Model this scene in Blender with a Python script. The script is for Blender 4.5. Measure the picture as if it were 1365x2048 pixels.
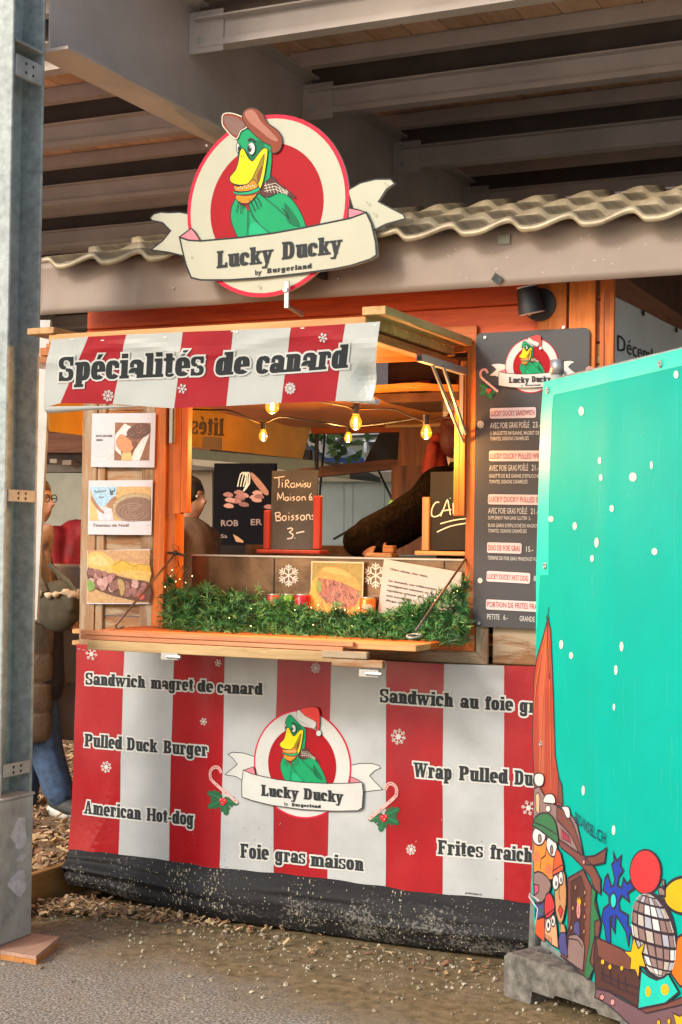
import bpy, bmesh, math, random
from mathutils import Vector, Matrix, noise
from mathutils.geometry import tessellate_polygon
random.seed(7)
for o in list(bpy.data.objects): bpy.data.objects.remove(o)
sc = bpy.context.scene
COL = sc.collection
R_ = math.radians

# ------------------------------------------------------------------ camera, world, sun, exposure
CAM = Vector((0.0, -5.33, 1.55))
ROT = Matrix(((0.90535807, -0.00343834, 0.42463507),
              (0.42443448, -0.02445333, -0.90512839),
              (0.01349588, 0.99969506, -0.02067967)))
FPX = 2964.0
cd = bpy.data.cameras.new('camera'); cam = bpy.data.objects.new('camera', cd); COL.objects.link(cam)
cd.sensor_fit = 'VERTICAL'; cd.sensor_height = 24.0; cd.lens = FPX / 2048 * 24.0
cd.clip_start = 0.05; cd.clip_end = 2000
cam.matrix_world = Matrix.Translation(CAM) @ ROT.to_4x4()
sc.camera = cam

SUN_EL, SUN_AZ = R_(30), R_(28)          # azimuth measured to the left of the stall front's outward normal
world = bpy.data.worlds.new('World'); sc.world = world; world.use_nodes = True
nt = world.node_tree; nt.nodes.clear()
sky = nt.nodes.new('ShaderNodeTexSky'); sky.sky_type = 'NISHITA'; sky.sun_disc = False
sky.sun_elevation = SUN_EL; sky.sun_rotation = math.pi + SUN_AZ
sky.air_density = 1.0; sky.dust_density = 3.0; sky.ozone_density = 1.0
bg = nt.nodes.new('ShaderNodeBackground'); bg.inputs['Strength'].default_value = 0.15
wo = nt.nodes.new('ShaderNodeOutputWorld')
nt.links.new(sky.outputs[0], bg.inputs[0]); nt.links.new(bg.outputs[0], wo.inputs[0])

sl = bpy.data.lights.new('sun', 'SUN'); sl.energy = 1.2; sl.angle = R_(10); sl.color = (1.0, 0.97, 0.93)
so = bpy.data.objects.new('sun', sl); COL.objects.link(so)
sdir = Vector((math.sin(SUN_AZ) * math.cos(SUN_EL), math.cos(SUN_AZ) * math.cos(SUN_EL), -math.sin(SUN_EL)))
so.rotation_euler = sdir.to_track_quat('-Z', 'Y').to_euler(); so.location = (-6, -10, 9)

sc.render.engine = 'CYCLES'
vs = sc.view_settings
vs.view_transform = 'Standard'; vs.look = 'None'; vs.exposure = 0.55; vs.gamma = 1.0; vs.use_curve_mapping = False

# ------------------------------------------------------------------ pixel rays meeting real planes
def ray(px, py):
    return ROT @ Vector((px - 682.5, -(py - 1024.0), -FPX))
def onY(px, py, y=0.0):
    r = ray(px, py); return CAM + r * ((y - CAM.y) / r.y)
def onX(px, py, x):
    r = ray(px, py); return CAM + r * ((x - CAM.x) / r.x)
def onZ(px, py, z=0.0):
    r = ray(px, py); return CAM + r * ((z - CAM.z) / r.z)

# ------------------------------------------------------------------ materials
MATS = {}
def _m(name):
    m = bpy.data.materials.new(name); m.use_nodes = True
    t = m.node_tree; b = t.nodes['Principled BSDF']; MATS[name] = m
    return m, t, b
def _coords(t, scale=(1, 1, 1), kind='Object'):
    tc = t.nodes.new('ShaderNodeTexCoord'); mp = t.nodes.new('ShaderNodeMapping')
    oi = t.nodes.new('ShaderNodeObjectInfo'); ad = t.nodes.new('ShaderNodeVectorMath'); ad.operation = 'ADD'
    ml = t.nodes.new('ShaderNodeMath'); ml.operation = 'MULTIPLY'; ml.inputs[1].default_value = 37.0
    if kind == 'Object':
        t.links.new(oi.outputs['Random'], ml.inputs[0])
        t.links.new(tc.outputs['Object'], ad.inputs[0]); t.links.new(ml.outputs[0], ad.inputs[1])
        src = ad.outputs[0]
    else:
        g = t.nodes.new('ShaderNodeNewGeometry'); src = g.outputs['Position']
    mp.inputs['Scale'].default_value = scale
    t.links.new(src, mp.inputs['Vector']); return mp.outputs[0], oi
def _noise(t, vec, scale, detail=4, rough=.6):
    n = t.nodes.new('ShaderNodeTexNoise'); n.inputs['Scale'].default_value = scale
    n.inputs['Detail'].default_value = detail; n.inputs['Roughness'].default_value = rough
    t.links.new(vec, n.inputs['Vector']); return n
def _ramp(t, fac, stops):
    r = t.nodes.new('ShaderNodeValToRGB'); e = r.color_ramp.elements
    while len(e) < len(stops): e.new(0.5)
    for i, (p, c) in enumerate(stops):
        e[i].position = p; e[i].color = (*c, 1) if len(c) == 3 else c
    t.links.new(fac, r.inputs[0]); return r
def _bump(t, b, h, strength, dist=.01):
    n = t.nodes.new('ShaderNodeBump'); n.inputs['Strength'].default_value = strength
    n.inputs['Distance'].default_value = dist
    t.links.new(h, n.inputs['Height']); t.links.new(n.outputs[0], b.inputs['Normal'])
def plain(name, col, rough=.6, metal=0, var=.12, vscale=6, bump=.15, bscale=60, spec=.5, coat=0, trans=0, stretch=(1, 1, 1), kind='World', bdist=.003):
    m, t, b = _m(name)
    vec, oi = _coords(t, stretch, kind)
    n = _noise(t, vec, vscale, 5)
    lo = tuple(max(0, c * (1 - var)) for c in col); hi = tuple(min(1, c * (1 + var)) for c in col)
    r = _ramp(t, n.outputs[0], [(.3, lo), (.7, hi)])
    t.links.new(r.outputs[0], b.inputs['Base Color'])
    b.inputs['Roughness'].default_value = rough; b.inputs['Metallic'].default_value = metal
    b.inputs['Specular IOR Level'].default_value = spec; b.inputs['Coat Weight'].default_value = coat
    if coat: b.inputs['Coat Roughness'].default_value = .15
    if bump: _bump(t, b, _noise(t, vec, bscale, 3).outputs[0], bump, bdist)
    if trans:
        tr = t.nodes.new('ShaderNodeBsdfTranslucent'); mx = t.nodes.new('ShaderNodeMixShader')
        mx.inputs[0].default_value = trans; t.links.new(r.outputs[0], tr.inputs[0])
        t.links.new(b.outputs[0], mx.inputs[1]); t.links.new(tr.outputs[0], mx.inputs[2])
        t.links.new(mx.outputs[0], t.nodes['Material Output'].inputs[0])
    return m
def wood(name, c1, c2, axis='X', rough=.55, knots=True, wear=None, spec=.4):
    m, t, b = _m(name)
    st = {'X': (1.2, 16, 16), 'Y': (16, 1.2, 16), 'Z': (16, 16, 1.2)}[axis]
    vec, oi = _coords(t, st)
    vec2, _ = _coords(t, tuple(s * .35 + .6 for s in st))
    g = _noise(t, vec, 2.6, 8, .62); g.inputs['Distortion'].default_value = 1.1
    g2 = _noise(t, vec2, 1.6, 4)
    ad = t.nodes.new('ShaderNodeMath'); ad.operation = 'MULTIPLY_ADD'; ad.inputs[1].default_value = .55
    t.links.new(g2.outputs[0], ad.inputs[0]); 
    m2 = t.nodes.new('ShaderNodeMath'); m2.operation = 'MULTIPLY'; m2.inputs[1].default_value = .5
    t.links.new(g.outputs[0], m2.inputs[0]); t.links.new(m2.outputs[0], ad.inputs[2])
    mid = tuple((a + c) / 2 for a, c in zip(c1, c2))
    r = _ramp(t, ad.outputs[0], [(.36, c1), (.5, mid), (.64, c2)])
    hs = t.nodes.new('ShaderNodeHueSaturation')
    mr = t.nodes.new('ShaderNodeMapRange'); mr.inputs[3].default_value = .75; mr.inputs[4].default_value = 1.2
    t.links.new(oi.outputs['Random'], mr.inputs[0]); t.links.new(mr.outputs[0], hs.inputs['Value'])
    t.links.new(r.outputs[0], hs.inputs['Color']); out = hs.outputs[0]
    if wear:
        w = _noise(t, vec2, 2.3, 6, .7)
        wr = _ramp(t, w.outputs[0], [(.47, (0, 0, 0)), (.56, (1, 1, 1))])
        mx = t.nodes.new('ShaderNodeMix'); mx.data_type = 'RGBA'; mx.inputs[7].default_value = (*wear, 1)
        t.links.new(wr.outputs[0], mx.inputs[0]); t.links.new(out, mx.inputs[6]); out = mx.outputs[2]
    t.links.new(out, b.inputs['Base Color'])
    b.inputs['Roughness'].default_value = rough; b.inputs['Specular IOR Level'].default_value = spec
    _bump(t, b, g.outputs[0], .35, .004)
    return m
def flatm(name, col, rough=.6, coat=0, dirt=0, trans=0):
    rough = .62; coat = 0
    """printed ink: flat colour with faint soiling"""
    return plain(name, col, rough, var=.06 + dirt, vscale=9, bump=.04, bscale=25, coat=coat, trans=trans, spec=.2)
def emit(name, col, strength):
    m, t, b = _m(name)
    b.inputs['Emission Color'].default_value = (*col, 1); b.inputs['Emission Strength'].default_value = strength
    b.inputs['Base Color'].default_value = (*col, 1); return m
def glass(name, col=(1, 1, 1), rough=.02, alpha=.2):
    m, t, b = _m(name)
    b.inputs['Base Color'].default_value = (*col, 1); b.inputs['Roughness'].default_value = rough
    tr = t.nodes.new('ShaderNodeBsdfTransparent'); tr.inputs[0].default_value = (*col, 1)
    gl = t.nodes.new('ShaderNodeBsdfGlossy'); gl.inputs['Roughness'].default_value = rough
    mx = t.nodes.new('ShaderNodeMixShader'); mx.inputs[0].default_value = alpha
    t.links.new(tr.outputs[0], mx.inputs[1]); t.links.new(gl.outputs[0], mx.inputs[2])
    t.links.new(mx.outputs[0], t.nodes['Material Output'].inputs[0]); return m
def spattered(name, col, specks, rough=.45, amount=.6, scale=90, coat=0, zfade=None):
    """vinyl or plastic with dried mud specks; zfade=(z where specks are dense, z where they end)"""
    m, t, b = _m(name)
    vec, _ = _coords(t, (1, 1, 1), 'World')
    n = _noise(t, vec, scale, 4, .8)
    big = _noise(t, vec, 3.5, 4)
    cl = _ramp(t, big.outputs[0], [(.3, tuple(c * .85 for c in col)), (.7, tuple(min(1, c * 1.12) for c in col))])
    mul = t.nodes.new('ShaderNodeMath'); mul.operation = 'ADD'
    big2 = _noise(t, vec, 5, 3)
    sb = t.nodes.new('ShaderNodeMath'); sb.operation = 'MULTIPLY_ADD'; sb.inputs[1].default_value = .6; sb.inputs[2].default_value = -.30
    t.links.new(big2.outputs[0], sb.inputs[0])
    t.links.new(n.outputs[0], mul.inputs[0]); t.links.new(sb.outputs[0], mul.inputs[1])
    val = mul.outputs[0]
    if zfade:
        g = t.nodes.new('ShaderNodeNewGeometry'); sx = t.nodes.new('ShaderNodeSeparateXYZ')
        t.links.new(g.outputs['Position'], sx.inputs[0])
        mr = t.nodes.new('ShaderNodeMapRange'); mr.inputs[1].default_value = zfade[0]; mr.inputs[2].default_value = zfade[1]
        mr.inputs[3].default_value = 0; mr.inputs[4].default_value = -.14
        t.links.new(sx.outputs[2], mr.inputs[0])
        a2 = t.nodes.new('ShaderNodeMath'); t.links.new(val, a2.inputs[0]); t.links.new(mr.outputs[0], a2.inputs[1]); val = a2.outputs[0]
    th = 1 - amount
    r = _ramp(t, val, [(th, (0, 0, 0)), (th + .05, (1, 1, 1))])
    mx = t.nodes.new('ShaderNodeMix'); mx.data_type = 'RGBA'; mx.inputs[7].default_value = (*specks, 1)
    t.links.new(r.outputs[0], mx.inputs[0]); t.links.new(cl.outputs[0], mx.inputs[6])
    t.links.new(mx.outputs[2], b.inputs['Base Color'])
    b.inputs['Roughness'].default_value = rough; b.inputs['Coat Weight'].default_value = coat; b.inputs['Coat Roughness'].default_value = .2; b.inputs['Specular IOR Level'].default_value = .3
    _bump(t, b, _noise(t, vec, 14, 3).outputs[0], .12, .01)
    return m

ORANGE = wood('stained_wood', (.30, .045, .006), (.66, .17, .022), 'X')
ORANGE_Z = wood('stained_wood_upright', (.34, .060, .007), (.74, .20, .024), 'Z')
ORANGE_Y = wood('stained_wood_deep', (.32, .065, .010), (.68, .22, .04), 'Y')
WORN = wood('worn_wood', (.15, .06, .022), (.36, .18, .075), 'X', wear=(.40, .30, .19), rough=.75)
WORN_Z = wood('worn_wood_upright', (.16, .085, .04), (.36, .21, .11), 'Z', wear=(.38, .30, .20), rough=.75)
PALE = wood('pale_wood', (.28, .17, .07), (.56, .38, .18), 'X', rough=.7)
PALE_Y = wood('pale_wood_deep', (.42, .20, .06), (.74, .42, .17), 'Y', rough=.6)
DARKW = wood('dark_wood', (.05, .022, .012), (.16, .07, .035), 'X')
BROWNP = wood('brown_plywood', (.20, .07, .035), (.34, .14, .07), 'Y', rough=.8)
DECKW = wood('deck_wood', (.60, .34, .19), (.80, .53, .34), 'Y', rough=.85)
CEILW = wood('ceiling_wood', (.30, .075, .010), (.55, .17, .028), 'X', rough=.35)
STEEL = plain('painted_steel', (.52, .45, .40), .55, .2, .14, 3, .15, 120)
STEEL_D = plain('dark_steel', (.13, .095, .075), .5, .3, .2, 4, .15, 90)
GALV = plain('galvanised_steel', (.35, .39, .365), .6, .0, .28, 28, .22, 80, bdist=.002)
GALV2 = plain('weathered_zinc', (.40, .42, .40), .6, .1, .30, 11, .35, 45)
CHROME = plain('bright_metal', (.42, .42, .40), .35, .6, .06, 20, .05, 60)
INOX = plain('stainless', (.15, .095, .06), .22, .7, .75, 5, .25, 6, bdist=.01)  # blotchy reflections are put into the colour as strong noise
BLACKM = plain('black_metal', (.012, .012, .016), .55, .0, .2, 20, .1, 100)
FASC = plain('fascia_metal', (.27, .205, .16), .55, .1, .12, 4, .2, 35)
TILE = plain('glazed_roof_metal', (.32, .255, .155), .42, .25, .4, 12, .12, 50)
TILE_D = plain('roof_metal_dark', (.07, .05, .05), .5, .2, .3, 9, .12, 50)
WHITEV = plain('white_vinyl', (.50, .515, .48), .34, 0, .05, 5, .12, 9, coat=.3, bdist=.01)
REDV = plain('red_vinyl', (.36, .005, .012), .34, 0, .08, 5, .12, 9, coat=.3, bdist=.01)
WHITEL = spattered('white_vinyl_spattered', (.46, .475, .47), (.40, .36, .28), .42, .30, 130, .15, (.15, .75))
REDL = spattered('red_vinyl_spattered', (.35, .004, .010), (.62, .33, .28), .30, .30, 130, .5, (.15, .75))
TARP = spattered('black_tarp', (.014, .014, .015), (.16, .15, .13), .7, .445, 75, 0, (.06, .34))
INK = flatm('ink_black', (.030, .034, .036), .4, .2)
INKW = flatm('ink_white', (.60, .60, .56), .4, .2)
INKR = flatm('ink_red', (.36, .004, .010), .4)
INKRS = flatm('ink_red_rim', (.62, .02, .05), .4)
INKP = flatm('ink_pink', (.72, .22, .26), .4)
INKG = flatm('ink_green', (.006, .32, .12), .4)
INKGD = flatm('ink_green_dark', (.005, .15, .06), .4)
INKGL = flatm('ink_green_light', (.012, .40, .17), .4)
INKY = flatm('ink_yellow', (.78, .60, .01), .4)
INKYD = flatm('ink_olive', (.30, .22, .01), .4)
INKO = flatm('ink_orange', (.72, .24, .015), .4)
INKB = flatm('ink_brown', (.235, .055, .025), .4)
INKBD = flatm('ink_dark_brown', (.10, .035, .03), .4)
INKC = flatm('ink_cream', (.68, .66, .52), .4)
CREAM = plain('cream_plate', (.50, .49, .37), .6, 0, .05, 4, .05, 20, spec=.15)
PAPER = plain('paper', (.56, .555, .59), .55, 0, .04, 7, .1, 12)
PAPERG = plain('paper_grey', (.50, .47, .46), .6, 0, .08, 7, .1, 12)
SLATE = plain('chalkboard', (.010, .010, .011), .8, 0, .35, 14, .1, 40)
SLATE2 = plain('chalkboard_dusty', (.055, .058, .05), .6, 0, .30, 9, .1, 40)
CHALK = plain('chalk', (.74, .74, .70), .9, 0, .15, 90, 0)
MENUP = plain('menu_panel', (.040, .040, .044), .5, 0, .12, 5, .04, 30)
MENUB = plain('menu_label', (.66, .55, .53), .4, 0, .04, 5, 0)
TEALV = plain('teal_banner', (.0, .42, .335), .65, 0, .06, 3, .12, 14, spec=.15, trans=.1, bdist=.01)
CONC = plain('rubber_foot', (.15, .14, .12), .9, 0, .6, 26, .9, 34, bdist=.006)

# ------------------------------------------------------------------ mesh helpers
def tag(o, label=None, cat=None, group=None, kind=None):
    if label: o['label'] = label
    if cat: o['category'] = cat
    if group: o['group'] = group
    if kind: o['kind'] = kind
    return o
def thing(name, loc, label, cat, group=None):
    o = bpy.data.objects.new(name, None); o.empty_display_size = .1; COL.objects.link(o)
    o.location = loc; return tag(o, label, cat, group)
def adopt(o, parent):
    o.parent = parent
    p = parent; acc = Vector((0, 0, 0)); 
    o.matrix_parent_inverse = Matrix.Translation(WLOC(parent)).inverted()
def WLOC(o):
    return Vector(o.get('_w', o.location)) if '_w' in o else Vector(o.location)
WL = {}
def mk(name, verts, faces, mats, parent=None, fm=None, smooth=False, center=True):
    me = bpy.data.meshes.new(name)
    c = Vector((0, 0, 0))
    if center and verts:
        for v in verts: c += Vector(v)
        c /= len(verts)
    me.from_pydata([tuple(Vector(v) - c) for v in verts], [], faces)
    if not isinstance(mats, (list, tuple)): mats = [mats]
    for m in mats: me.materials.append(m)
    if fm: me.polygons.foreach_set('material_index', fm)
    if smooth: me.polygons.foreach_set('use_smooth', [True] * len(me.polygons))
    me.update()
    o = bpy.data.objects.new(name, me); COL.objects.link(o)
    wl = c.copy(); o.location = wl
    if parent:
        o.parent = parent; o.location = wl - WL.get(parent, Vector(parent.location))
    WL[o] = wl
    return o
class MB:
    """collects shapes into one mesh"""
    def __init__(s): s.v = []; s.f = []; s.m = []
    def add(s, v, f, mi=0):
        n = len(s.v); s.v += [Vector(p) for p in v]; s.f += [tuple(i + n for i in q) for q in f]; s.m += [mi] * len(f)
    def box(s, x0, x1, y0, y1, z0, z1, mi=0):
        s.add([(x0, y0, z0), (x1, y0, z0), (x1, y1, z0), (x0, y1, z0), (x0, y0, z1), (x1, y0, z1), (x1, y1, z1), (x0, y1, z1)],
              [(0, 3, 2, 1), (4, 5, 6, 7), (0, 1, 5, 4), (1, 2, 6, 5), (2, 3, 7, 6), (3, 0, 4, 7)], mi)
    def obox(s, c, ax, ay, az, mi=0):
        """oriented box: centre and three half-axis vectors"""
        c, ax, ay, az = map(Vector, (c, ax, ay, az))
        v = [c + ax * i + ay * j + az * k for k in (-1, 1) for i, j in ((-1, -1), (1, -1), (1, 1), (-1, 1))]
        s.add(v, [(0, 3, 2, 1), (4, 5, 6, 7), (0, 1, 5, 4), (1, 2, 6, 5), (2, 3, 7, 6), (3, 0, 4, 7)], mi)
    def tube(s, pts, r, n=8, mi=0, cap=True):
        pts = [Vector(p) for p in pts]; rs = r if isinstance(r, (list, tuple)) else [r] * len(pts)
        base = len(s.v); up = None
        for i, p in enumerate(pts):
            d = (pts[min(i + 1, len(pts) - 1)] - pts[max(i - 1, 0)])
            d = d.normalized() if d.length > 1e-9 else Vector((0, 0, 1))
            a = d.orthogonal().normalized() if up is None else (up - d * up.dot(d)).normalized()
            up = a; b = d.cross(a)
            for k in range(n):
                t = 2 * math.pi * k / n; s.v.append(p + (a * math.cos(t) + b * math.sin(t)) * rs[i])
        for i in range(len(pts) - 1):
            for k in range(n):
                k2 = (k + 1) % n
                s.f.append((base + i * n + k, base + i * n + k2, base + (i + 1) * n + k2, base + (i + 1) * n + k)); s.m.append(mi)
        if cap:
            s.f.append(tuple(base + k for k in reversed(range(n)))); s.m.append(mi)
            s.f.append(tuple(base + (len(pts) - 1) * n + k for k in range(n))); s.m.append(mi)
    def lathe(s, o, axis, prof, n=16, mi=0):
        """prof = [(radius, along)]"""
        axis = Vector(axis).normalized(); s.tube([Vector(o) + axis * h for _, h in prof], [r for r, _ in prof], n, mi)
    def prism(s, pts, d, mi=0):
        pts = [Vector(p) for p in pts]; d = Vector(d); n = len(pts)
        tri = tessellate_polygon([pts])
        s.add(pts + [p + d for p in pts], [tuple(t) for t in tri] + [tuple(i + n for i in reversed(t)) for t in tri] +
              [(i, (i + 1) % n, (i + 1) % n + n, i + n) for i in range(n)], mi)
    def ball(s, c, r, n=10, m=7, mi=0):
        r = Vector(r) if isinstance(r, (tuple, list, Vector)) else Vector((r, r, r)); c = Vector(c)
        base = len(s.v)
        for i in range(m + 1):
            ph = math.pi * i / m
            for k in range(n):
                t = 2 * math.pi * k / n
                s.v.append(c + Vector((r.x * math.sin(ph) * math.cos(t), r.y * math.sin(ph) * math.sin(t), r.z * math.cos(ph))))
        for i in range(m):
            for k in range(n):
                s.f.append((base + i * n + k, base + (i + 1) * n + k, base + (i + 1) * n + (k + 1) % n, base + i * n + (k + 1) % n)); s.m.append(mi)
    def build(s, name, mats, parent=None, smooth=False):
        return mk(name, s.v, s.f, mats, parent, s.m, smooth)
def bevel(o, w=.003, seg=1):
    b = o.modifiers.new('bevel', 'BEVEL'); b.width = w; b.segments = seg; b.limit_method = 'ANGLE'; return o
def box(name, x0, x1, y0, y1, z0, z1, mat, parent=None, bv=.002):
    m = MB(); m.box(x0, x1, y0, y1, z0, z1); o = m.build(name, mat, parent)
    return bevel(o, bv) if bv else o

# ------------------------------------------------------------------ flat art on a plane
class Plane:
    def __init__(s, p0, n, disp=None):
        s.p = Vector(p0); s.n = Vector(n).normalized()
        s.u = Vector((0, 0, 1)).cross(s.n).normalized()
        s.v = s.n.cross(s.u).normalized(); s.disp = disp
    def uv(s, px, py):
        r = ray(px, py); q = CAM + r * ((s.p - CAM).dot(s.n) / r.dot(s.n)) - s.p
        return (q.dot(s.u), q.dot(s.v))
    def lift(s, u, v, off=0):
        if s.disp: off = off + s.disp(u, v)
        return s.p + s.u * u + s.v * v + s.n * off
LAY = .0007
def crm(pts, k=4, closed=True):
    """Catmull-Rom smoothing"""
    n = len(pts); out = []
    rng = range(n) if closed else range(n - 1)
    for i in rng:
        if closed: p0, p1, p2, p3 = pts[i - 1], pts[i], pts[(i + 1) % n], pts[(i + 2) % n]
        else: p0, p1, p2, p3 = pts[max(i - 1, 0)], pts[i], pts[i + 1], pts[min(i + 2, n - 1)]
        for j in range(k):
            t = j / k
            out.append(tuple(.5 * (2 * b + (c - a) * t + (2 * a - 5 * b + 4 * c - d) * t * t + (3 * b - a - 3 * c + d) * t ** 3)
                             for a, b, c, d in zip(p0, p1, p2, p3)))
    if not closed: out.append(pts[-1])
    return out
class Art:
    def __init__(s, plane, frame=(0, 0, 1), maxedge=None):
        s.pl = plane; s.fr = frame; s.base = 0; s.t = []; s.mats = []; s.maxedge = maxedge; s.bump = 0; s.clip = None
    def q(s, x, y): return s.pl.uv(s.fr[0] + x * s.fr[2], s.fr[1] + y * s.fr[2])
    def mi(s, m):
        if m not in s.mats: s.mats.append(m)
        return s.mats.index(m)
    def uvpoly(s, uv, mat, lay):
        s.bump += 1; off = (lay + s.base) * LAY + (s.bump % 40) * 1e-6
        co = [Vector((a, b, 0)) for a, b in uv]
        mi = s.mi(mat)
        for tr in tessellate_polygon([co]):
            s.t.append(([tuple(uv[i]) for i in tr], off, mi))
    def poly(s, pts, mat, lay, sm=0, out=None, w=0):
        p = crm(pts, sm) if sm else pts
        if s.clip: p = [(min(max(a[0], s.clip[0]), s.clip[1]), min(max(a[1], s.clip[2]), s.clip[3])) for a in p]
        uv = [s.q(*a) for a in p]
        s.uvpoly(uv, mat, lay)
        if out: s.uvstroke(uv, w, out, lay + .4, closed=True)
        return uv
    def uvstroke(s, uv, w, mat, lay, closed=False):
        s.bump += 1; off = (lay + s.base) * LAY + (s.bump % 40) * 1e-6; mi = s.mi(mat); n = len(uv); h = w / 2
        V = [Vector(a) for a in uv]; L = []; Rr = []
        for i in range(n):
            a = V[i - 1] if (closed or i) else V[i]; b = V[(i + 1) % n] if (closed or i < n - 1) else V[i]
            d1 = (V[i] - a); d2 = (b - V[i])
            d1 = d1.normalized() if d1.length > 1e-9 else None; d2 = d2.normalized() if d2.length > 1e-9 else None
            d1 = d1 or d2; d2 = d2 or d1
            if d1 is None: d1 = d2 = Vector((1, 0))
            nn = Vector((-(d1 + d2).y, (d1 + d2).x))
            nn = nn.normalized() if nn.length > 1e-6 else Vector((-d1.y, d1.x))
            k = min(1.0 / max(.35, nn.dot(Vector((-d1.y, d1.x)))), 2.2)
            L.append(tuple(V[i] + nn * h * k)); Rr.append(tuple(V[i] - nn * h * k))
        for i in range(n if closed else n - 1):
            j = (i + 1) % n
            s.t.append(([L[i], Rr[i], Rr[j]], off, mi)); s.t.append(([L[i], Rr[j], L[j]], off, mi))
    def line(s, pts, w, mat, lay, sm=0, closed=False):
        p = crm(pts, sm, closed) if sm else pts
        if s.clip: p = [(min(max(a[0], s.clip[0]), s.clip[1]), min(max(a[1], s.clip[2]), s.clip[3])) for a in p]
        s.uvstroke([s.q(*a) for a in p], w, mat, lay, closed)
    def oval(s, cx, cy, rx, ry, mat, lay, n=20, out=None, w=0, rot=0):
        pts = []
        for i in range(n):
            t = 2 * math.pi * i / n; a = rx * math.cos(t); b = ry * math.sin(t)
            pts.append((cx + a * math.cos(rot) - b * math.sin(rot), cy + a * math.sin(rot) + b * math.cos(rot)))
        return s.poly(pts, mat, lay, 0, out, w)
    def rrect(s, a, b, h, rad, mat, lay, out=None, w=0):
        """rounded label: bottom-left px a, bottom-right px b, height px h"""
        A = Vector(s.q(*a)); B = Vector(s.q(*b)); T = Vector(s.q(a[0], a[1] - h)); H = (T - A).length; W = (B - A).length
        e = (B - A).normalized(); f = Vector((-e.y, e.x)); p = []
        for cx, cy, t0 in ((W - rad, H - rad, 0), (rad, H - rad, 90), (rad, rad, 180), (W - rad, rad, 270)):
            for k in range(5):
                t = R_(t0 + k * 22.5); q = A + e * (cx + rad * math.cos(t)) + f * (cy + rad * math.sin(t)); p.append(tuple(q))
        s.uvpoly(p, mat, lay)
        if out: s.uvstroke(p, w, out, lay + .4, True)
    def flake(s, cx, cy, r, mat, lay, n=8, style=0, w=.0016):
        for k in range(n):
            t = 2 * math.pi * k / n + .2; dx, dy = r * math.cos(t), r * math.sin(t) * 1.1
            s.line([(cx, cy), (cx + dx, cy + dy)], w, mat, lay)
            for f_, l_ in ((.55, .35), (.8, .22)):
                for sg in (-1, 1):
                    t2 = t + sg * .9
                    s.line([(cx + dx * f_, cy + dy * f_), (cx + dx * f_ + r * l_ * math.cos(t2), cy + dy * f_ + r * l_ * math.sin(t2))], w, mat, lay + .1)
        if style: s.oval(cx, cy, r * .35, r * .38, mat, lay + .2, 8)
    def build(s, name, parent, label=None):
        if not s.t: return None
        tris = s.t
        if s.maxedge:
            out = []; st = list(tris); me2 = s.maxedge ** 2
            while st:
                tr, off, mi = st.pop()
                d = [(tr[i][0] - tr[(i + 1) % 3][0]) ** 2 + (tr[i][1] - tr[(i + 1) % 3][1]) ** 2 for i in range(3)]
                k = d.index(max(d))
                if d[k] <= me2: out.append((tr, off, mi)); continue
                a, b, c = tr[k], tr[(k + 1) % 3], tr[(k + 2) % 3]; m = ((a[0] + b[0]) / 2, (a[1] + b[1]) / 2)
                st.append(([a, m, c], off, mi)); st.append(([m, b, c], off, mi))
            tris = out
        vid = {}; V = []; F = []; M = []
        for tr, off, mi in tris:
            f = []
            for p in tr:
                k = (round(p[0], 6), round(p[1], 6), off)
                if k not in vid: vid[k] = len(V); V.append(s.pl.lift(p[0], p[1], off))
                f.append(vid[k])
            if len(set(f)) == 3: F.append(tuple(f)); M.append(mi)
        o = mk(name, V, F, s.mats, parent, M)
        if label: o['label'] = label
        s.t = []; s.mats = []
        return o

# ------------------------------------------------------------------ slab-serif display lettering
S_, T_, F_, O_, XH = .255, .175, .125, .06, .76
def rc(x0, y0, x1, y1): return [(x0, y0), (x1, y0), (x1, y1), (x0, y1)]
def arc(cx, cy, rx, ry, a0, a1, tx=S_, ty=T_, pw=2.7, n=12):
    def e(rx, ry, a):
        c, q = math.cos(R_(a)), math.sin(R_(a))
        return (cx + rx * math.copysign(abs(c) ** (2 / pw), c), cy + ry * math.copysign(abs(q) ** (2 / pw), q))
    A = [a0 + (a1 - a0) * i / n for i in range(n + 1)]
    return [e(rx, ry, a) for a in A] + [e(rx - tx, ry - ty, a) for a in reversed(A)]
def halves(cx, cy, rx, ry): return [arc(cx, cy, rx, ry, 0, 180), arc(cx, cy, rx, ry, 180, 360)]
def stem(x, y0, y1, bot=(1, 1), top=(1, 0)):
    P = [rc(x, y0, x + S_, y1)]
    if bot: P.append(rc(x - O_ * bot[0], y0, x + S_ + O_ * bot[1], y0 + F_))
    if top: P.append(rc(x - O_ * top[0], y1 - F_, x + S_ + O_ * top[1], y1))
    return P
def diag(x0, y0, x1, y1, w): return [(x0, y0), (x0 + w, y0), (x1 + w, y1), (x1, y1)]
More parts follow.
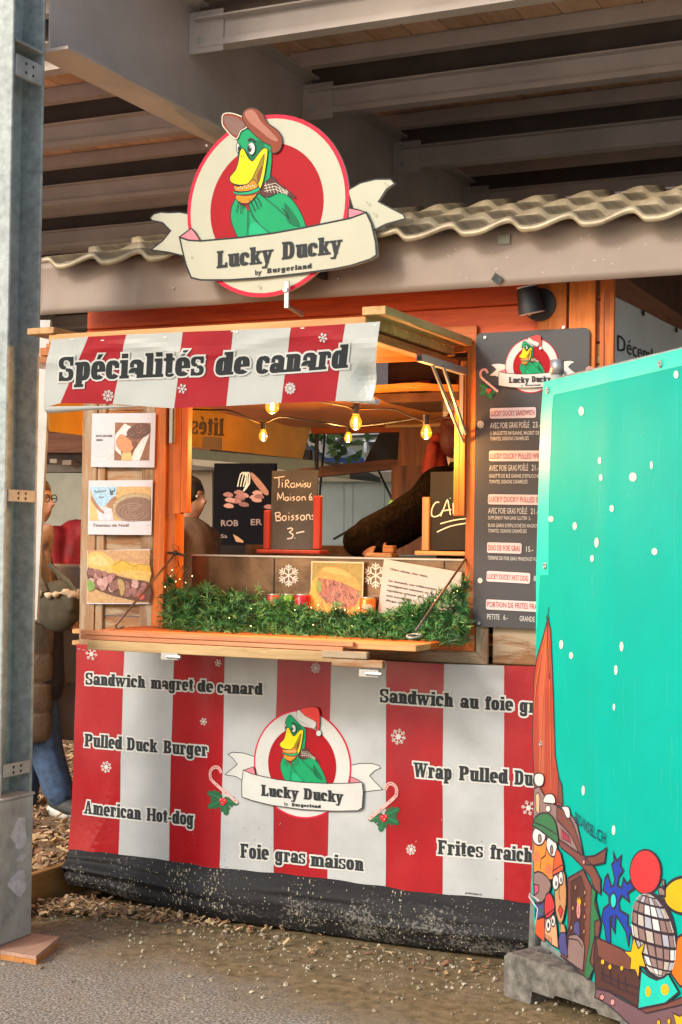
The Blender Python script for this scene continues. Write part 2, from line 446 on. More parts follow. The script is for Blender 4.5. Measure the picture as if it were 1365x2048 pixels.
def glyphs():
    G = {}
    arch = lambda x: [arc(x + .25, XH - .26, .25, .26, 0, 150), rc(x + .5 - S_, F_, x + .5, XH - .25), rc(x + .5 - S_ - O_ * .6, 0, x + .5 + O_, F_)]
    G['n'] = (.62, stem(.06, 0, XH) + arch(.09))
    G['h'] = (.62, stem(.06, 0, 1) + arch(.09))
    G['m'] = (.98, stem(.06, 0, XH) + arch(.09) + arch(.44))
    G['u'] = (.62, [rc(.06, .2, .06 + S_, XH), rc(0, XH - F_, .27, XH), arc(.30, .25, .24, .26, 180, 330)] + stem(.36, 0, XH, (0, 1), (1, 0)))
    G['r'] = (.52, stem(.06, 0, XH) + [arc(.33, XH - .2, .18, .2, 25, 170, .12, T_), rc(.37, XH - .3, .51, XH - .1)])
    G['i'] = (.33, stem(.06, 0, XH) + [rc(.06, XH + .07, .06 + S_, XH + .26)])
    G['l'] = (.33, stem(.06, 0, 1))
    G['o'] = (.57, halves(.285, XH / 2, .285, XH / 2 + .01))
    G['c'] = (.54, [arc(.285, XH / 2, .285, XH / 2 + .01, 35, 325), rc(.36, XH - .32, .54, XH - .12)])
    G['e'] = (.56, [arc(.285, XH / 2, .285, XH / 2 + .01, 0, 318), rc(.12, XH / 2 - .07, .57, XH / 2 + .05)])
    G['a'] = (.60, stem(.32, 0, XH - .12, (0, 1.1), None) + halves(.24, .21, .24, .22) + [arc(.29, XH - .22, .24, .22, 0, 165), rc(.04, XH - .32, .2, XH - .14)])
    G['s'] = (.50, [arc(.25, XH - .2, .25, .21, 20, 268, .17, .12), arc(.25, .2, .25, .21, -160, 92, .17, .12), rc(.36, XH - .28, .48, XH), rc(.02, 0, .14, .28)])
    G['d'] = (.62, halves(.27, XH / 2, .27, XH / 2 + .01) + stem(.34, 0, 1, (0, 1), (1, 0)))
    G['b'] = (.62, halves(.34, XH / 2, .27, XH / 2 + .01) + stem(.06, 0, 1, (0, 0), (1, 0)))
    G['p'] = (.62, halves(.34, XH / 2, .27, XH / 2 + .01) + stem(.06, -.28, XH, (1, 1), (1, 0)))
    G['g'] = (.62, halves(.27, XH / 2, .27, XH / 2 + .01) + [rc(.34, -.1, .55, XH), rc(.34, XH - F_, .62, XH), arc(.28, -.08, .27, .22, 180, 360), rc(.01, -.12, .17, 0)])
    G['t'] = (.42, [rc(.09, .15, .09 + S_, .95), rc(0, XH - .12, .42, XH), arc(.26, .15, .17, .16, 180, 350, .1, .12)])
    G['f'] = (.42, stem(.08, 0, .85, (1, 1), None) + [rc(0, XH - .12, .42, XH), arc(.27, .83, .19, .18, 10, 180, .15, .13), rc(.32, .74, .46, .88)])
    G['k'] = (.64, stem(.06, 0, 1) + [diag(.24, .3, .42, XH - .05, .16), diag(.44, .05, .26, .42, .2), rc(.36, XH - F_, .62, XH), rc(.38, 0, .68, F_)])
    G['y'] = (.60, [diag(.20, .0, .04, XH - .05, .22), diag(.16, -.2, .42, XH - .05, .15), rc(-.02, XH - F_, .32, XH), rc(.35, XH - F_, .64, XH), rc(.02, -.28, .3, -.16)])
    G['w'] = (.90, [diag(.16, 0, .03, XH - .05, .2), diag(.18, 0, .36, XH - .1, .12), diag(.48, 0, .36, XH - .1, .2), diag(.52, 0, .72, XH - .05, .13), rc(-.03, XH - F_, .3, XH), rc(.62, XH - F_, .93, XH), rc(.3, XH - F_, .58, XH)])
    G['é'] = (.56, G['e'][1] + [[(.2, XH + .07), (.34, XH + .07), (.48, 1.04), (.28, 1.04)]])
    G['-'] = (.36, [rc(.03, .28, .33, .44)])
    G['A'] = (.78, [diag(.08, .05, .28, 1, .14), [(.32, 1), (.5, 1), (.68, .05), (.45, .05)], rc(.2, .24, .55, .36), rc(-.02, 0, .3, F_), rc(.4, 0, .78, F_)])
    G['B'] = (.72, stem(.07, 0, 1, (1, 0), (1, 0)) + [arc(.38, .75, .28, .25, -90, 90), arc(.38, .27, .32, .27, -90, 90), rc(.2, 1 - T_, .4, 1), rc(.2, .42, .4, .42 + .14), rc(.2, 0, .4, T_)])
    G['D'] = (.74, stem(.07, 0, 1, (1, 0), (1, 0)) + [arc(.36, .5, .34, .5, -90, 90), rc(.2, 1 - T_, .38, 1), rc(.2, 0, .38, T_)])
    G['F'] = (.66, stem(.07, 0, 1, (1, 1.4), (1, 0)) + [rc(.2, 1 - T_, .64, 1), rc(.5, .74, .64, 1), rc(.2, .44, .48, .57), rc(.4, .38, .5, .63)])
    G['H'] = (.84, stem(.07, 0, 1, (1, .8), (1, .8)) + stem(.55, 0, 1, (.8, 1), (.8, 1)) + [rc(.2, .43, .6, .57)])
    G['L'] = (.62, stem(.07, 0, 1, (1, 0), (1, 1)) + [rc(.2, 0, .62, T_), rc(.48, 0, .62, .3)])
    G['P'] = (.70, stem(.07, 0, 1, (1, 1.2), (1, 0)) + [arc(.38, .7, .3, .3, -90, 90), rc(.2, 1 - T_, .4, 1), rc(.2, .4, .4, .53)])
    G['S'] = (.64, [arc(.31, .74, .31, .27, 15, 268, .2, .14), arc(.31, .26, .31, .27, -165, 92, .2, .14), rc(.46, .62, .6, 1), rc(.02, 0, .16, .38)])
    G['W'] = (1.08, [diag(.2, 0, .05, .95, .22), diag(.24, 0, .44, .9, .13), diag(.6, 0, .44, .9, .22), diag(.64, 0, .86, .95, .14), rc(-.03, 1 - F_, .36, 1), rc(.74, 1 - F_, 1.1, 1), rc(.36, 1 - F_, .7, 1)])
    G[' '] = (.34, [])
    return G
GL = glyphs()
def slab(art, text, a, b, h, mat, lay, outline=None, ow=.005, shear=0, gap=.025):
    A = Vector(art.q(*a)); B = Vector(art.q(*b)); T = Vector(art.q(a[0], a[1] - h)); H = abs((T - A).y)
    W = sum(GL[c][0] + gap for c in text) - gap
    e = (B - A) / W; x = 0
    def mp(p): 
        q = A + e * (x + p[0] + shear * p[1]); return (q.x, q.y + H * p[1])
    for c in text:
        w, ps = GL[c]
        for p in ps:
            uv = [mp(k) for k in p]
            if outline: art.uvstroke(uv, ow * 2, outline, lay - 1, True)
            art.uvpoly(uv, mat, lay)
        x += w + gap
_tc = {}
def sans(art, text, a, b, h, mat, lay, fat=0.0, shear=0, mirror=False):
    """plain lettering from the built-in font, squeezed to run from px a to px b with cap height px h"""
    key = (text, fat)
    if key not in _tc:
        cu = bpy.data.curves.new('tmp', 'FONT'); cu.body = text; cu.size = 1; cu.offset = fat; cu.resolution_u = 2
        ob = bpy.data.objects.new('tmp', cu); COL.objects.link(ob)
        dg = bpy.context.evaluated_depsgraph_get(); me = ob.evaluated_get(dg).to_mesh()
        vs_ = [(v.co.x, v.co.y) for v in me.vertices]; fs = [tuple(p.vertices) for p in me.polygons]
        ob.evaluated_get(dg).to_mesh_clear(); bpy.data.objects.remove(ob); bpy.data.curves.remove(cu)
        _tc[key] = (vs_, fs)
    vs_, fs = _tc[key]
    if not vs_: return
    x0 = min(v[0] for v in vs_); x1 = max(v[0] for v in vs_)
    A = Vector(art.q(*a)); B = Vector(art.q(*b)); T = Vector(art.q(a[0], a[1] - h)); H = abs((T - A).y) / .73
    e = (B - A) / (x1 - x0); mi = art.mi(mat); art.bump += 1; off = lay * LAY
    P = [(A + e * ((v[0] - x0) + shear * v[1])) for v in vs_]
    P = [(p.x, p.y + H * v[1]) for p, v in zip(P, vs_)]
    for f in fs:
        for k in range(1, len(f) - 1): art.t.append(([P[f[0]], P[f[k]], P[f[k + 1]]], off, mi))

# ================================================================== SETTING
gm, gt, gb = _m('ground_asphalt')
def ground_material():
    t, b = gt, gb
    g = t.nodes.new('ShaderNodeNewGeometry'); P = g.outputs['Position']
    sx = t.nodes.new('ShaderNodeSeparateXYZ'); t.links.new(P, sx.inputs[0])
    fine = _noise(t, P, 105, 4, .75); mid = _noise(t, P, 22, 5, .65); big = _noise(t, P, 2.2, 5, .6)
    asph = _ramp(t, fine.outputs[0], [(.38, (.055, .053, .050)), (.5, (.22, .20, .17)), (.61, (.54, .50, .43))])
    mud = _ramp(t, mid.outputs[0], [(.32, (.10, .072, .03)), (.68, (.30, .215, .105))])
    mr = t.nodes.new('ShaderNodeMapRange'); mr.inputs[1].default_value = -1.25; mr.inputs[2].default_value = -.3
    t.links.new(sx.outputs[1], mr.inputs[0])
    mx_ = t.nodes.new('ShaderNodeMapRange'); mx_.inputs[1].default_value = -2.9; mx_.inputs[2].default_value = -1.4; mx_.inputs[4].default_value = .42
    t.links.new(sx.outputs[0], mx_.inputs[0])
    a = t.nodes.new('ShaderNodeMath'); t.links.new(mr.outputs[0], a.inputs[0]); t.links.new(mx_.outputs[0], a.inputs[1])
    a2 = t.nodes.new('ShaderNodeMath'); a2.operation = 'MULTIPLY_ADD'; a2.inputs[1].default_value = 1.3
    t.links.new(big.outputs[0], a2.inputs[0]); t.links.new(a.outputs[0], a2.inputs[2])
    msk = _ramp(t, a2.outputs[0], [(.92, (0, 0, 0)), (1.0, (1, 1, 1))])
    a3 = t.nodes.new('ShaderNodeMath'); a3.operation = 'MULTIPLY'; a3.inputs[1].default_value = .55
    a2b = t.nodes.new('ShaderNodeMapRange'); a2b.inputs[1].default_value = .95; a2b.inputs[2].default_value = 1.45
    t.links.new(a2.outputs[0], a2b.inputs[0])
    mx = t.nodes.new('ShaderNodeMix'); mx.data_type = 'RGBA'
    t.links.new(a2b.outputs[0], mx.inputs[0]); t.links.new(asph.outputs[0], mx.inputs[6]); t.links.new(mud.outputs[0], mx.inputs[7])
    # tracked-on sandy dust everywhere
    dust = _ramp(t, _noise(t, P, 5.5, 6, .7).outputs[0], [(.45, (0, 0, 0)), (.7, (.5, .5, .5))])
    m2 = t.nodes.new('ShaderNodeMix'); m2.data_type = 'RGBA'; m2.inputs[7].default_value = (.30, .235, .15, 1)
    t.links.new(dust.outputs[0], m2.inputs[0]); t.links.new(mx.outputs[2], m2.inputs[6])
    t.links.new(m2.outputs[2], b.inputs['Base Color'])
    rr = t.nodes.new('ShaderNodeMapRange'); rr.inputs[3].default_value = .9; rr.inputs[4].default_value = .62
    t.links.new(a2b.outputs[0], rr.inputs[0]); t.links.new(rr.outputs[0], b.inputs['Roughness'])
    _bump(t, b, fine.outputs[0], .5, .006)
ground_material()
gv = []; gf = []
xs = [-60, -20, -9] + [-7 + i * .08 for i in range(101)] + [3, 12, 60]
ys = [-60, -15, -5] + [-3 + i * .08 for i in range(76)] + [6, 20, 60]
for y in ys:
    for x in xs:
        near = 1 if (-7 < x < 1.1 and -3 < y < 3) else 0
        gv.append((x, y, near * (noise.noise((x * 2.1, y * 2.1, 0)) * .006 + noise.noise((x * 9, y * 9, 3)) * .0022)))
nx = len(xs)
for j in range(len(ys) - 1):
    for i in range(nx - 1): gf.append((j * nx + i, j * nx + i + 1, (j + 1) * nx + i + 1, (j + 1) * nx + i))
g = mk('ground', gv, gf, gm, None, smooth=True); tag(g, kind='structure')
m = MB(); m.add([(-40, -40, .012), (40, -40, .012), (40, -2.9, .012), (-40, -2.9, .012)], [(0, 1, 2, 3)])  # unseen pale sheet, added to bounce light up under the canopy
g = m.build('bounce_paving', plain('bounce_concrete', (.62, .57, .50), .9, var=.12, vscale=2), None); tag(g, kind='structure')

# wood-chip path left of the stall, held by a board
chipbed = plain('chip_bed', (.26, .17, .09), .9, var=.5, vscale=40, bump=.8, bscale=60, bdist=.02)
cv = []; cf = []; nxx = 40; nyy = 70
for j in range(nyy):
    for i in range(nxx):
        x = -9 + i * (5.17 / (nxx - 1)); y = -1.6 + j * (8.0 / (nyy - 1))
        cv.append((x, y, .115 + noise.noise((x * 1.5, y * 1.5, 5)) * .02))
for j in range(nyy - 1):
    for i in range(nxx - 1): cf.append((j * nxx + i, j * nxx + i + 1, (j + 1) * nxx + i + 1, (j + 1) * nxx + i))
g = mk('path', cv, cf, chipbed, None, smooth=True); tag(g, kind='structure')
eb = box('edging_board', -3.83, -3.79, -1.6, .9, 0, .145, wood('edging_wood', (.30, .13, .035), (.52, .26, .075), 'Y', rough=.8), None, .004)
tag(eb, 'brown timber board holding back the wood chips beside the stall', 'board')

# chips and stones
chipm = []
for k, c in enumerate([(.44, .27, .12), (.30, .15, .07), (.56, .40, .22), (.22, .13, .075)]):
    chipm.append(plain('chip_%d' % k, c, .85, var=.3, vscale=30, bump=.2))
def scatter_chips(name, pts, lo, hi, mats, parent=None):
    mb = MB()
    for (x, y, z) in pts:
        L = random.uniform(lo, hi); w = L * random.uniform(.3, .6); t = L * random.uniform(.06, .16)
        a = random.uniform(0, math.pi); e = random.gauss(0, .35); e2 = random.gauss(0, .3)
        ax = Vector((math.cos(a) * math.cos(e), math.sin(a) * math.cos(e), math.sin(e))); ay = Vector((-math.sin(a), math.cos(a), e2)).normalized()
        az = ax.cross(ay).normalized(); sk = random.uniform(.5, 1)
        c = Vector((x, y, z + t + abs(math.sin(e)) * L * .4))
        v = [c - ax * L / 2 - ay * w / 2, c + ax * L / 2 * sk - ay * w / 2 * .7, c + ax * L / 2 + ay * w / 2 * sk, c - ax * L / 2 * sk + ay * w / 2]
        mb.add([p - az * t / 2 for p in v] + [p + az * t / 2 for p in v], [(0, 3, 2, 1), (4, 5, 6, 7), (0, 1, 5, 4), (1, 2, 6, 5), (2, 3, 7, 6), (3, 0, 4, 7)], random.randrange(len(mats)))
    return mb.build(name, mats, parent)
P_ = []
for i in range(5200):
    y = random.uniform(-1.1, 3.6); x = -3.84 - abs(random.random()) ** 1.0 * (1.4 + max(0, y) * .75)
    P_.append((x, y, .115 + noise.noise((x * 1.5, y * 1.5, 5)) * .02))
tag(scatter_chips('path_chips', P_, .025, .07, chipm), 'pale wood chips spread over the path left of the stall', 'wood chips', kind='stuff')
P_ = []
for i in range(900):
    x = -3.76 + abs(random.gauss(0, .40)); y = -.02 - abs(random.gauss(0, .07)) - max(0, .26 - (x + 3.76) * .45) * random.random()
    if random.random() < .12: x = random.uniform(-3.7, -1.3); y = -.1 - abs(random.gauss(0, .12))
    P_.append((x, y, .004 + random.random() * .03 * max(0, 1 - (x + 3.76) / .9)))
tag(scatter_chips('spilled_chips', P_, .008, .042, chipm), 'loose bark and wood chips spilled along the foot of the stall', 'wood chips', kind='stuff')
stm = [plain('stone_a', (.34, .28, .19), .8, var=.3), plain('stone_b', (.24, .19, .12), .8, var=.2), plain('stone_c', (.48, .42, .31), .8, var=.2)]
mb = MB()
for i in range(1700):
    if random.random() < .75: x = random.uniform(-3.8, -.9); y = -.08 - abs(random.gauss(0, .3)) 
    else: x = random.uniform(-3.9, -.6); y = random.uniform(-2.3, -.1)
    r = random.choice((.002, .0025, .003, .0035, .004, .005, .0075)) * random.uniform(.7, 1.3)
    if i < 20: r = random.uniform(.008, .013)
    sg = random.randrange(3); n0 = len(mb.v)
    mb.ball((x, y, r * .5), (r, r * random.uniform(.7, 1), r * random.uniform(.55, .8)), 5, 3, sg)
    for q in range(n0, len(mb.v)): mb.v[q] += Vector([random.uniform(-.35, .35) * r for _ in range(3)])
tag(mb.build('gravel', stm), 'small pale stones scattered on the muddy ground before the stall', 'gravel', kind='stuff')

# ================================================================== STEEL CANOPY
canopy = thing('steel_canopy', (-3.5, -.7, 0), 'large steel frame canopy with wooden deck above the food stall', 'canopy')
XW = -3.49                                     # web face of the main beam and right edge of the column
pc0 = onX(12, 900, XW); pc1 = onX(77, 900, XW)
YC0, YC1 = pc0.y, pc1.y
# column: H section
mb = MB(); FW = .20
mb.box(XW - FW, XW, YC0, YC0 + .014, .57, 4.0); mb.box(XW - FW, XW, YC1 - .014, YC1, .57, 4.0)
mb.box(XW - FW / 2 - .006, XW - FW / 2 + .006, YC0 + .014, YC1 - .014, .57, 4.0)
col = bevel(mb.build('column', GALV, canopy), .003)
mb = MB(); mb.tube([(XW - .055, (YC0 + YC1) / 2 - .045, .6), (XW - .055, (YC0 + YC1) / 2 - .045, 3.9)], .012, 10)
mb.build('conduit', plain('conduit_grey', (.42, .36, .30), .5, .1), canopy, True)
def plate(z0, z1, nm='connection_plate', holes=True):
    p = box(nm, XW - .012, XW + .003, YC0 + .018, YC1 - .018, z0, z1, GALV2, canopy, .002)
    if holes:
        m = MB()
        for dy in (-.022, .022):
            for dz in (-.3, .3):
                c = Vector((XW + .003, (YC0 + YC1) / 2 + dy, (z0 + z1) / 2 + dz * (z1 - z0) * .7)); m.tube([c, c + Vector((.0008, 0, 0))], .006, 10)
        m.build('bolt_hole', BLACKM, p)
for py0, py1 in ((112, 155), (980, 1004), (1523, 1548)):
    plate(onX(45, py1, XW).z, onX(45, py0, XW).z)
z_ = onX(45, 85, XW).z
box('seat_plate', XW - .19, XW + .002, YC0 + .016, YC1 - .016, z_ - .006, z_ + .006, GALV2, canopy)
m = MB(); c = onX(50, 66, XW) + Vector((-.09, 0, 0)); m.tube([c, c + Vector((.02, 0, 0))], .016, 6); m.tube([c + Vector((.02, 0, 0)), c + Vector((.03, 0, 0))], .009, 10)
m.build('bolt', GALV2, canopy)
zb = onX(40, 1595, XW + .01).z
YB0 = onX(-30, 1700, XW + .012).y; YB1 = onX(66, 1700, XW + .012).y
m = MB(); m.box(XW - .26, XW + .012, YB0, YB1, .035, zb); bevel(m.build('column_base', GALV2, canopy), .004)
box('base_cap', XW - .27, XW + .016, YB0 - .005, YB1 + .005, zb, zb + .01, GALV2, canopy)
rough_w = plain('whitewash', (.58, .60, .64), .8, var=.2, vscale=25)
ba = Art(Plane((XW + .012, 0, 0), (1, 0, 0)), (0, 0, 1))
for cx, cy, w, h in ((40, 1668, 17, 36), (38, 1765, 20, 30), (44, 1715, 9, 7)):
    pts = [(cx + w * random.uniform(.55, 1.2) * math.cos(a) * (1 if abs(math.cos(a)) > .3 else .8), cy + h * random.uniform(.8, 1.05) * math.sin(a) - math.cos(a) * w * .3) for a in [2 * math.pi * i / 14 for i in range(14)]]
    ba.poly(pts, rough_w, 1)
ba.build('whitewash_patch', canopy)
# packing plank under the column
pk = thing('packing_plank', (XW - .1, (YB0 + YB1) / 2, 0), 'short reddish plank lying under the galvanised column', 'plank')
pm = wood('packing_wood', (.22, .11, .07), (.44, .27, .19), 'Y', rough=.8)
pe = wood('packing_edge', (.42, .16, .04), (.62, .28, .08), 'Y', rough=.8)
c1 = onZ(118, 1886, .03); c0 = onZ(118, 1925, .0)
fe = onZ(165 / 2.73, 1200 + 1945 / 2.73, 0)
k1 = onZ(73, 1911, .034); k2 = onZ(118, 1874, .034); kd = Vector((-.42, .0, 0))
for z0_, z1_, mm in ((.019, .034, pm), (.0, .018, pe)):
    m = MB(); m.prism([Vector((p.x, p.y, z0_)) for p in (k1, k2, k2 + kd, k1 + kd)], (0, 0, z1_ - z0_)); bevel(m.build('board', mm, pk), .002)

# main beams
def ibeam_y(x, y0, y1, zb_, zt, name='beam', fw=.085, par=canopy, tw=.012):
    m = MB(); m.box(x - .008, x, y0, y1, zb_ + tw, zt - tw)
    m.box(x - fw, x + fw, y0, y1, zb_, zb_ + tw); m.box(x - fw, x + fw, y0, y1, zt - tw, zt)
    return m.build(name, STEEL, par)
BZ0, BZ1 = 3.44, 3.97
ibeam_y(XW + .02, YC1 + .002, 9.2, BZ0, BZ1)
ibeam_y(-9.5, -.1, 9.2, BZ0, BZ1)
# purlins (run left to right, bolted to the beam's web) and light rails between them
PY = [.39, 1.53, 2.73, 3.92, 5.1, 6.3, 7.5, 8.7]
def purlin(y, x0, x1, z0=3.765, z1=3.89, fw=.065, par=canopy, name='purlin'):
    m = MB(); m.box(x0, x1, y, y + .006, z0 + .008, z1 - .008)
    m.box(x0, x1, y - fw * .25, y + fw, z0, z0 + .008); m.box(x0, x1, y - fw * .8, y + fw * .6, z1 - .008, z1)
    m.box(x0, x1, y - fw * .25, y - fw * .25 + .004, z0 + .008, z0 + .03)
    return m.build(name, STEEL, par)
for y in PY:
    purlin(y, XW + .06, 2.5); purlin(y, -9.4, XW - .075)
    for xa_, xb_ in ((XW + .06, 2.5), (-9.4, XW - .075)): box('shade_strip', xa_, xb_, y + .02, y + .06, 3.892, 4.046, STEEL_D, canopy, 0)  # dark strips put in as the shade between purlin and deck
    if y < 5:
        box('cleat_plate', XW + .021, XW + .20, y - .012, y - .004, 3.74, 3.93, STEEL, canopy, .002)
        m = MB()
        for dz in (.045, .145):
            for dx in (.085,):
                c = Vector((XW + dx, y - .012, 3.75 + dz)); m.tube([c, c - Vector((0, .014, 0))], .014, 6); m.tube([c - Vector((0, .014, 0)), c - Vector((0, .024, 0))], .008, 8)
        m.build('bolt', GALV2, canopy)
for y in [v - .15 for v in PY[:8]]:
    m = MB()
    for xa_, xb_ in ((XW + .03, 2.5), (-9.4, XW - .06)): m.box(xa_, xb_, y - .03, y + .03, 3.965, 3.972); m.box(xa_, xb_, y - .03, y - .024, 3.972, 4.03); m.box(xa_, xb_, y - .024, y + .03, 4.03, 4.045)
    m.build('rail', STEEL, canopy)
# deck boards
x = -10.0; k = 0
first = None
while x < 2.6:
    w = .19
    if first is None:
        m = MB(); m.box(x, x + w - .006, -.1, 9.3, 4.05, 4.08); first = m.build('deck_board', DECKW, canopy); bx0 = x
    else:
        o = first.copy(); COL.objects.link(o); o.location = first.location + Vector((x - bx0, 0, random.uniform(-.002, .002)))
    x += w; k += 1
box('deck_covering', -10.1, 2.7, -.12, 9.4, 4.084, 4.16, STEEL_D, canopy, 0)
# far columns so the canopy stands
for cx, cy in ((-9.5, .0), (XW, 8.9), (-9.5, 8.9)):
    m = MB(); m.box(cx - .1, cx + .1, cy, cy + .014, 0, BZ0); m.box(cx - .1, cx + .1, cy + .2, cy + .214, 0, BZ0); m.box(cx - .006, cx + .006, cy + .014, cy + .2, 0, BZ0)
    m.build('column', GALV, canopy)

# ================================================================== MARKET STALL (wooden hut)
XL, XR, HD = -3.73, -1.45, 2.25                 # hut left and right corners, depth
OX0, OX1, OZ0, OZ1 = -3.31, -1.965, 1.19, 2.285  # serving hatch
stall = thing('market_stall', ((XL + XR) / 2, HD / 2, 0), 'orange stained wooden food stall with an open serving hatch', 'stall')
# floor & right/back walls, built of boards
def boards(name, along, fixed, a0, a1, z0, z1, h, mat, th=.02, par=stall, gap=.003):
    """horizontal boards stacked up; along='X' wall at Y=fixed, along='Y' wall at X=fixed"""
    z = z0; proto = None
    while z < z1 - .01:
        hh = min(h, z1 - z)
        if along == 'X': o = box(name, a0, a1, fixed, fixed + th, z, z + hh - gap, mat, par, .004)
        else: o = box(name, fixed, fixed + th, a0, a1, z, z + hh - gap, mat, par, .004)
        z += h
# front boards: above the hatch, right of the hatch, below
boards('wall_board', 'X', .0, XL, -1.69, OZ1 + .03, 2.72, .145, wood('orange_board_top', (.36, .030, .004), (.60, .085, .010), 'X'))
boards('wall_board', 'X', .0, -1.86, XR - .0, 1.10, 2.30, .16, WORN)
boards('wall_board', 'X', .0, -1.686, XR - .0, 2.302, 2.72, .16, BROWNP)
boards('wall_board', 'X', .012, XL + .02, XR, .10, 1.10, .16, WORN)
# right side wall (seen past the corner), back wall, left side pillars
boards('wall_board', 'Y', XR - .02, .021, HD, .1, 2.6, .17, BROWNP)
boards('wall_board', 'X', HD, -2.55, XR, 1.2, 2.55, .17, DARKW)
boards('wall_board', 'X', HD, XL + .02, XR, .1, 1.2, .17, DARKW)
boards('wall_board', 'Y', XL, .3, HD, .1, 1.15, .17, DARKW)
box('floor_panel', XL, XR, .03, HD, .06, .1, DARKW, stall, 0)
# corner and trim
for a, b2, m_ in ((-1.57, -1.47, ORANGE_Z), (-1.69, -1.58, ORANGE_Z), (-1.452, -1.40, ORANGE_Z)):
    box('corner_post', a, b2, -.018, .0, 2.0, 2.56, m_, stall)
m = MB(); m.tube([(XL + .03, HD - .03, .1), (XL + .03, HD - .03, 2.4)], .012, 8); m.build('corner_post', BLACKM, stall)
# hatch outer frame (mitred, weathered) and inner frame (bright)
pr = onY(936, 1300).x; 
def mitre(name, pts, y0, d, mat): 
    m = MB(); m.prism([(x, y0, z) for x, z in pts], (0, d, 0)); return bevel(m.build(name, mat, stall), .002)
fo = [(-1.965, 1.19), (-1.965, 2.30), (-1.895, 2.37), (-1.895, 1.12)]
mitre('hatch_frame', [(-1.965, 1.185), (-1.965, 2.30), (-1.925, 2.33), (-1.925, 1.148)], -.022, .022, ORANGE_Z)
mitre('hatch_frame', [(-1.922, 1.146), (-1.922, 2.33), (-1.875, 2.33), (-1.875, 1.098)], -.014, .014, WORN_Z)
mitre('hatch_frame', [(-3.36, 1.185), (-1.967, 1.185), (-1.925, 1.146), (-3.36, 1.146)], -.022, .022, ORANGE)
mitre('hatch_frame', [(-3.36, 1.144), (-1.923, 1.144), (-1.877, 1.098), (-3.36, 1.098)], -.014, .014, WORN)
box('hatch_lintel', -3.36, -1.93, -.02, .0, OZ1, OZ1 + .10, ORANGE, stall)
# jambs
box('jamb', OX0 - .055, OX0, -.015, .05, 1.10, 2.30, ORANGE_Z, stall)
box('jamb', OX0, OX0 + .045, .0, .07, 1.10, 2.30, ORANGE_Z, stall)
jb = onY(345, 1028, -.02).z
box('hanging_batten', OX0 + .047, OX0 + .085, -.03, .0, jb, 2.28, ORANGE_Z, stall)
box('hanging_batten', OX0 + .087, OX0 + .118, -.034, .0, jb + .005, 2.28, ORANGE_Z, stall)
jb = onY(930, 1032, -.02).z
box('hanging_batten', OX1 - .048, OX1 - .026, -.03, .0, jb, 2.1, ORANGE_Z, stall)
box('hanging_batten', OX1 - .024, OX1 - .002, -.034, .0, jb, 2.25, ORANGE_Z, stall)
def strap(x, z0, z1, y=-.036):
    m = MB(); m.box(x, x + .022, y, y + .003, z0, z1); m.box(x, x + .003, y, y + .03, z0, z1); m.box(x + .019, x + .022, y, y + .02, z0, z1)
    return m.build('metal_channel', CHROME, stall)
strap(OX0 + .035, onY(345, 888).z, onY(345, 800).z, -.052); strap(OX1 - .03, onY(935, 875).z, onY(935, 745).z)
# panelled section with posters left of the hatch
box('stile', XL, XL + .075, -.02, .0, .95, 2.36, WORN_Z, stall)
box('stile', XL + .077, XL + .115, -.014, .0, .95, 2.36, WORN_Z, stall)
box('stile', OX0 - .12, OX0 - .057, -.012, .0, 1.10, 2.36, WORN_Z, stall)
boards('panel_board', 'X', .0, XL + .02, OX0 - .05, 1.10, 2.36, .125, WORN, .012)
# hut ceiling boards and roof frame
cv = []; cf = []
for j in range(25):
    for i in range(31):
        x = XL + (XR - .03 - XL) * i / 30; y = .70 + (HD - .71) * j / 24
        cv.append((x, y, 2.245 - .05 * (j / 24) - .025 * math.sin(math.pi * j / 24) + .022 * noise.noise((x * 2.2, y * 3.1, 1)) + .006 * noise.noise((x * 9, y * 4, 3))))
for j in range(24):
    for i in range(30): cf.append((j * 31 + i, j * 31 + i + 1, (j + 1) * 31 + i + 1, (j + 1) * 31 + i))
mk('ceiling_sheet', cv, cf, plain('ceiling_cloth', (.78, .30, .05), .38, var=.2, vscale=3, bump=.3, bscale=9, bdist=.01), stall, smooth=True)
box('ceiling_beam', XL, XR - .03, HD - .05, HD - .0, 2.165, 2.25, ORANGE, stall)
# serving shelf: boards running along the front, ledge and catches
SY = -.47
sl_ = onY(165, 1262, SY); sr = onY(905, 1300, SY)
for i, (a, b_) in enumerate(((SY + .01, SY + .15), (SY + .155, SY + .31), (SY + .315, -.024))):
    box('shelf_board', sl_.x + .01, OX1 - .02, a, b_, 1.168, 1.19, ORANGE if i else wood('shelf_front', (.55, .17, .05), (.85, .36, .14), 'X'), stall)
box('shelf_rail', sl_.x, -2.22, SY - .012, SY + .008, 1.176, 1.194, wood('shelf_rail_wood', (.60, .20, .08), (.86, .38, .18), 'X'), stall)
box('shelf_rail', sl_.x, -2.26, SY - .012, SY + .008, 1.158, 1.174, wood('shelf_rail_wood2', (.60, .20, .08), (.9, .38, .18), 'X'), stall)
box('shelf_edge', sl_.x + .035, -2.30, SY - .016, SY + .012, 1.118, 1.156, PALE, stall)
box('shelf_edge', -2.34, -2.16, SY - .024, SY + .006, 1.135, 1.16, WORN, stall)
box('shelf_edge', -2.30, -2.10, SY - .02, SY + .01, 1.105, 1.132, WORN, stall)
for x_, z_ in ((-3.02, 1.108), (-2.19, 1.085)):
    m = MB(); m.box(x_, x_ + .075, SY - .022, SY - .002, z_ - .012, z_ + .014)
    m.tube([(x_ + .03, SY - .026, z_), (x_ + .09, SY - .026, z_)], .007, 8); m.build('catch', CHROME, stall, False)
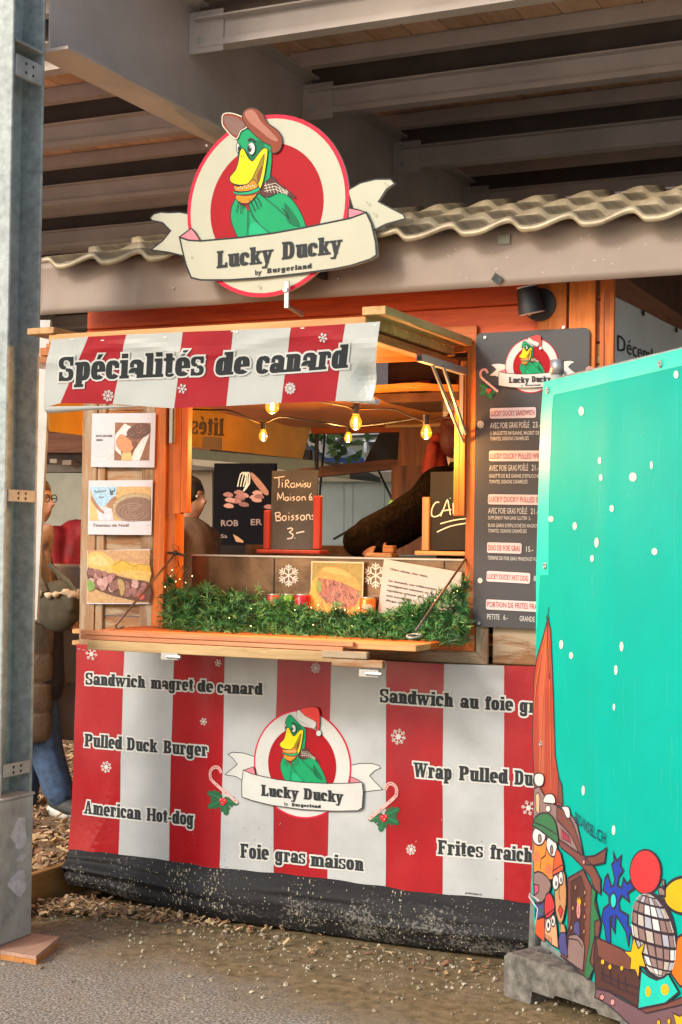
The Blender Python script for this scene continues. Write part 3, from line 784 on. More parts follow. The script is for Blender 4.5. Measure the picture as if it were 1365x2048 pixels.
for z_ in (onY(140, 1262, 0).z, onY(140, 1285, 0).z):      # shelf ends on the left side of the hut
    box('side_shelf_board', XL - .05, XL - .0, .0, .9, z_ - .01, z_ + .01, PALE_Y if z_ < 1.17 else ORANGE_Y, stall)
# support rods
def rod(a, b, name='support_rod', hook=True):
    m = MB(); a, b = Vector(a), Vector(b); m.tube([a, b], .0045, 8)
    if hook:
        d = (b - a).normalized(); pts = []
        for i in range(9):
            t = R_(i * 22); pts.append(b + Vector((0, 0, -.0)) + d * (.018 * math.sin(t)) + Vector((.018 * (1 - math.cos(t)), 0, -.004 * i / 9)))
        m.tube(pts, .004, 6)
    return m.build(name, plain('rod_' + str(len(MATS)), (.16, .10, .075), .4, .7), stall, True)
XJ = OX0 + .06
ra = onX(352, 1106, XJ); rb = onX(233, 1250, XJ); rod(ra, rb)
ra2 = onX(938, 1108, OX1 + .0); rb2 = onX(800, 1328, OX1); rod(ra2, onX(832, 1262, OX1), hook=False)
m = MB(); c = onX(828, 1272, OX1)
m.tube([c + Vector((.024 * math.cos(t), 0.028 * math.sin(t) , .005 * math.sin(t))) for t in [i * math.pi / 8 for i in range(17)]], .004, 6); m.build('ring', CHROME, stall, True)
m = MB(); m.ball(ra, .012); m.ball(ra2, .01); m.tube([ra + Vector((-.05, .02, 0)), ra, ra + Vector((.04, .02, -.01))], .005); m.build('rod_eye', BLACKM, stall, True)
# ---- fascia and roof
FY = -.20
fz0 = onY(700, 592, FY).z; fz1 = onY(1000, 462, FY).z + .015
fx0 = onY(84, 600, FY).x
fv = []; ff = []; NX, NZ = 240, 8
for j in range(NZ + 1):
    for i in range(NX + 1):
        x = fx0 + (1.2 - fx0) * i / NX; z = fz0 + (fz1 - fz0) * j / NZ
        d = 0
        dl = x - (fx0 + .47)                       # dented overlap of two sheets at the left
        if dl < 0: d = .016 - .02 * max(0, 1 + dl / .2) * (1 if dl > -.2 else 0)
        d += .012 * math.exp(-((x - fx0 - .48) / .018) ** 2) * (0.6 + .4 * math.sin(z * 40))
        d += .010 * noise.noise((x * 3.2, z * 6, 1)) * (1.6 if x < fx0 + .9 else .35)
        fv.append((x, FY - d, z))
for j in range(NZ):
    for i in range(NX): ff.append((j * (NX + 1) + i, j * (NX + 1) + i + 1, (j + 1) * (NX + 1) + i + 1, (j + 1) * (NX + 1) + i))
fas = mk('fascia', fv, ff, FASC, stall, smooth=True)
sm = fas.modifiers.new('thick', 'SOLIDIFY'); sm.thickness = .004; sm.offset = -1
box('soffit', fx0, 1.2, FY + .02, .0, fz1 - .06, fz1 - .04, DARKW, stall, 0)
m = MB()
for px, py in ((348, 577), (677, 556)):
    c = onY(px, py, FY - .006); m.ball(c, (.007, .006, .007), 8, 5)
m.build('screw', CHROME, stall, True)
# stuck squares on the fascia
fa = Art(Plane((0, FY - .010, 0), (0, -1, 0)), (0, 0, 1))
fa.poly([(996, 471), (1020, 469), (1020, 487), (996, 488)], plain('tape_green', (.25, .26, .18), .5), 1); fa.build('tape', stall)
fa.poly([(991, 545), (1007, 556), (998, 571), (983, 559)], plain('felt_square', (.06, .065, .06), .9, var=.4, vscale=120), 2); fa.build('felt_patch', stall)
wp = plain('white_scratch', (.6, .56, .5), .6)
for i in range(26):
    x, y = random.uniform(800, 1360), 0; y = 545 - (x - 800) * .065 + random.uniform(-75, 20); a = random.uniform(-1, 1); l = random.uniform(2, 7)
    if 520 < x < 830: continue
    fa.line([(x, y), (x + l * math.cos(a), y - l * math.sin(a))], .0012, wp, 1)
o = fa.build('scratches', stall); o['kind'] = 'stuff'
tagk = None
# roof sheet with tile profile
EX0, EX1 = onY(82, 520, -.29).x, 1.2
def tileprof(x):
    u = ((x + 50) / .224) % 1.0
    return .034 * (u / .68) ** 1.25 if u < .68 else .034 * (1 - ((u - .68) / .32)) ** .9 if True else 0
def prof2(x):
    u = ((x + 50.03) / .224) % 1.0
    if u < .70: return .034 * (.5 - .5 * math.cos(math.pi * u / .70)) ** 1.25
    if u < .92: return .034 * (.5 + .5 * math.cos(math.pi * (u - .70) / .22))
    return 0
ez = onY(1033, 448, -.29).z - .03
rows = []; pitch = .315
for r in range(4):
    y0 = -.29 + r * .34
    for k_, dy in enumerate((0, .003, .012, .17, .337)):
        step = .020 if k_ < 3 else .0
        if k_ == 0: rows.append((y0, ez + (y0 + .29) * pitch + .0))
        else: rows.append((y0 + dy, ez + (y0 + dy + .29) * pitch + .024 - .026 * dy / .337))
rv = []; rf = []; NXR = int((EX1 - EX0) / .0095)
for (y, z) in rows:
    for i in range(NXR + 1):
        x = EX0 + (EX1 - EX0) * i / NXR
        crush = 0
        if y < -.2: crush = .014 * noise.noise((x * 14, 2, 0)) if -3.1 < x < -2.0 else .003 * noise.noise((x * 9, 0, 0))
        rv.append((x, y + .004 * noise.noise((x * 6, y, 0)), z + prof2(x + (.0)) + crush))
rf_m = []
for j in range(len(rows) - 1):
    for i in range(NXR):
        rf.append((j * (NXR + 1) + i, j * (NXR + 1) + i + 1, (j + 1) * (NXR + 1) + i + 1, (j + 1) * (NXR + 1) + i)); rf_m.append(0)
rs = mk('roof_sheet', rv, rf, TILE, stall, smooth=True)
sm = rs.modifiers.new('thick', 'SOLIDIFY'); sm.thickness = .007; sm.offset = -1
# far roof slope and gable so the hut is closed
m = MB(); yb = rows[-1][0]; zb2 = rows[-1][1] + .02
m.add([(EX0, yb, zb2), (EX1, yb, zb2), (EX1, HD + .35, zb2 - .5), (EX0, HD + .35, zb2 - .5)], [(0, 1, 2, 3)])
o = m.build('rear_roof', TILE_D, stall); sm = o.modifiers.new('t', 'SOLIDIFY'); sm.thickness = .01
m = MB(); m.prism([(XL, .03, 2.4), (XL, HD, 2.4), (XL, HD, 2.7), (XL, yb, zb2 - .05), (XL, .03, 2.7)], (.02, 0, 0)); m.build('gable', DARKW, stall)
m = MB(); m.prism([(XR - .03, .03, 2.4), (XR - .03, HD, 2.4), (XR - .03, HD, 2.7), (XR - .03, yb, zb2 - .05), (XR - .03, .03, 2.7)], (.02, 0, 0)); m.build('gable', DARKW, stall)

# ---- raised hatch flap used as an awning
AY = -.86; AZ = 2.30; AX0, AX1 = -3.335, -1.99
flap = box('hatch_flap', AX0 + .02, AX1 - .05, AY + .01, -.03, AZ - .045, AZ - .03, CEILW, stall, .002)
FLAPW = wood('flap_wood', (.62, .24, .06), (.86, .46, .16), 'X')
y = AY + .01
while y < -.06:
    box('flap_board', AX0 + .03, AX1 - .03, y, y + .114, AZ - .028, AZ + .004, FLAPW, flap, .003); y += .121
box('flap_rail', AX0, AX0 + .05, AY, -.03, AZ - .075, AZ - .0455, ORANGE_Y, flap)
box('flap_rail', AX1 - .055, AX1 - .01, AY, -.03, AZ - .075, AZ - .0455, ORANGE_Y, flap)
box('flap_rail', AX0 + .052, AX1 - .057, AY, AY + .03, AZ - .075, AZ - .0455, ORANGE, flap)
box('flap_rim', AX1 - .04, AX1 + .045, AY - .0, -.03, AZ + .006, AZ + .034, PALE_Y, flap)
box('flap_rim', AX0 - .06, AX0 + .06, AY - .0, -.2, AZ + .006, AZ + .030, PALE_Y, flap)
m = MB(); bxr = OX1 - .012   # folding stay
m.box(bxr - .012, bxr + .012, -.48, -.02, AZ - .105, AZ - .100); m.box(bxr - .012, bxr - .009, -.48, -.02, AZ - .100, AZ - .078); m.box(bxr + .009, bxr + .012, -.48, -.02, AZ - .100, AZ - .078)
m.tube([(bxr, -.36, AZ - .10), (bxr, -.03, AZ - .36)], .007, 6); m.tube([(bxr + .012, -.28, AZ - .10), (bxr + .012, -.035, AZ - .33)], .007, 6)
m.build('stay', CHROME, flap)

# ================================================================== PRINTED SIGNS
CSIGN = Plane((0, -.31, 0), (0, -1, 0)); FSIGN = (360, 200, .34432)
def wob(ax, sx, sy, seed, ridge=0):
    def f(u, v):
        return ax * noise.noise((u * sx, v * sy, seed)) + ax * .35 * noise.noise((u * sx * 3.1, v * sy * 3.1, seed + 9))
    return f
def low_disp(u, v):
    # v is metres above z=0 here
    d = .009 * noise.noise((u * 2.6, v * 1.6, 3)) + .0042 * noise.noise((u * 9, v * 4, 8))
    d += .006 * math.exp(-((u - v * .35 - (LBU0 or 0) - .02) / .035) ** 2) * max(0, 1 - v)
    k = max(0, .45 - v) * max(0, 1 - (u - LBU0) / .5) if LBU0 is not None else 0
    return d + .10 * k * k * 4 * .5
LBU0 = None
CLOW = Plane((0, -.040, 0), (0, -1, 0), low_disp); FLOW = (380, 1280, .32234)
CMENU = Plane((0, -.030, 0), (0, -1, 0)); FMENU = (940, 650, .17090)
CSIGN_HI = Plane((0, -.31, 0), (0, -1, 0))
def frame_of(pl, fr, l, r):
    a = Art(pl, fr); A = Vector(a.q(*l)); B = Vector(a.q(*r)); return (A + B) / 2, (B.x - A.x) / 2
SC_, SR_ = frame_of(CSIGN, FSIGN, (45, 645), (985, 585))
LC_, LR_ = frame_of(CLOW, FLOW, (403, 750), (1005, 790))
MC_, MR_ = frame_of(CMENU, FMENU, (417, 470), (1040, 475))
def emblem(art, C, R, lw, hat, ribbon_px=None):
    """round duck-and-ribbon logo, drawn in its own proportions round centre C with radius R"""
    q0 = art.q
    src = Art(CSIGN, FSIGN); low = Art(CLOW, FLOW)
    def qs(x, y): 
        p = (Vector(src.q(x, y)) - SC_) / SR_; p = C + p * R; return (p.x, p.y)
    def ql(x, y):
        p = (Vector(low.q(x, y)) - LC_) / LR_; p = C + p * R; return (p.x, p.y)
    # tails behind
    art.q = qs if hat == 'cap' else ql
    if hat == 'cap':
        art.poly([(90, 668), (0, 652), (-60, 655), (-110, 652), (-150, 662), (-172, 685), (-160, 700), (-100, 712), (-52, 760), (-100, 820), (-165, 870), (-60, 885), (20, 905), (60, 820)], CREAM, 1, 0, INK, lw)
        art.poly([(975, 525), (1050, 482), (1140, 460), (1225, 460), (1250, 485), (1200, 520), (1155, 590), (1230, 630), (1300, 665), (1310, 690), (1200, 720), (1130, 755), (1040, 740)], CREAM, 1, 0, INK, lw)
        rim, white = INKRS, CREAM
    else:
        art.poly([(430, 730), (340, 700), (270, 695), (242, 708), (275, 735), (300, 770), (270, 795), (222, 835), (290, 845), (335, 872), (420, 880)], INKW, 1, 0, INK, lw)
        art.poly([(995, 778), (1060, 765), (1130, 765), (1180, 780), (1186, 795), (1150, 810), (1117, 842), (1150, 880), (1200, 928), (1140, 935), (1070, 945), (990, 900)], INKW, 1, 0, INK, lw)
        rim, white = INKRS, INKW
    def circ(r, cy=0, n=56): return [(C.x + R * r * math.cos(2 * math.pi * i / n), C.y + R * (cy + r * math.sin(2 * math.pi * i / n))) for i in range(n)]
    art.uvpoly(circ(1.0), rim, 2); art.uvpoly(circ(.955 if hat == 'cap' else .968), white, 3)
    art.uvpoly(circ(.70, -.01), INKR, 4)
    # duck
    art.q = qs
    art.poly([(330, 572), (305, 620), (298, 680), (313, 740), (350, 812), (400, 815), (545, 800), (725, 770), (729, 715), (702, 650), (660, 585), (610, 545), (560, 538), (520, 560), (470, 540), (410, 575), (395, 600), (402, 640), (385, 620), (345, 600)], INKG, 5, 3, INK, lw * .7)
    art.poly([(610, 600), (650, 640), (690, 700), (700, 740), (640, 720), (620, 680)], INKGD, 6, 3)
    art.poly([(400, 780), (420, 720), (470, 715), (500, 745), (520, 775), (450, 790)], INKGL, 6, 3)
    art.poly([(385, 600), (405, 600), (404, 640), (396, 655)], INKR, 6)
    art.poly([(385, 160), (355, 195), (340, 240), (342, 300), (360, 420), (440, 520), (475, 535), (505, 515), (528, 455), (538, 275), (490, 245), (440, 205)], INKG, 7, 2, INK, lw * .7)
    art.poly([(385, 330), (400, 360), (430, 380), (450, 420), (470, 380), (500, 330), (490, 250), (430, 240)], INKGD, 7.6, 2)
    art.poly([(545, 448), (528, 458), (500, 480), (470, 530), (480, 555), (520, 565), (560, 545), (600, 540), (640, 560), (672, 572), (670, 560), (610, 510), (575, 488), (560, 465)], INKBD, 8.4, 2, INK, lw * .6)
    for i in range(7):
        art.line([(500 + i * 20, 480 + i * 7), (515 + i * 20, 545 - abs(i - 3) * 2)], lw * .35, INKC, 9); 
    for i in range(3): art.line([(495, 500 + i * 16), (560, 485 + i * 18), (630, 540 + i * 6)], lw * .35, INKC, 9)
    art.poly([(330, 556), (435, 548), (455, 545), (420, 590), (388, 604), (345, 592)], INKO, 9, 2, INK, lw * .6)
    art.poly([(318, 552), (325, 545), (420, 548), (470, 525), (470, 540), (430, 556), (380, 562)], INKB, 9.6)
    art.poly([(315, 532), (340, 540), (400, 535), (440, 520), (478, 500), (470, 525), (430, 545), (380, 552), (325, 548)], INKGL, 10.2, 2, INK, lw * .4)
    art.poly([(320, 498), (345, 505), (400, 490), (432, 450), (455, 465), (462, 500), (440, 520), (380, 534), (328, 530)], INKO, 10.8, 2, INK, lw * .5)
    for i in range(9): art.oval(345 + i * 12, 518 - i * 1.6 + (i % 2) * -9, 3.2, 5, INKC, 11.2, 6)
    # bill
    art.poly([(372, 283), (355, 300), (346, 360), (330, 410), (298, 448), (299, 475), (325, 492), (365, 497), (405, 488), (440, 450), (462, 500), (474, 520), (492, 470), (505, 400), (517, 310), (515, 288), (500, 281), (480, 293), (455, 325), (430, 357), (408, 342), (388, 305)], INKY, 12, 2, INK, lw * .7)
    art.poly([(498, 318), (480, 345), (460, 390), (428, 460), (445, 470), (458, 492), (475, 450), (490, 380)], INKYD, 12.6, 2, INK, lw * .5)
    art.poly([(455, 440), (475, 400), (485, 385), (474, 440), (460, 485)], INKB, 12.9, 2)
    art.oval(364, 330, 2.5, 7, INKYD, 12.7, 8); art.oval(376, 327, 2.5, 7, INKYD, 12.7, 8)
    art.oval(423, 285, 22, 37, INKW, 13, 18, INK, lw * .5); art.oval(413, 287, 11, 20, INK, 13.6, 14); art.oval(417, 278, 4, 6, INKW, 14, 8)
    art.oval(345, 280, 10, 27, INKW, 13, 14, INK, lw * .5); art.oval(349, 287, 6, 14, INK, 13.6, 10)
    art.line([(402, 238), (422, 229), (440, 243)], lw * 1.6, INK, 13, 2)
    for L in ([(402, 640), (400, 720), (397, 800)], [(402, 602), (430, 680), (480, 735), (545, 790)], [(430, 570), (445, 595), (460, 635)], [(448, 560), (465, 585), (476, 622)], [(410, 580), (425, 610), (442, 648)],
              [(470, 548), (560, 620), (640, 692), (600, 630)], [(345, 605), (340, 630), (333, 655)], [(360, 605), (362, 635), (360, 662)], [(375, 610), (378, 635)]):
        art.line(L, lw * .55, INK, 13, 2)
    if hat == 'cap':
        art.poly([(252, 112), (260, 86), (290, 79), (330, 86), (372, 104), (405, 140), (388, 168), (362, 182), (340, 226), (310, 214), (275, 176), (255, 148)], INKB, 13, 3, INKC, lw * .7)
        art.poly([(262, 105), (300, 98), (350, 115), (385, 150), (360, 178), (340, 210), (310, 196), (280, 160)], plain('cap_shade', (.14, .04, .02), .5), 13.6, 3)
        art.poly([(370, 92), (385, 62), (420, 49), (460, 60), (490, 90), (520, 140), (570, 175), (597, 215), (602, 255), (587, 295), (557, 313), (535, 302), (537, 272), (490, 246), (440, 206), (400, 160), (375, 120)], INKB, 14, 3, INK, lw * .6)
        art.poly([(385, 80), (420, 60), (450, 80), (480, 130), (540, 190), (580, 240), (540, 235), (470, 180), (410, 130)], plain('cap_light', (.31, .08, .037), .5), 14.6, 3)
    else:
        art.q = ql
        art.poly([(672, 450), (700, 425), (760, 413), (795, 418), (810, 445), (812, 520), (803, 566), (790, 560), (795, 500), (780, 520), (700, 465)], plain('hat_red', (.78, .01, .008), .4) if 'hat_red' not in MATS else MATS['hat_red'], 14, 2, INK, lw * .5)
        art.poly([(672, 436), (665, 480), (690, 502), (745, 535), (775, 550), (792, 520), (778, 500), (720, 470), (688, 436)], INKW, 15, 2, INK, lw * .4)
        art.oval(806, 577, 17, 19, INKW, 15, 14, INK, lw * .4)
    # ribbon front
    if hat == 'cap':
        art.q = qs
        art.poly([(8, 798), (75, 748), (97, 772), (128, 822), (60, 818)], INKP, 15, 0, INK, lw)
        art.poly([(985, 692), (985, 630), (1040, 640), (1093, 658)], INKP, 15, 0, INK, lw)
        art.poly([(8, 800), (60, 818), (130, 822), (350, 803), (545, 778), (730, 745), (1000, 690), (1090, 656), (1120, 720), (1145, 830), (1150, 905), (1110, 930), (1000, 965), (900, 985), (700, 1012), (480, 1036), (300, 1048), (130, 1048), (75, 1035), (45, 960), (25, 880)], CREAM, 16, 0, INK, lw * 1.3)
    else:
        art.q = ql
        art.poly([(345, 805), (408, 783), (420, 832), (380, 826)], INKP, 15, 0, INK, lw)
        art.poly([(1005, 845), (1040, 860), (1072, 882), (1000, 884)], INKP, 15, 0, INK, lw)
        art.poly([(345, 803), (400, 828), (550, 862), (700, 880), (860, 888), (1000, 886), (1076, 880), (1083, 940), (1076, 1040), (1050, 1056), (900, 1060), (700, 1048), (520, 1022), (400, 992), (336, 970), (335, 890)], INKW, 16, 0, INK, lw * 1.1)
    art.q = q0
def holly(art, cx, cy, s, cane, lw, flip=1):
    """candy cane over a holly sprig, px units"""
    def X(pts): return [(cx + flip * a * s, cy + b * s) for a, b in pts]
    if 'holly' not in MATS: plain('holly', (.012, .11, .04), .4); plain('berry', (.66, .02, .03), .3); plain('cane', (.72, .42, .38), .4)
    for a0 in cane:
        t = R_(a0); L = 34; pts = []
        for k in range(9):
            u = k / 8; wd = 9 * math.sin(math.pi * min(1, u * 1.05)) + (3.5 if k % 2 else -.5)
            pts.append((L * u, wd))
        for k in range(8, -1, -1):
            u = k / 8; wd = 9 * math.sin(math.pi * min(1, u * 1.05)) + (3.5 if k % 2 else -.5); pts.append((L * u, -wd))
        rot = [(a * math.cos(t) - b * math.sin(t), a * math.sin(t) + b * math.cos(t)) for a, b in pts]
        art.poly(X(rot), MATS['holly'], 5, 0, None)
        art.line(X([(3 * math.cos(t), 3 * math.sin(t)), (30 * math.cos(t), 30 * math.sin(t))]), lw * .5, INKGL, 5.6)
    pl = [(28, 6)] + [(-2, -17), (-15, -40)] 
    hook = [(-15 + 0 - 9 + 9 * math.cos(R_(a)) , -44 - 11 * math.sin(R_(a))) for a in range(200, -10, -25)]
    hk = [(31, 7), (-18, -34), (-25, -46), (-24, -57), (-16, -64), (-7, -62), (-2, -52)]
    art.line(X(hk), 6.2 * s * .0021, MATS['cane'], 7, 3)
    pp = crm(hk, 6, False)
    for i in range(1, len(pp) - 1, 2): art.line(X([(pp[i][0] - 1.7, pp[i][1] - .8), (pp[i][0] + 1.7, pp[i][1] + .8)]), 1.3 * s * .0021, INKR, 7.6)
    for a, b in ((-2, 2), (5, 3), (1, 8)): art.oval(cx + flip * a * s, cy + b * s, 4.4 * s, 5 * s, MATS['berry'], 8, 10, INKR, lw * .3); art.oval(cx + flip * (a - 1) * s, cy + (b - 1.5) * s, 1.1 * s, 1.2 * s, INKW, 8.6, 6)

# ---- round cut-out sign above the fascia
def plate_prism(mb, art, pts, y_front, th):
    uv = [art.q(*p) for p in pts]; mb.prism([art.pl.lift(u, v, -.002 - th) for u, v in uv], art.pl.n * th)
sg = thing('shop_sign', (SC_.x, -.31, 2.5), 'round cream and red sign with a duck in a brown cap above the roof edge', 'sign')
art = Art(CSIGN, FSIGN); mb = MB()
pc = [(SC_.x + SR_ * math.cos(2 * math.pi * i / 56), SC_.y + SR_ * math.sin(2 * math.pi * i / 56)) for i in range(56)]
mb.prism([CSIGN.lift(u, v, -.010) for u, v in pc], CSIGN.n * .010)
for P in ([(8, 800), (60, 818), (130, 822), (350, 803), (545, 778), (730, 745), (1000, 690), (1090, 656), (1120, 720), (1145, 830), (1150, 905), (1110, 930), (1000, 965), (900, 985), (700, 1012), (480, 1036), (300, 1048), (130, 1048), (75, 1035), (45, 960), (25, 880)],
          [(90, 668), (0, 652), (-60, 655), (-110, 652), (-150, 662), (-172, 685), (-160, 700), (-100, 712), (-52, 760), (-100, 820), (-165, 870), (-60, 885), (20, 905), (60, 820)],
          [(975, 525), (1050, 482), (1140, 460), (1225, 460), (1250, 485), (1200, 520), (1155, 590), (1230, 630), (1300, 665), (1310, 690), (1200, 720), (1130, 755), (1040, 740)],
          [(252, 112), (260, 86), (290, 79), (330, 86), (372, 104), (385, 62), (420, 49), (460, 60), (490, 90), (520, 140), (480, 200), (300, 200), (275, 176), (255, 148)]):
    mb.prism([CSIGN.lift(*art.q(*p), -.0105 + .0001 * len(P) * .01) for p in P], CSIGN.n * .0103)
mb.build('plate', plain('plate_board', (.55, .53, .45), .5), sg)
emblem(art, SC_, SR_, .0055, 'cap'); art.build('emblem', sg)
art = Art(CSIGN, FSIGN)
slab(art, 'Lucky', (222, 982), (548, 948), 100, INK, 19); art.build('lettering', sg); slab(art, 'Ducky', (600, 932), (948, 893), 102, INK, 19); art.build('lettering', sg)
sans(art, 'by', (447, 1020), (484, 1016), 30, INK, 19, .02); slab(art, 'Burgerland'.replace('', '') if False else 'Burgerland', (515, 1010), (775, 980), 28, INK, 19, gap=.08)
dirt = plain('sign_dirt', (.40, .37, .28), .8)
for x, y in ((1200, 490), (1135, 665), (1095, 600), (80, 920), (465, 1085), (165, 270)): art.poly([(x - 6, y), (x, y - 9), (x + 7, y - 2), (x + 2, y + 8)], dirt, 19.5, 2)
art.build('lettering', sg)
c = CSIGN.lift(*Art(CSIGN, FSIGN).q(640, 1140))
m = MB(); m.box(c.x - .010, c.x + .010, c.y - .030, c.y - .022, c.z - .05, c.z + .055); m.box(c.x - .010, c.x + .010, c.y - .0225, c.y + .10, c.z - .050, c.z - .044); m.tube([(c.x, c.y - .03, c.z - .04), (c.x + .004, c.y + .10, c.z - .06)], .008, 8)
m.tube([(c.x - .004, c.y - .035, c.z + .02), (c.x - .004, c.y - .022, c.z + .02)], .012, 10)
bevel(m.build('clamp', CHROME, sg), .002)
m = MB(); m.box(SC_.x - .2, SC_.x - .18, -.297, -.213, 2.56, 2.60); m.box(SC_.x + .2, SC_.x + .22, -.297, -.213, 2.56, 2.6); m.build('mounting_bracket', BLACKM, sg)

# ---- awning banner
bt0 = onY(103, 680, AY - .012); bt1 = onY(761, 643, AY - .012)
bb = onY(745, 800, AY - .10)
PA0 = Vector((0, AY - .030, bt0.z))
nrm = Vector((0, -1, 0)) ; dz = bt1.z - bb.z; dy = .088
nrm = Vector((0, -dz, -dy)).normalized() * 1.0
def aw_disp(u, v):
    return .007 * noise.noise((u * 2.2, v * 5, 1)) + .003 * noise.noise((u * 8, v * 9, 4)) + .008 * math.exp(-((v + .06 + .025 * math.sin(u * 9)) / .018) ** 2) * (0.5 + .5 * noise.noise((u * 3, 1, 1))) - (.03 * math.exp(-(((u - AWR + .07) / .045) ** 2 + ((v + .20) / .05) ** 2)) if AWR is not None else 0)
AWR = None
PAW = Plane(PA0, Vector((0, -dz, -dy)), aw_disp)
ab = thing('awning_banner', (-2.8, AY, 2.15), 'striped vinyl banner reading Spécialités de canard hung from the raised flap', 'banner')
A0 = Art(PAW); AWR = A0.q(761, 643)[0]; AWL = A0.q(103, 680)[0]
top = [(103, 679), (178, 673), (254, 669), (366, 664), (467, 660), (583, 655), (691, 648), (761, 643)]
bot = [(88, 815), (122, 806), (226, 808), (350, 816), (453, 812), (563, 806), (672, 802), (744, 802)]
b0 = AWR
for i in range(7):
    for mtl, nm in ((REDV if i % 2 else WHITEV, 'stripe'),):
        art = Art(PAW, maxedge=.03)
        (xa, ya), (xb, yb) = top[i], top[i + 1]; (xc, yc), (xd, yd) = bot[i], bot[i + 1]
        pts = [(xa, ya), (xb, yb)]
        if i == 0: pts = [(103, 679), (178, 673), (122, 806), (88, 815), (90, 740)]
        else: pts = [(xa, ya), (xb, yb), (xd, yd), (xc, yc)]
        art.poly(pts, mtl, 1 if i % 2 else 1.0); o = art.build(nm, ab)
        o.modifiers.new('t', 'SOLIDIFY').thickness = .0008
# curled-under lower corners
def curl(x0, x1, y0, y1, r0, r1, mat):
    """a strip rolled back under the lower hem, from px (x0,y0) to (x1,y1)"""
    V = []; F = []; n = 18; k = 8
    A = PAW.lift(*A0.q(x0, y0)); B = PAW.lift(*A0.q(x1, y1))
    for i in range(n + 1):
        t = i / n; p = A.lerp(B, t); r = r0 + (r1 - r0) * t
        for j in range(k + 1):
            a = math.pi * j / k; V.append(p + Vector((0, r * (1 - math.cos(a)) * .9, -r * math.sin(a) * .8)))
    for i in range(n):
        for j in range(k): F.append((i * (k + 1) + j, (i + 1) * (k + 1) + j, (i + 1) * (k + 1) + j + 1, i * (k + 1) + j + 1))
    mk('curled_hem', V, F, mat, ab, smooth=True)
curl(88, 280, 813, 811, .030, .003, WHITEV); curl(690, 748, 801, 797, .004, .026, WHITEV)
art = Art(PAW, maxedge=.03); art.base = 4
slab(art, 'Spécialités', (118, 762), (408, 750), 48, INK, 4, INKW, .0065, shear=.22); art.build('lettering', ab)
slab(art, 'de', (430, 751), (498, 747), 46, INK, 4, INKW, .0065, shear=.22); art.build('lettering', ab)
slab(art, 'canard', (512, 748), (695, 735), 46, INK, 4, INKW, .0065, shear=.22)
art.build('lettering', ab)
for cx, cy, r, n in ((218, 791, 11, 8), (366, 777, 9, 6), (582, 776, 11, 10), (648, 675, 9, 6)):
    art = Art(PAW, maxedge=.03); art.base = 3; art.flake(cx, cy, r, INKW, 3, n, 0, .0026); art.build('snowflake', ab)
m = MB()
for px, py in ((146, 679), (207, 680), (332, 674), (467, 662), (474, 664), (606, 656), (752, 650)): c = PAW.lift(*A0.q(px, py), .002); m.box(c.x - .007, c.x + .007, c.y - .001, c.y + .001, c.z - .0015, c.z + .0015)
m.build('staple', CHROME, ab)

# ---- big lower banner
lb = thing('front_banner', (-2.7, -.035, .2), 'large red and white striped menu banner covering the lower front of the stall', 'banner')
LA = Art(CLOW); LBU0 = LA.q(150, 1500)[0]
tops = [(153, 1288), (250, 1293), (350, 1299), (450, 1304), (556, 1308), (663, 1314), (775, 1322), (889, 1328), (1010, 1331), (1110, 1334)]
mids = [(148, 1500), (243, 1510), (343, 1520), (447, 1520), (549, 1530), (658, 1540), (773, 1550), (886, 1560), (1008, 1570), (1105, 1580)]
bots = [(139, 1700), (238, 1716), (339, 1731), (440, 1742), (548, 1752), (655, 1767), (772, 1783), (886, 1800), (1008, 1815), (1100, 1826)]
for i in range(9):
    art = Art(CLOW, maxedge=.05)
    art.poly([tops[i], tops[i + 1], mids[i + 1], bots[i + 1], bots[i], mids[i]], WHITEL if i % 2 else REDL, 1)
    o = art.build('stripe', lb); o.modifiers.new('t', 'SOLIDIFY').thickness = .0006
art = Art(CLOW, maxedge=.06)
for i in range(1, 9): art.line([tops[i], mids[i], bots[i]], .0016, plain('stripe_edge', (.25, .02, .03), .5) if 'stripe_edge' not in MATS else MATS['stripe_edge'], 2)
art.build('stripe_edge', lb)
for words in ([('Sandwich', (171, 1369), (292, 1376), 24), ('magret', (303, 1377), (388, 1382), 24), ('de', (396, 1383), (427, 1385), 24), ('canard', (435, 1386), (526, 1390), 24)],
              [('Pulled', (169, 1493), (246, 1499), 26), ('Duck', (255, 1500), (316, 1505), 26), ('Burger', (328, 1506), (416, 1513), 26)],
              [('American', (168, 1627), (283, 1640), 26), ('Hot-dog', (294, 1641), (389, 1651), 26)],
              [('Foie', (482, 1715), (539, 1720), 29), ('gras', (551, 1722), (612, 1728), 27), ('maison', (622, 1732), (728, 1742), 27)],
              [('Sandwich', (762, 1404), (908, 1414), 27), ('au', (922, 1415), (958, 1418), 27), ('foie', (971, 1419), (1027, 1422), 27), ('gras', (1040, 1424), (1105, 1429), 27)],
              [('Wrap', (829, 1553), (905, 1560), 29), ('Pulled', (919, 1560), (1016, 1568), 29), ('Duck', (1029, 1569), (1098, 1575), 29)],
              [('Frites', (876, 1708), (966, 1716), 29), ('fraiches', (980, 1718), (1095, 1728), 29)]):
    art = Art(CLOW)
    for t_, a_, b_, h_ in words: slab(art, t_, a_, b_, h_, INK, 5, INKW, .0065); art.build('lettering', lb)
art = Art(CLOW, FLOW, maxedge=.05); art.base = 2; emblem(art, LC_, LR_, .003, 'santa'); art.build('emblem', lb)
art = Art(CLOW, FLOW); art.base = 2
slab(art, 'Lucky', (455, 962), (683, 985), 70, INK, 19); slab(art, 'Ducky', (715, 985), (958, 1008), 70, INK, 19)
sans(art, 'by', (597, 1022), (620, 1025), 22, INK, 19, .02); slab(art, 'Burgerland', (642, 1027), (820, 1040), 20, INK, 19, gap=.08)
art.build('lettering', lb)
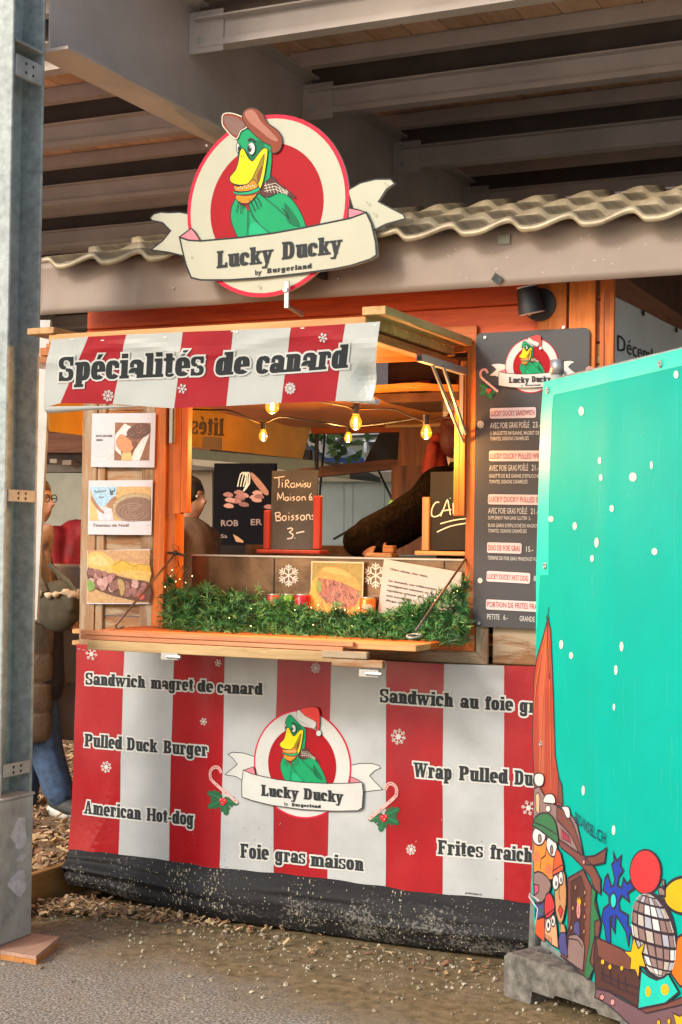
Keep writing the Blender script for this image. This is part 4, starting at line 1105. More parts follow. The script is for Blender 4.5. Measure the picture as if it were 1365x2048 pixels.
art = Art(CLOW, (0, 0, 1)); holly(art, 447, 1598, 1, (205, 150, 75, 15), .003); art.build('holly_sprig', lb)
art = Art(CLOW, (0, 0, 1)); holly(art, 770, 1631, 1, (205, 150, 75, 15), .003, -1); art.build('holly_sprig', lb)
for cx, cy, r, n in ((183, 1308, 12, 6), (213, 1534, 11, 8), (437, 1326, 7, 6), (632, 1336, 10, 8), (408, 1443, 7, 6), (798, 1473, 15, 8), (823, 1699, 10, 8), (1057, 1616, 14, 6), ):
    art = Art(CLOW); art.flake(cx, cy, r, INKW, 3, n, 1, .0024); art.build('snowflake', lb)
art = Art(CLOW); sans(art, 'gruberpub.ch', (931, 1787), (964, 1791), 4, INK, 4, .02); art.build('lettering', lb)
m = MB()
for px, py in ((168, 1300), (328, 1310), (418, 1310), (608, 1320), (985, 1338), (158, 1298)): c = CLOW.lift(*LA.q(px, py), .002); m.box(c.x - .007, c.x + .007, c.y - .001, c.y + .001, c.z - .0012, c.z + .0012)
m.build('staple', CHROME, lb)
# scuffs on the white
art = Art(CLOW)
for i in range(46):
    x = random.uniform(448, 560) if i < 30 else random.uniform(660, 1000); y = random.uniform(1640, 1740) if i < 30 else random.uniform(1640, 1780)
    a = -.9 + random.uniform(-.5, .5); l = random.uniform(1, 4)
    art.line([(x, y), (x + l * math.cos(a), y + l * math.sin(a))], .0022, MATS['sign_dirt'] if i % 2 else STEEL_D, 3)
art.build('scuff', lb)

# ---- tarp skirt under the banner
tv = []; tf = []; NX = 150; NZ = 22
x0t, x1t = -3.738, -.9
for j in range(NZ + 1):
    s = j / NZ
    for i in range(NX + 1):
        u = i / NX; x = x0t + (x1t - x0t) * u
        lift_ = .045 * math.exp(-((x + 3.72) / .35) ** 2) + .012 * math.sin(x * 3)
        z = .24 - (.24 - .008 - max(0, lift_)) * s
        bulge = .085 * math.sin(math.pi * min(1, s * 1.02)) ** .8 * (.75 + .35 * noise.noise((x * 1.3, s * 1.2, 0)))
        fold = .020 * noise.noise((x * 1.1 + s * 2, s * 5.5, 4)) + .009 * noise.noise((x * 6, s * 9, 7)) + .012 * math.exp(-((s - .55 - .1 * math.sin(x * 2)) / .06) ** 2)
        y = -.022 - bulge - max(-.01, fold) * math.sin(math.pi * min(s * 1.2, 1)) ** .5 - .02 * s
        tv.append((x, y, z))
for j in range(NZ):
    for i in range(NX): tf.append((j * (NX + 1) + i, (j + 1) * (NX + 1) + i, (j + 1) * (NX + 1) + i + 1, j * (NX + 1) + i + 1))
# left return of the tarp round the corner
tp = mk('tarp_skirt', tv, tf, TARP, None, smooth=True); tag(tp, 'dirty black plastic tarp skirt bulging below the striped banner', 'tarp')
sm = tp.modifiers.new('t', 'SOLIDIFY'); sm.thickness = .002
V = []; F = []
for j in range(9):
    s = j / 8
    for i in range(9):
        t = i / 8; p = Vector(tv[min(NZ, round(s * NZ)) * (NX + 1)])
        V.append((p.x - .012 * math.sin(t * 9) * s, p.y + (HD * .5) * t * t + .08 * t, p.z * (1 - .0 * t) + .0))
for j in range(8):
    for i in range(8): F.append((j * 9 + i, j * 9 + i + 1, (j + 1) * 9 + i + 1, (j + 1) * 9 + i))
sd = mk('side_skirt', V, F, TARP, tp, smooth=True)
mdm = MB(); dm = plain('dried_mud', (.40, .35, .26), .9, var=.3, vscale=60)
for i in range(330):
    cx_ = random.choice((-3.18, -3.15, -3.03, -2.99, -2.6, -2.2)) + random.gauss(0, .030); s = random.uniform(.08, .8)
    j = int(s * NZ); i_ = int((cx_ - x0t) / (x1t - x0t) * NX); p = Vector(tv[j * (NX + 1) + i_])
    r = random.choice((.0012, .0018, .0025, .0045)); mdm.ball((cx_, p.y - .001, p.z + random.uniform(-.005, .005)), (r * .7, .0016, r * random.uniform(.8, 2.2)), 5, 4)
for i in range(650):
    cx_ = random.uniform(x0t + .05, -1.2); s = random.random() ** .8; j = int(s * NZ * .98); i_ = min(NX, int((cx_ - x0t) / (x1t - x0t) * NX)); p = Vector(tv[j * (NX + 1) + i_])
    r = random.uniform(.0008, .0028); mdm.ball((cx_, p.y - .001, p.z + random.uniform(-.005, .005)), (r, .0013, r * random.uniform(.8, 1.6)), 4, 3)
o = mdm.build('mud_splash', dm, tp); o['kind'] = 'stuff'

# ---- dark menu panel
mp_ = thing('menu_board', (-1.7, -.03, 1.24), 'dark grey menu panel with pink boxed dish names right of the hatch', 'menu board')
MR0 = Art(CMENU)
def px2(a, b): return MR0.q(a, b)
ul, vb = px2(946, 1253); ur, vt = px2(1180, 655); vt2 = px2(957, 668)[1]
m = MB(); rad = .02; pts = []
for cx, cy, t0 in ((ur - rad, vt - rad, 0), (ul + rad, vt - rad, 90), (ul + rad, vb + rad, 180), (ur - rad, vb + rad, 270)):
    for k in range(5): t = R_(t0 + 22.5 * k); pts.append((cx + rad * math.cos(t), cy + rad * math.sin(t)))
m.prism([CMENU.lift(u, v, -.006) for u, v in pts], CMENU.n * .006); m.build('panel', MENUP, mp_)
art = Art(CMENU, FMENU); emblem(art, MC_, MR_, .0018, 'santa'); art.build('emblem', mp_)
art = Art(CMENU, FMENU)
slab(art, 'Lucky', (468, 683), (705, 680), 68, INK, 19); slab(art, 'Ducky', (735, 672), (960, 672), 68, INK, 19)
sans(art, 'by', (612, 722), (638, 721), 22, INK, 19); slab(art, 'Burgerland', (660, 718), (840, 712), 16, INK, 19, gap=.1)
art.build('lettering', mp_)
art = Art(CMENU); holly(art, 978, 779, .62, (205, 150, 75, 15), .002); art.build('holly_sprig', mp_)
art = Art(CMENU); holly(art, 1172, 775, .62, (205, 150, 75, 15), .002, -1); art.build('holly_sprig', mp_)
for (lx, ly, rx, ry, h, text, tx0, tx1) in ((980, 838, 1073, 836, 22, 'LUCKY DUCKY SANDWICH', 983, 1070), (978, 923, 1092, 923, 22, 'LUCKY DUCKY PULLED WRAP', 981, 1089),
        (976, 1009, 1110, 1011, 21, 'LUCKY DUCKY PULLED BURGER', 979, 1106), (974, 1106, 1044, 1108, 22, 'DUO DE FOIE GRAS', 977, 1041),
        (973, 1163, 1061, 1168, 22, 'LUCKY DUCKY HOT DOG', 976, 1057), (972, 1219, 1110, 1226, 21, 'PORTION DE FRITES FRAICHES', 975, 1100)):
    art = Art(CMENU); art.rrect((lx, ly), (rx, ry), h, .008, MENUB, 2, INK, .0014)
    yy = lambda x: ly + (ry - ly) * (x - lx) / (rx - lx) - 5.5
    sans(art, text, (tx0, yy(tx0)), (tx1, yy(tx1)), 11.5, INKR, 4, 0); art.build('dish_label', mp_)
art = Art(CMENU)
for t_, a_, b_, h_ in (('AVEC FOIE GRAS POÊLÉ', (981, 857), (1059, 855), 12), ('23.-', (1066, 855), (1082, 855), 12), ('½ BAGUETTE PAYSANNE, MAGRET DE CANARD', (981, 870), (1105, 869), 7.5), ('TOMATES, OIGNONS CARAMÉLISÉS', (981, 881), (1058, 880), 7.5),
        ('AVEC FOIE GRAS POÊLÉ', (979, 942), (1057, 941), 12), ('21.-', (1064, 941), (1078, 941), 12), ('GALETTE DE BLÉ GARNIE D\'EFFILOCHÉ DE MAGRET', (979, 955), (1112, 956), 7.5), ('TOMATES, OIGNONS CARAMÉLISÉS', (979, 967), (1056, 967), 7.5),
        ('AVEC FOIE GRAS POÊLÉ', (977, 1027), (1055, 1028), 12), ('21.-', (1062, 1028), (1077, 1028), 12), ('SUPPLÉMENT PAIN SANS GLUTEN  2.-', (977, 1039), (1063, 1040), 7.5), ('BUNS GARNI D\'EFFILOCHÉ DE MAGRET DE CANARD', (977, 1054), (1110, 1056), 7.5), ('TOMATES, OIGNONS CARAMÉLISÉS', (977, 1065), (1054, 1066), 7.5),
        ('15.-', (1053, 1103), (1067, 1104), 11), ('TERRINE DE FOIE GRAS MAISON ET FOIE GRAS', (976, 1119), (1095, 1123), 7.5), ('8.-', (1068, 1162), (1078, 1162), 11),
        ('PETITE   6.-', (975, 1238), (1016, 1240), 11), ('GRANDE', (1040, 1242), (1070, 1244), 11)):
    sans(art, t_, a_, b_, h_, INKW, 2, .004); art.build('lettering', mp_); art = Art(CMENU)
art.build('lettering', mp_)
for cx, cy, r in ((962, 849, 7), (961, 1161, 5)):
    art = Art(CMENU); art.flake(cx, cy, r, INKC, 3, 10, 1, .0022); art.build('snowflake', mp_)
m = MB()
for px, py in ((971, 675), (1128, 655), (959, 1246)): c = CMENU.lift(*MR0.q(px, py), .001); m.tube([c, c + Vector((0, -.004, 0))], .006, 10)
m.build('screw', CHROME, mp_)

# ---- three food posters left of the hatch
PPO = Plane((0, -.026, 0), (0, -1, 0)); FPO = (80, 860, .21486)
def poster(label, q4, paper):
    a = Art(PPO); uv = [a.q(*p) for p in q4]
    t = thing('poster', PPO.lift(*uv[3]), label, 'poster', 'food posters left of the hatch')
    m = MB(); m.prism([PPO.lift(u, v, -.0015) for u, v in uv], PPO.n * .0015); m.build('sheet', paper, t); return t
def inks(n, c, r=.5): return MATS[n] if n in MATS else plain(n, c, r, var=.22, vscale=70, bump=0)
# 1: duo de foie gras
t = poster('white poster with sliced foie gras photo, topmost of the three left of the hatch', [(185, 827), (312, 826), (309, 935), (182, 934)], PAPER)
a = Art(PPO); a.poly([(231, 845), (302, 846), (299, 921), (229, 921)], inks('ph_brown', (.22, .09, .035)), 1)
a.poly([(231, 870), (250, 847), (268, 856), (240, 885), (244, 912), (231, 900)], inks('ph_white', (.66, .62, .60)), 2)
a.poly([(300, 868), (280, 921), (262, 921), (272, 895), (298, 862)], MATS['ph_white'], 2)
a.poly([(243, 921), (246, 905), (262, 900), (266, 921)], inks('ph_straw', (.62, .42, .16)), 2.4)
a.poly([(262, 855), (280, 846), (300, 850), (299, 868), (278, 878), (262, 876), (254, 866)], inks('ph_meat_dark', (.10, .035, .018)), 3, 2)
for i in range(26):
    x, y = random.uniform(258, 294), random.uniform(852, 872); a.line([(x, y), (x + random.uniform(2, 7), y + random.uniform(-4, 3))], .0022, inks(random.choice(('ph_m1', 'ph_m2')), random.choice([(.33, .13, .06), (.20, .08, .04)])), 3.6 + i * .01)
a.poly([(234, 880), (244, 869), (256, 876), (269, 888), (264, 902), (248, 904), (236, 894)], inks('ph_pink', (.62, .24, .10)), 4, 3, INKBD, .001)
a.poly([(264, 885), (272, 882), (276, 890), (270, 898)], inks('ph_choc', (.14, .05, .025)), 4.4, 2)
a.poly([(186, 918), (205, 905), (228, 893), (229, 921), (186, 921)], inks('ph_grey', (.56, .55, .57)), 1)
sans(a, 'DUO DE FOIE', (193, 874), (225, 874), 4.6, INK, 2, .015); sans(a, 'GRAS', (193, 882), (206, 882), 4.6, INK, 2, .015)
a.build('photo_print', t)
# 2: tiramisu
t = poster('white poster with a mug photo, middle one of three left of the hatch', [(178, 961), (306, 960), (303, 1070), (176, 1069)], PAPER)
a = Art(PPO, FPO); a.poly([(468, 528), (1035, 527), (1033, 845), (464, 842)], inks('ph_table', (.52, .34, .13)), 1)
a.poly([(470, 528), (722, 528), (705, 620), (650, 690), (560, 720), (500, 640)], inks('ph_sky', (.32, .52, .66)), 2)
a.poly([(468, 580), (520, 680), (560, 760), (540, 842), (466, 842)], MATS['ph_straw'], 2.3)
a.poly([(530, 720), (600, 712), (668, 730), (690, 842), (548, 842)], inks('ph_cup', (.60, .56, .62)), 2.6)
a.poly([(490, 610), (540, 700), (600, 760), (590, 780), (530, 730), (480, 650)], inks('ph_skin', (.34, .16, .08)), 3, 2)
a.poly([(700, 615), (720, 650), (690, 720), (640, 725), (625, 690)], MATS['ph_skin'], 3, 2)
a.clip = (464, 1034, 527, 844)
a.oval(900, 730, 222, 140, inks('ph_mugrim', (.40, .31, .17)), 3, 30, INKBD, .0008)
a.oval(905, 742, 198, 118, inks('ph_mug', (.20, .115, .075)), 4, 30)
for r in (150, 110, 70, 35): a.line([(865 + r * math.cos(q_) * (1 - q_ * .03), 765 + r * .55 * math.sin(q_)) for q_ in [i * .4 for i in range(15)]], .0035, inks('ph_mugl', (.30, .19, .14)), 5, 2)
for p in ([(650, 540), (690, 600), (660, 610)], [(700, 530), (705, 570), (690, 575)], [(655, 570), (700, 560), (680, 590)]): a.poly(p, inks('ph_fir', (.05, .08, .08)), 3)
a.clip = None; a.build('photo_print', t)
a = Art(PPO, FPO); sans(a, 'Pumpkin', (505, 585), (615, 575), 22, INKBD, 3, 0, .3); sans(a, 'Spice', (550, 635), (600, 630), 20, INKBD, 3, 0, .3); sans(a, 'Tiramisu de Noël', (493, 900), (828, 900), 30, inks('ph_text', (.12, .06, .06)), 2, .012); sans(a, '6.00', (985, 892), (1020, 892), 12, MATS['ph_grey'], 2); a.build('lettering', t)
# 3: sandwich
t = poster('framed photo poster of a meat baguette sandwich, lowest of three beside the shelf', [(175, 1101), (300, 1098), (299, 1208), (174, 1208)], PAPER)
a = Art(PPO, FPO); a.poly([(447, 1120), (1022, 1118), (1020, 1612), (442, 1608)], inks('ph_board', (.46, .27, .12)), 1)
for i in range(9): a.line([(780 + i * 28, 1122), (900 + i * 24, 1200)], .0014, MATS['ph_straw'], 1.5)
for i in range(8): a.line([(455 + i * 30, 1600 - i * 6), (540 + i * 22, 1500 + i * 10)], .0016, MATS['ph_straw'], 1.5)
a.poly([(450, 1160), (520, 1135), (600, 1140), (690, 1215), (800, 1235), (1020, 1260), (1020, 1410), (880, 1390), (760, 1345), (620, 1330), (520, 1290), (450, 1262)], inks('ph_bread', (.60, .40, .10)), 2, 2)
a.poly([(660, 1270), (760, 1208), (850, 1245), (930, 1250), (1020, 1255), (1020, 1320), (900, 1300), (800, 1310), (720, 1330)], inks('ph_bread2', (.58, .36, .03)), 3, 2)
a.poly([(455, 1190), (540, 1160), (600, 1180), (650, 1250), (560, 1270), (470, 1240)], inks('ph_bread3', (.66, .46, .18)), 3, 2)
a.line([(690, 1265), (765, 1212), (840, 1250), (900, 1275)], .0022, inks('ph_crust', (.20, .11, .01)), 3.6, 2); a.line([(855, 1290), (920, 1250), (1015, 1258)], .0016, MATS['ph_crust'], 3.6, 2)
a.poly([(450, 1280), (540, 1315), (700, 1350), (880, 1395), (1020, 1420), (1020, 1600), (800, 1570), (640, 1530), (500, 1470), (448, 1400)], MATS['ph_meat_dark'], 2.5, 2)
for i in range(46):
    x, y = random.uniform(480, 990), 0; y = 1350 + (x - 480) * .27 + random.uniform(-45, 75); w_, h_ = random.uniform(22, 52), random.uniform(18, 46)
    if y > 1590 or y < 1300: continue
    a.oval(min(x, 975), min(y, 1560), w_, h_, inks(*random.choice([('ph_ma', (.42, .20, .18)), ('ph_mb', (.30, .13, .11)), ('ph_mc', (.52, .30, .27)), ('ph_md', (.22, .09, .07))])), 4 + i * .05, 9, INKBD, .0007, random.uniform(0, 3))
a.poly([(730, 1390), (780, 1400), (800, 1480), (770, 1550), (745, 1480)], inks('ph_pickle', (.36, .24, .08)), 7, 2)
a.poly([(448, 1400), (500, 1410), (520, 1470), (460, 1500)], inks('ph_salad', (.18, .30, .06)), 7, 2); a.poly([(905, 1530), (960, 1520), (990, 1560), (940, 1580)], inks('ph_red', (.50, .07, .06)), 7, 2)
a.build('photo_print', t)

# ---- wall lamp
lp = onY(1065, 605, -.02); wl_ = thing('wall_lamp', lp, 'small black cone wall lamp above the menu panel', 'lamp')
m = MB(); m.tube([(lp.x + .03, -.001, lp.z - .01), (lp.x + .03, -.028, lp.z - .01)], .062, 24); m.build('mounting_disc', BLACKM, wl_)
ax = Vector((-.16, -.16, 1)).normalized(); top_ = Vector((lp.x + .0, -.085, lp.z + .045))
m = MB(); m.tube([top_, top_ - ax * .095], [.038, .050], 24, cap=False); m.tube([top_ - ax * .004, top_ - ax * .003], [.036, .036], 24); m.tube([top_ - ax * .09, top_ - ax * .088], [.048, .048], 24)
m.build('lamp_shade', BLACKM, wl_, True)
m = MB(); m.tube([top_ - ax * .094, top_ - ax * .0965], [.047, .047], 24); m.tube([top_ + ax * .001, top_ + ax * .006], [.037, .037], 24); m.build('diffuser', plain('lamp_diffuser', (.62, .56, .56), .5), wl_)
m = MB(); m.tube([top_ - ax * .05, (lp.x + .03, -.02, lp.z - .01)], .012, 8); m.ball((lp.x - .005, -.032, lp.z - .045), .007, 8, 6); m.build('knob', CHROME, wl_)

# ---- grey banner on the side wall
PD = Plane((XR + .012, 0, 0), (1, 0, 0), lambda u, v: .006 * noise.noise((u * 2, v * 3, 2)))
GREYV = plain('grey_vinyl', (.78, .80, .78), .5, 0, .06, 4, .3, 5, bdist=.02)
a = Art(PD, maxedge=.05); a.poly([(1208, 583), (1365, 661), (1500, 728), (1500, 1000), (1205, 820)], GREYV, 1)
sb_ = a.build('side_banner', None); tag(sb_, 'grey banner with the word Décembre on the brown side wall', 'banner')
a = Art(PD); sans(a, 'Décembre', (1233, 701), (1330, 735), 34, INK, 6, 0, 0)
o = a.build('lettering', sb_)
m = MB()
for px, py in ((1286, 626), (1352, 660)): 
    c = onX(px, py, XR + .02); m.tube([c, c + Vector((.006, 0, 0))], .012, 10); m.build('eyelet', BLACKM, sb_); m = MB()

# ================================================================== PEOPLE
def fuse(name, mb, mats, parent, voxel=.012, smooth=3):
    """melt overlapping shapes into one continuous skin"""
    me = bpy.data.meshes.new('t'); me.from_pydata([tuple(v) for v in mb.v], [], mb.f)
    ob = bpy.data.objects.new('t', me); COL.objects.link(ob)
    r = ob.modifiers.new('r', 'REMESH'); r.mode = 'VOXEL'; r.voxel_size = voxel
    s = ob.modifiers.new('s', 'SMOOTH'); s.iterations = smooth; s.factor = .5
    dg = bpy.context.evaluated_depsgraph_get(); m2 = ob.evaluated_get(dg).to_mesh()
    V = [tuple(v.co) for v in m2.vertices]; F = [tuple(p.vertices) for p in m2.polygons]
    ob.evaluated_get(dg).to_mesh_clear(); bpy.data.objects.remove(ob)
    return mk(name, V, F, mats, parent, smooth=True)
def limb(mb, pts, rs, n=10):
    pts = [Vector(p) for p in pts]
    for i in range(len(pts) - 1):
        a, b = pts[i], pts[i + 1]; k = 5
        mb.tube([a.lerp(b, t / k) for t in range(k + 1)], [rs[i] + (rs[i + 1] - rs[i]) * t / k for t in range(k + 1)], n)
    for p, r in zip(pts, rs): mb.ball(p, r * .995, n, 8)
SKIN = plain('skin', (.36, .19, .125), .5, var=.08, bump=.05)
def head_shape(mb, c, f, s=1.0):
    """c centre, f facing direction (horizontal)"""
    f = Vector(f).normalized(); l = Vector((-f.y, f.x, 0)); c = Vector(c); up = Vector((0, 0, 1))
    mb.ball(c + up * .03 * s - f * .012 * s, (.078 * s, .078 * s, .09 * s), 14, 10)
    mb.ball(c - up * .035 * s + f * .022 * s, (.056 * s, .056 * s, .07 * s), 12, 9)
    mb.ball(c - up * .085 * s + f * .045 * s, .024 * s, 8, 6)                       # chin
    mb.tube([c + up * .02 * s + f * .074 * s, c - up * .022 * s + f * .102 * s], [.008 * s, .014 * s], 8)   # nose
    mb.ball(c - up * .024 * s + f * .096 * s, .013 * s, 8, 6)
    mb.ball(c - up * .052 * s + f * .076 * s, (.016 * s, .02 * s, .007 * s), 8, 6)    # lips
    mb.ball(c - up * .064 * s + f * .073 * s, (.015 * s, .018 * s, .007 * s), 8, 6)
    mb.ball(c + up * .034 * s + f * .066 * s, (.02 * s, .04 * s, .011 * s), 8, 6)    # brow
    for sg in (-1, 1): mb.ball(c + l * sg * .078 * s - up * .005 * s - f * .01 * s, (.016 * s, .012 * s, .03 * s), 8, 6)
def eyes(c, f, parent, s=1.0):
    f = Vector(f).normalized(); l = Vector((-f.y, f.x, 0)); m = MB(); m2 = MB()
    for sg in (-1, 1):
        p = Vector(c) + Vector((0, 0, .014 * s)) + f * .064 * s + l * sg * .031 * s; m.ball(p, .0095 * s, 8, 6); m2.ball(p + f * .006 * s, .0045 * s, 6, 5)
    e = m.build('eye', plain('eyeball' + str(len(MATS)), (.7, .68, .64), .2, bump=0), parent, True); m2.build('iris', BLACKM, e, True)
def hand(mb, w, d, up, s=1.0, curl=.35):
    """palm and five fingers from wrist w along d; up = back of the hand"""
    d = Vector(d).normalized(); up = (Vector(up) - d * Vector(up).dot(d)).normalized(); sd = d.cross(up)
    w = Vector(w); mb.ball(w + d * .045 * s, (.036 * s, .036 * s, .036 * s), 10, 8)
    limb(mb, [w, w + d * .04 * s, w + d * .08 * s], [.026 * s, .03 * s, .028 * s], 8)
    for i, ln in enumerate((.062, .072, .067, .052)):
        b = w + d * .082 * s + sd * (i - 1.5) * .019 * s
        m1 = b + (d * math.cos(curl * .5) - up * math.sin(curl * .5)) * ln * .5 * s; m2 = m1 + (d * math.cos(curl * 2) - up * math.sin(curl * 2)) * ln * .5 * s
        limb(mb, [b - d * .02 * s, b, m1, m2], [.011 * s, .010 * s, .009 * s, .0075 * s], 8)
    b = w + d * .03 * s - sd * .03 * s; t1 = b + (d * .6 - sd * .7 - up * .2).normalized() * .035 * s; t2 = t1 + (d * .85 - sd * .3 - up * .3).normalized() * .03 * s
    limb(mb, [b, t1, t2], [.014 * s, .011 * s, .009 * s], 8)

# --- passer-by in a beige quilted coat, half hidden by the column
pf = onZ(122, 1630, .125); PB = Vector((pf.x, pf.y, .12))
py_ = pf.y
def PP(px, py, dy=0): return onY(px, py, py_ + dy)
walker = thing('person', PB, 'person in a long beige quilted coat and blue jeans standing behind the galvanised column', 'person')
hc = PP(76, 1003); FWD = Vector((1, -.06, 0)).normalized()
m = MB(); head_shape(m, hc, FWD, 1.02)
neck = PP(66, 1085); chest = PP(62, 1190); pel = PP(66, 1345)
limb(m, [hc - Vector((.02, 0, .03)), neck], [.05, .055]); limb(m, [neck, chest, pel], [.08, .14, .15])
kneeA = PP(92, 1500); ankA = PP(122, 1600); kneeB = PP(60, 1500, .1); ankB = PP(48, 1612, .15)
limb(m, [pel + Vector((0, -.05, 0)), kneeA, ankA], [.085, .06, .042]); limb(m, [pel + Vector((0, .08, 0)), kneeB, ankB], [.085, .06, .042])
sh = PP(60, 1120, -.14); el = PP(84, 1220, -.16); wr = PP(118, 1235, -.2)
limb(m, [sh, el, wr], [.05, .042, .028]); hand(m, wr, Vector((1, -.2, -.2)), Vector((0, 0, 1)))
fuse('body', m, SKIN, walker, .011); eyes(hc, FWD, walker)
m = MB()   # glasses
for sg in (-1, 1):
    c = hc + FWD * .085 + Vector((0, sg * .032, .016)); m.tube([c + Vector((0, .024 * math.cos(t), .020 * math.sin(t))) for t in [i * math.pi / 6 for i in range(13)]], .0025, 5)
    m.tube([c + Vector((0, sg * .024, 0)), c + Vector((-.10, sg * .045, .004))], .0025, 5)
m.build('glasses', BLACKM, walker)
m = MB(); m.ball(hc + Vector((-.03, 0, .055)), (.098, .09, .085), 14, 10); m.ball(hc + Vector((-.085, 0, -.02)), (.06, .085, .12), 12, 9); fuse('hair', m, plain('hair_brown', (.07, .035, .018), .6, var=.4, stretch=(40, 40, 4), vscale=3), walker, .014)
JEANS = plain('denim', (.045, .085, .16), .8, var=.35, vscale=26, bump=.4, bscale=180)
m = MB(); limb(m, [pel, kneeA + Vector((0, 0, 0)), ankA + Vector((.0, 0, .03))], [.12, .092, .074]); limb(m, [pel + Vector((0, .08, 0)), kneeB, ankB + Vector((0, 0, .03))], [.12, .09, .072])
for t in (.55, .7, .82, .93): p = kneeA.lerp(ankA, t); m.tube([p + Vector((-.09, -.02, .012)), p + Vector((0, -.078, 0)), p + Vector((.08, 0, .014))], .010, 6)
fuse('jeans', m, JEANS, walker, .013, 2)
for a in (ankA, ankB):
    m = MB(); limb(m, [a + Vector((-.03, 0, -.0)), a + Vector((.06, 0, -.035)), a + Vector((.14, -.0, -.05))], [.05, .05, .04]); s_ = fuse('shoe', m, plain('shoe_dark' + str(len(MATS)), (.05, .055, .05), .7, var=.5, vscale=30), walker, .012)
    m = MB(); limb(m, [a + Vector((-.05, 0, -.055)), a + Vector((.05, 0, -.065)), a + Vector((.165, 0, -.065))], [.036, .04, .036]); fuse('sole', m, plain('sole' + str(len(MATS)), (.62, .60, .54), .6), s_, .012, 2)
# quilted coat: ring loft with bulging rows, open in front
COAT = plain('quilted_beige', (.19, .15, .105), .55, var=.12, vscale=12, bump=.5, bscale=26, bdist=.012)
COATIN = plain('coat_lining', (.38, .31, .28), .6, var=.12, bump=.3, bscale=30, bdist=.01)
def coat_panel(name, zs, ax0, ax1, cx, ry, rx, mat, rows=6):
    V = []; F = []; na = 22; nz = 60
    for j in range(nz + 1):
        t = j / nz; z = zs[0] + (zs[1] - zs[0]) * t
        q = abs(math.sin(math.pi * t * rows)) ** .5 * .013
        for i in range(na + 1):
            a = R_(ax0 + (ax1 - ax0) * i / na); r = 1 + .10 * t
            wr_ = .004 * noise.noise((i * .8, j * .7, 1))
            V.append((cx(t) + (rx * r + q + wr_) * math.cos(a), py_ + (ry * r + q + wr_) * math.sin(a), z))
    for j in range(nz):
        for i in range(na): F.append((j * (na + 1) + i, j * (na + 1) + i + 1, (j + 1) * (na + 1) + i + 1, (j + 1) * (na + 1) + i))
    o = mk(name, V, F, mat, walker, smooth=True); sm = o.modifiers.new('t', 'SOLIDIFY'); sm.thickness = .012; return o
zt, zh = PP(80, 1130).z, PP(90, 1478).z
xc0 = PP(58, 1200).x; ed = PP(113, 1350).x
coat_panel('coat', (zt, zh), -200, -12, lambda t: xc0 + .00 - .03 * t, .20, ed - xc0, COAT)
coat_panel('coat_side', (zt, zh - .03), 25, 120, lambda t: xc0 + .06 + .02 * t, .20, PP(150, 1400).x - xc0 - .09, COATIN, 3)
m = MB(); m.tube([(ed - .005 - .03 * t, py_ - .06 - .02 * t, zt + (zh - zt) * t) for t in (0, .25, .5, .75, 1)], .006, 6); m.build('zip', STEEL_D, walker)
m = MB(); limb(m, [neck - Vector((0, 0, .03)), chest, pel - Vector((0, 0, .05))], [.09, .165, .17]); fuse('jumper', m, MATS.get('jumper') or plain('jumper', (.03, .03, .045), .9), walker, .016)
m = MB(); limb(m, [sh, el, wr], [.085, .075, .06]); fuse('sleeve', m, COAT, walker, .016)
m = MB(); SC = plain('scarf', (.30, .20, .155), .9, var=.35, vscale=22, bump=.6, bscale=90)
limb(m, [PP(84, 1060, -.02), PP(92, 1075, -.05), PP(88, 1110, -.08), PP(90, 1150, -.1), PP(96, 1180, -.12)], [.035, .045, .04, .035, .03]); limb(m, [PP(50, 1070, -.1), PP(80, 1080, -.12), PP(95, 1062, 0), PP(70, 1060, .1)], [.05, .05, .04, .05])
fuse('scarf', m, SC, walker, .014)
BAGM = plain('olive_canvas', (.065, .055, .032), .9, var=.3, vscale=18, bump=.7, bscale=120)
bag = thing('shoulder_bag', PP(118, 1250, -.26), 'dark olive shoulder bag with fluffy trim carried by the person behind the column', 'bag')
m = MB(); bc = PP(117, 1212, -.26)
m.ball(bc, (.135, .07, .13), 18, 12); m.box(bc.x - .13, bc.x + .13, bc.y - .06, bc.y + .06, bc.z - .02, bc.z + .06); fuse('pouch', m, BAGM, bag, .012, 4)
m = MB(); FUR = plain('fluffy_trim', (.50, .40, .27), .95, var=.4, vscale=40, bump=1, bscale=120)
for i in range(70):
    a = random.uniform(0, 6.28); m.ball(bc + Vector((.135 * math.cos(a), .075 * math.sin(a), .062 + random.uniform(-.012, .012))), random.uniform(.010, .02), 6, 5)
fuse('trim', m, FUR, bag, .008, 1)
m = MB(); m.tube([PP(60, 1100, -.18), PP(80, 1150, -.27), bc + Vector((-.02, -.07, .07))], .012, 6); m.tube([PP(100, 1130, -.18), PP(140, 1165, -.26), bc + Vector((.13, -.03, .07))], .014, 6); m.build('strap', BAGM, bag)

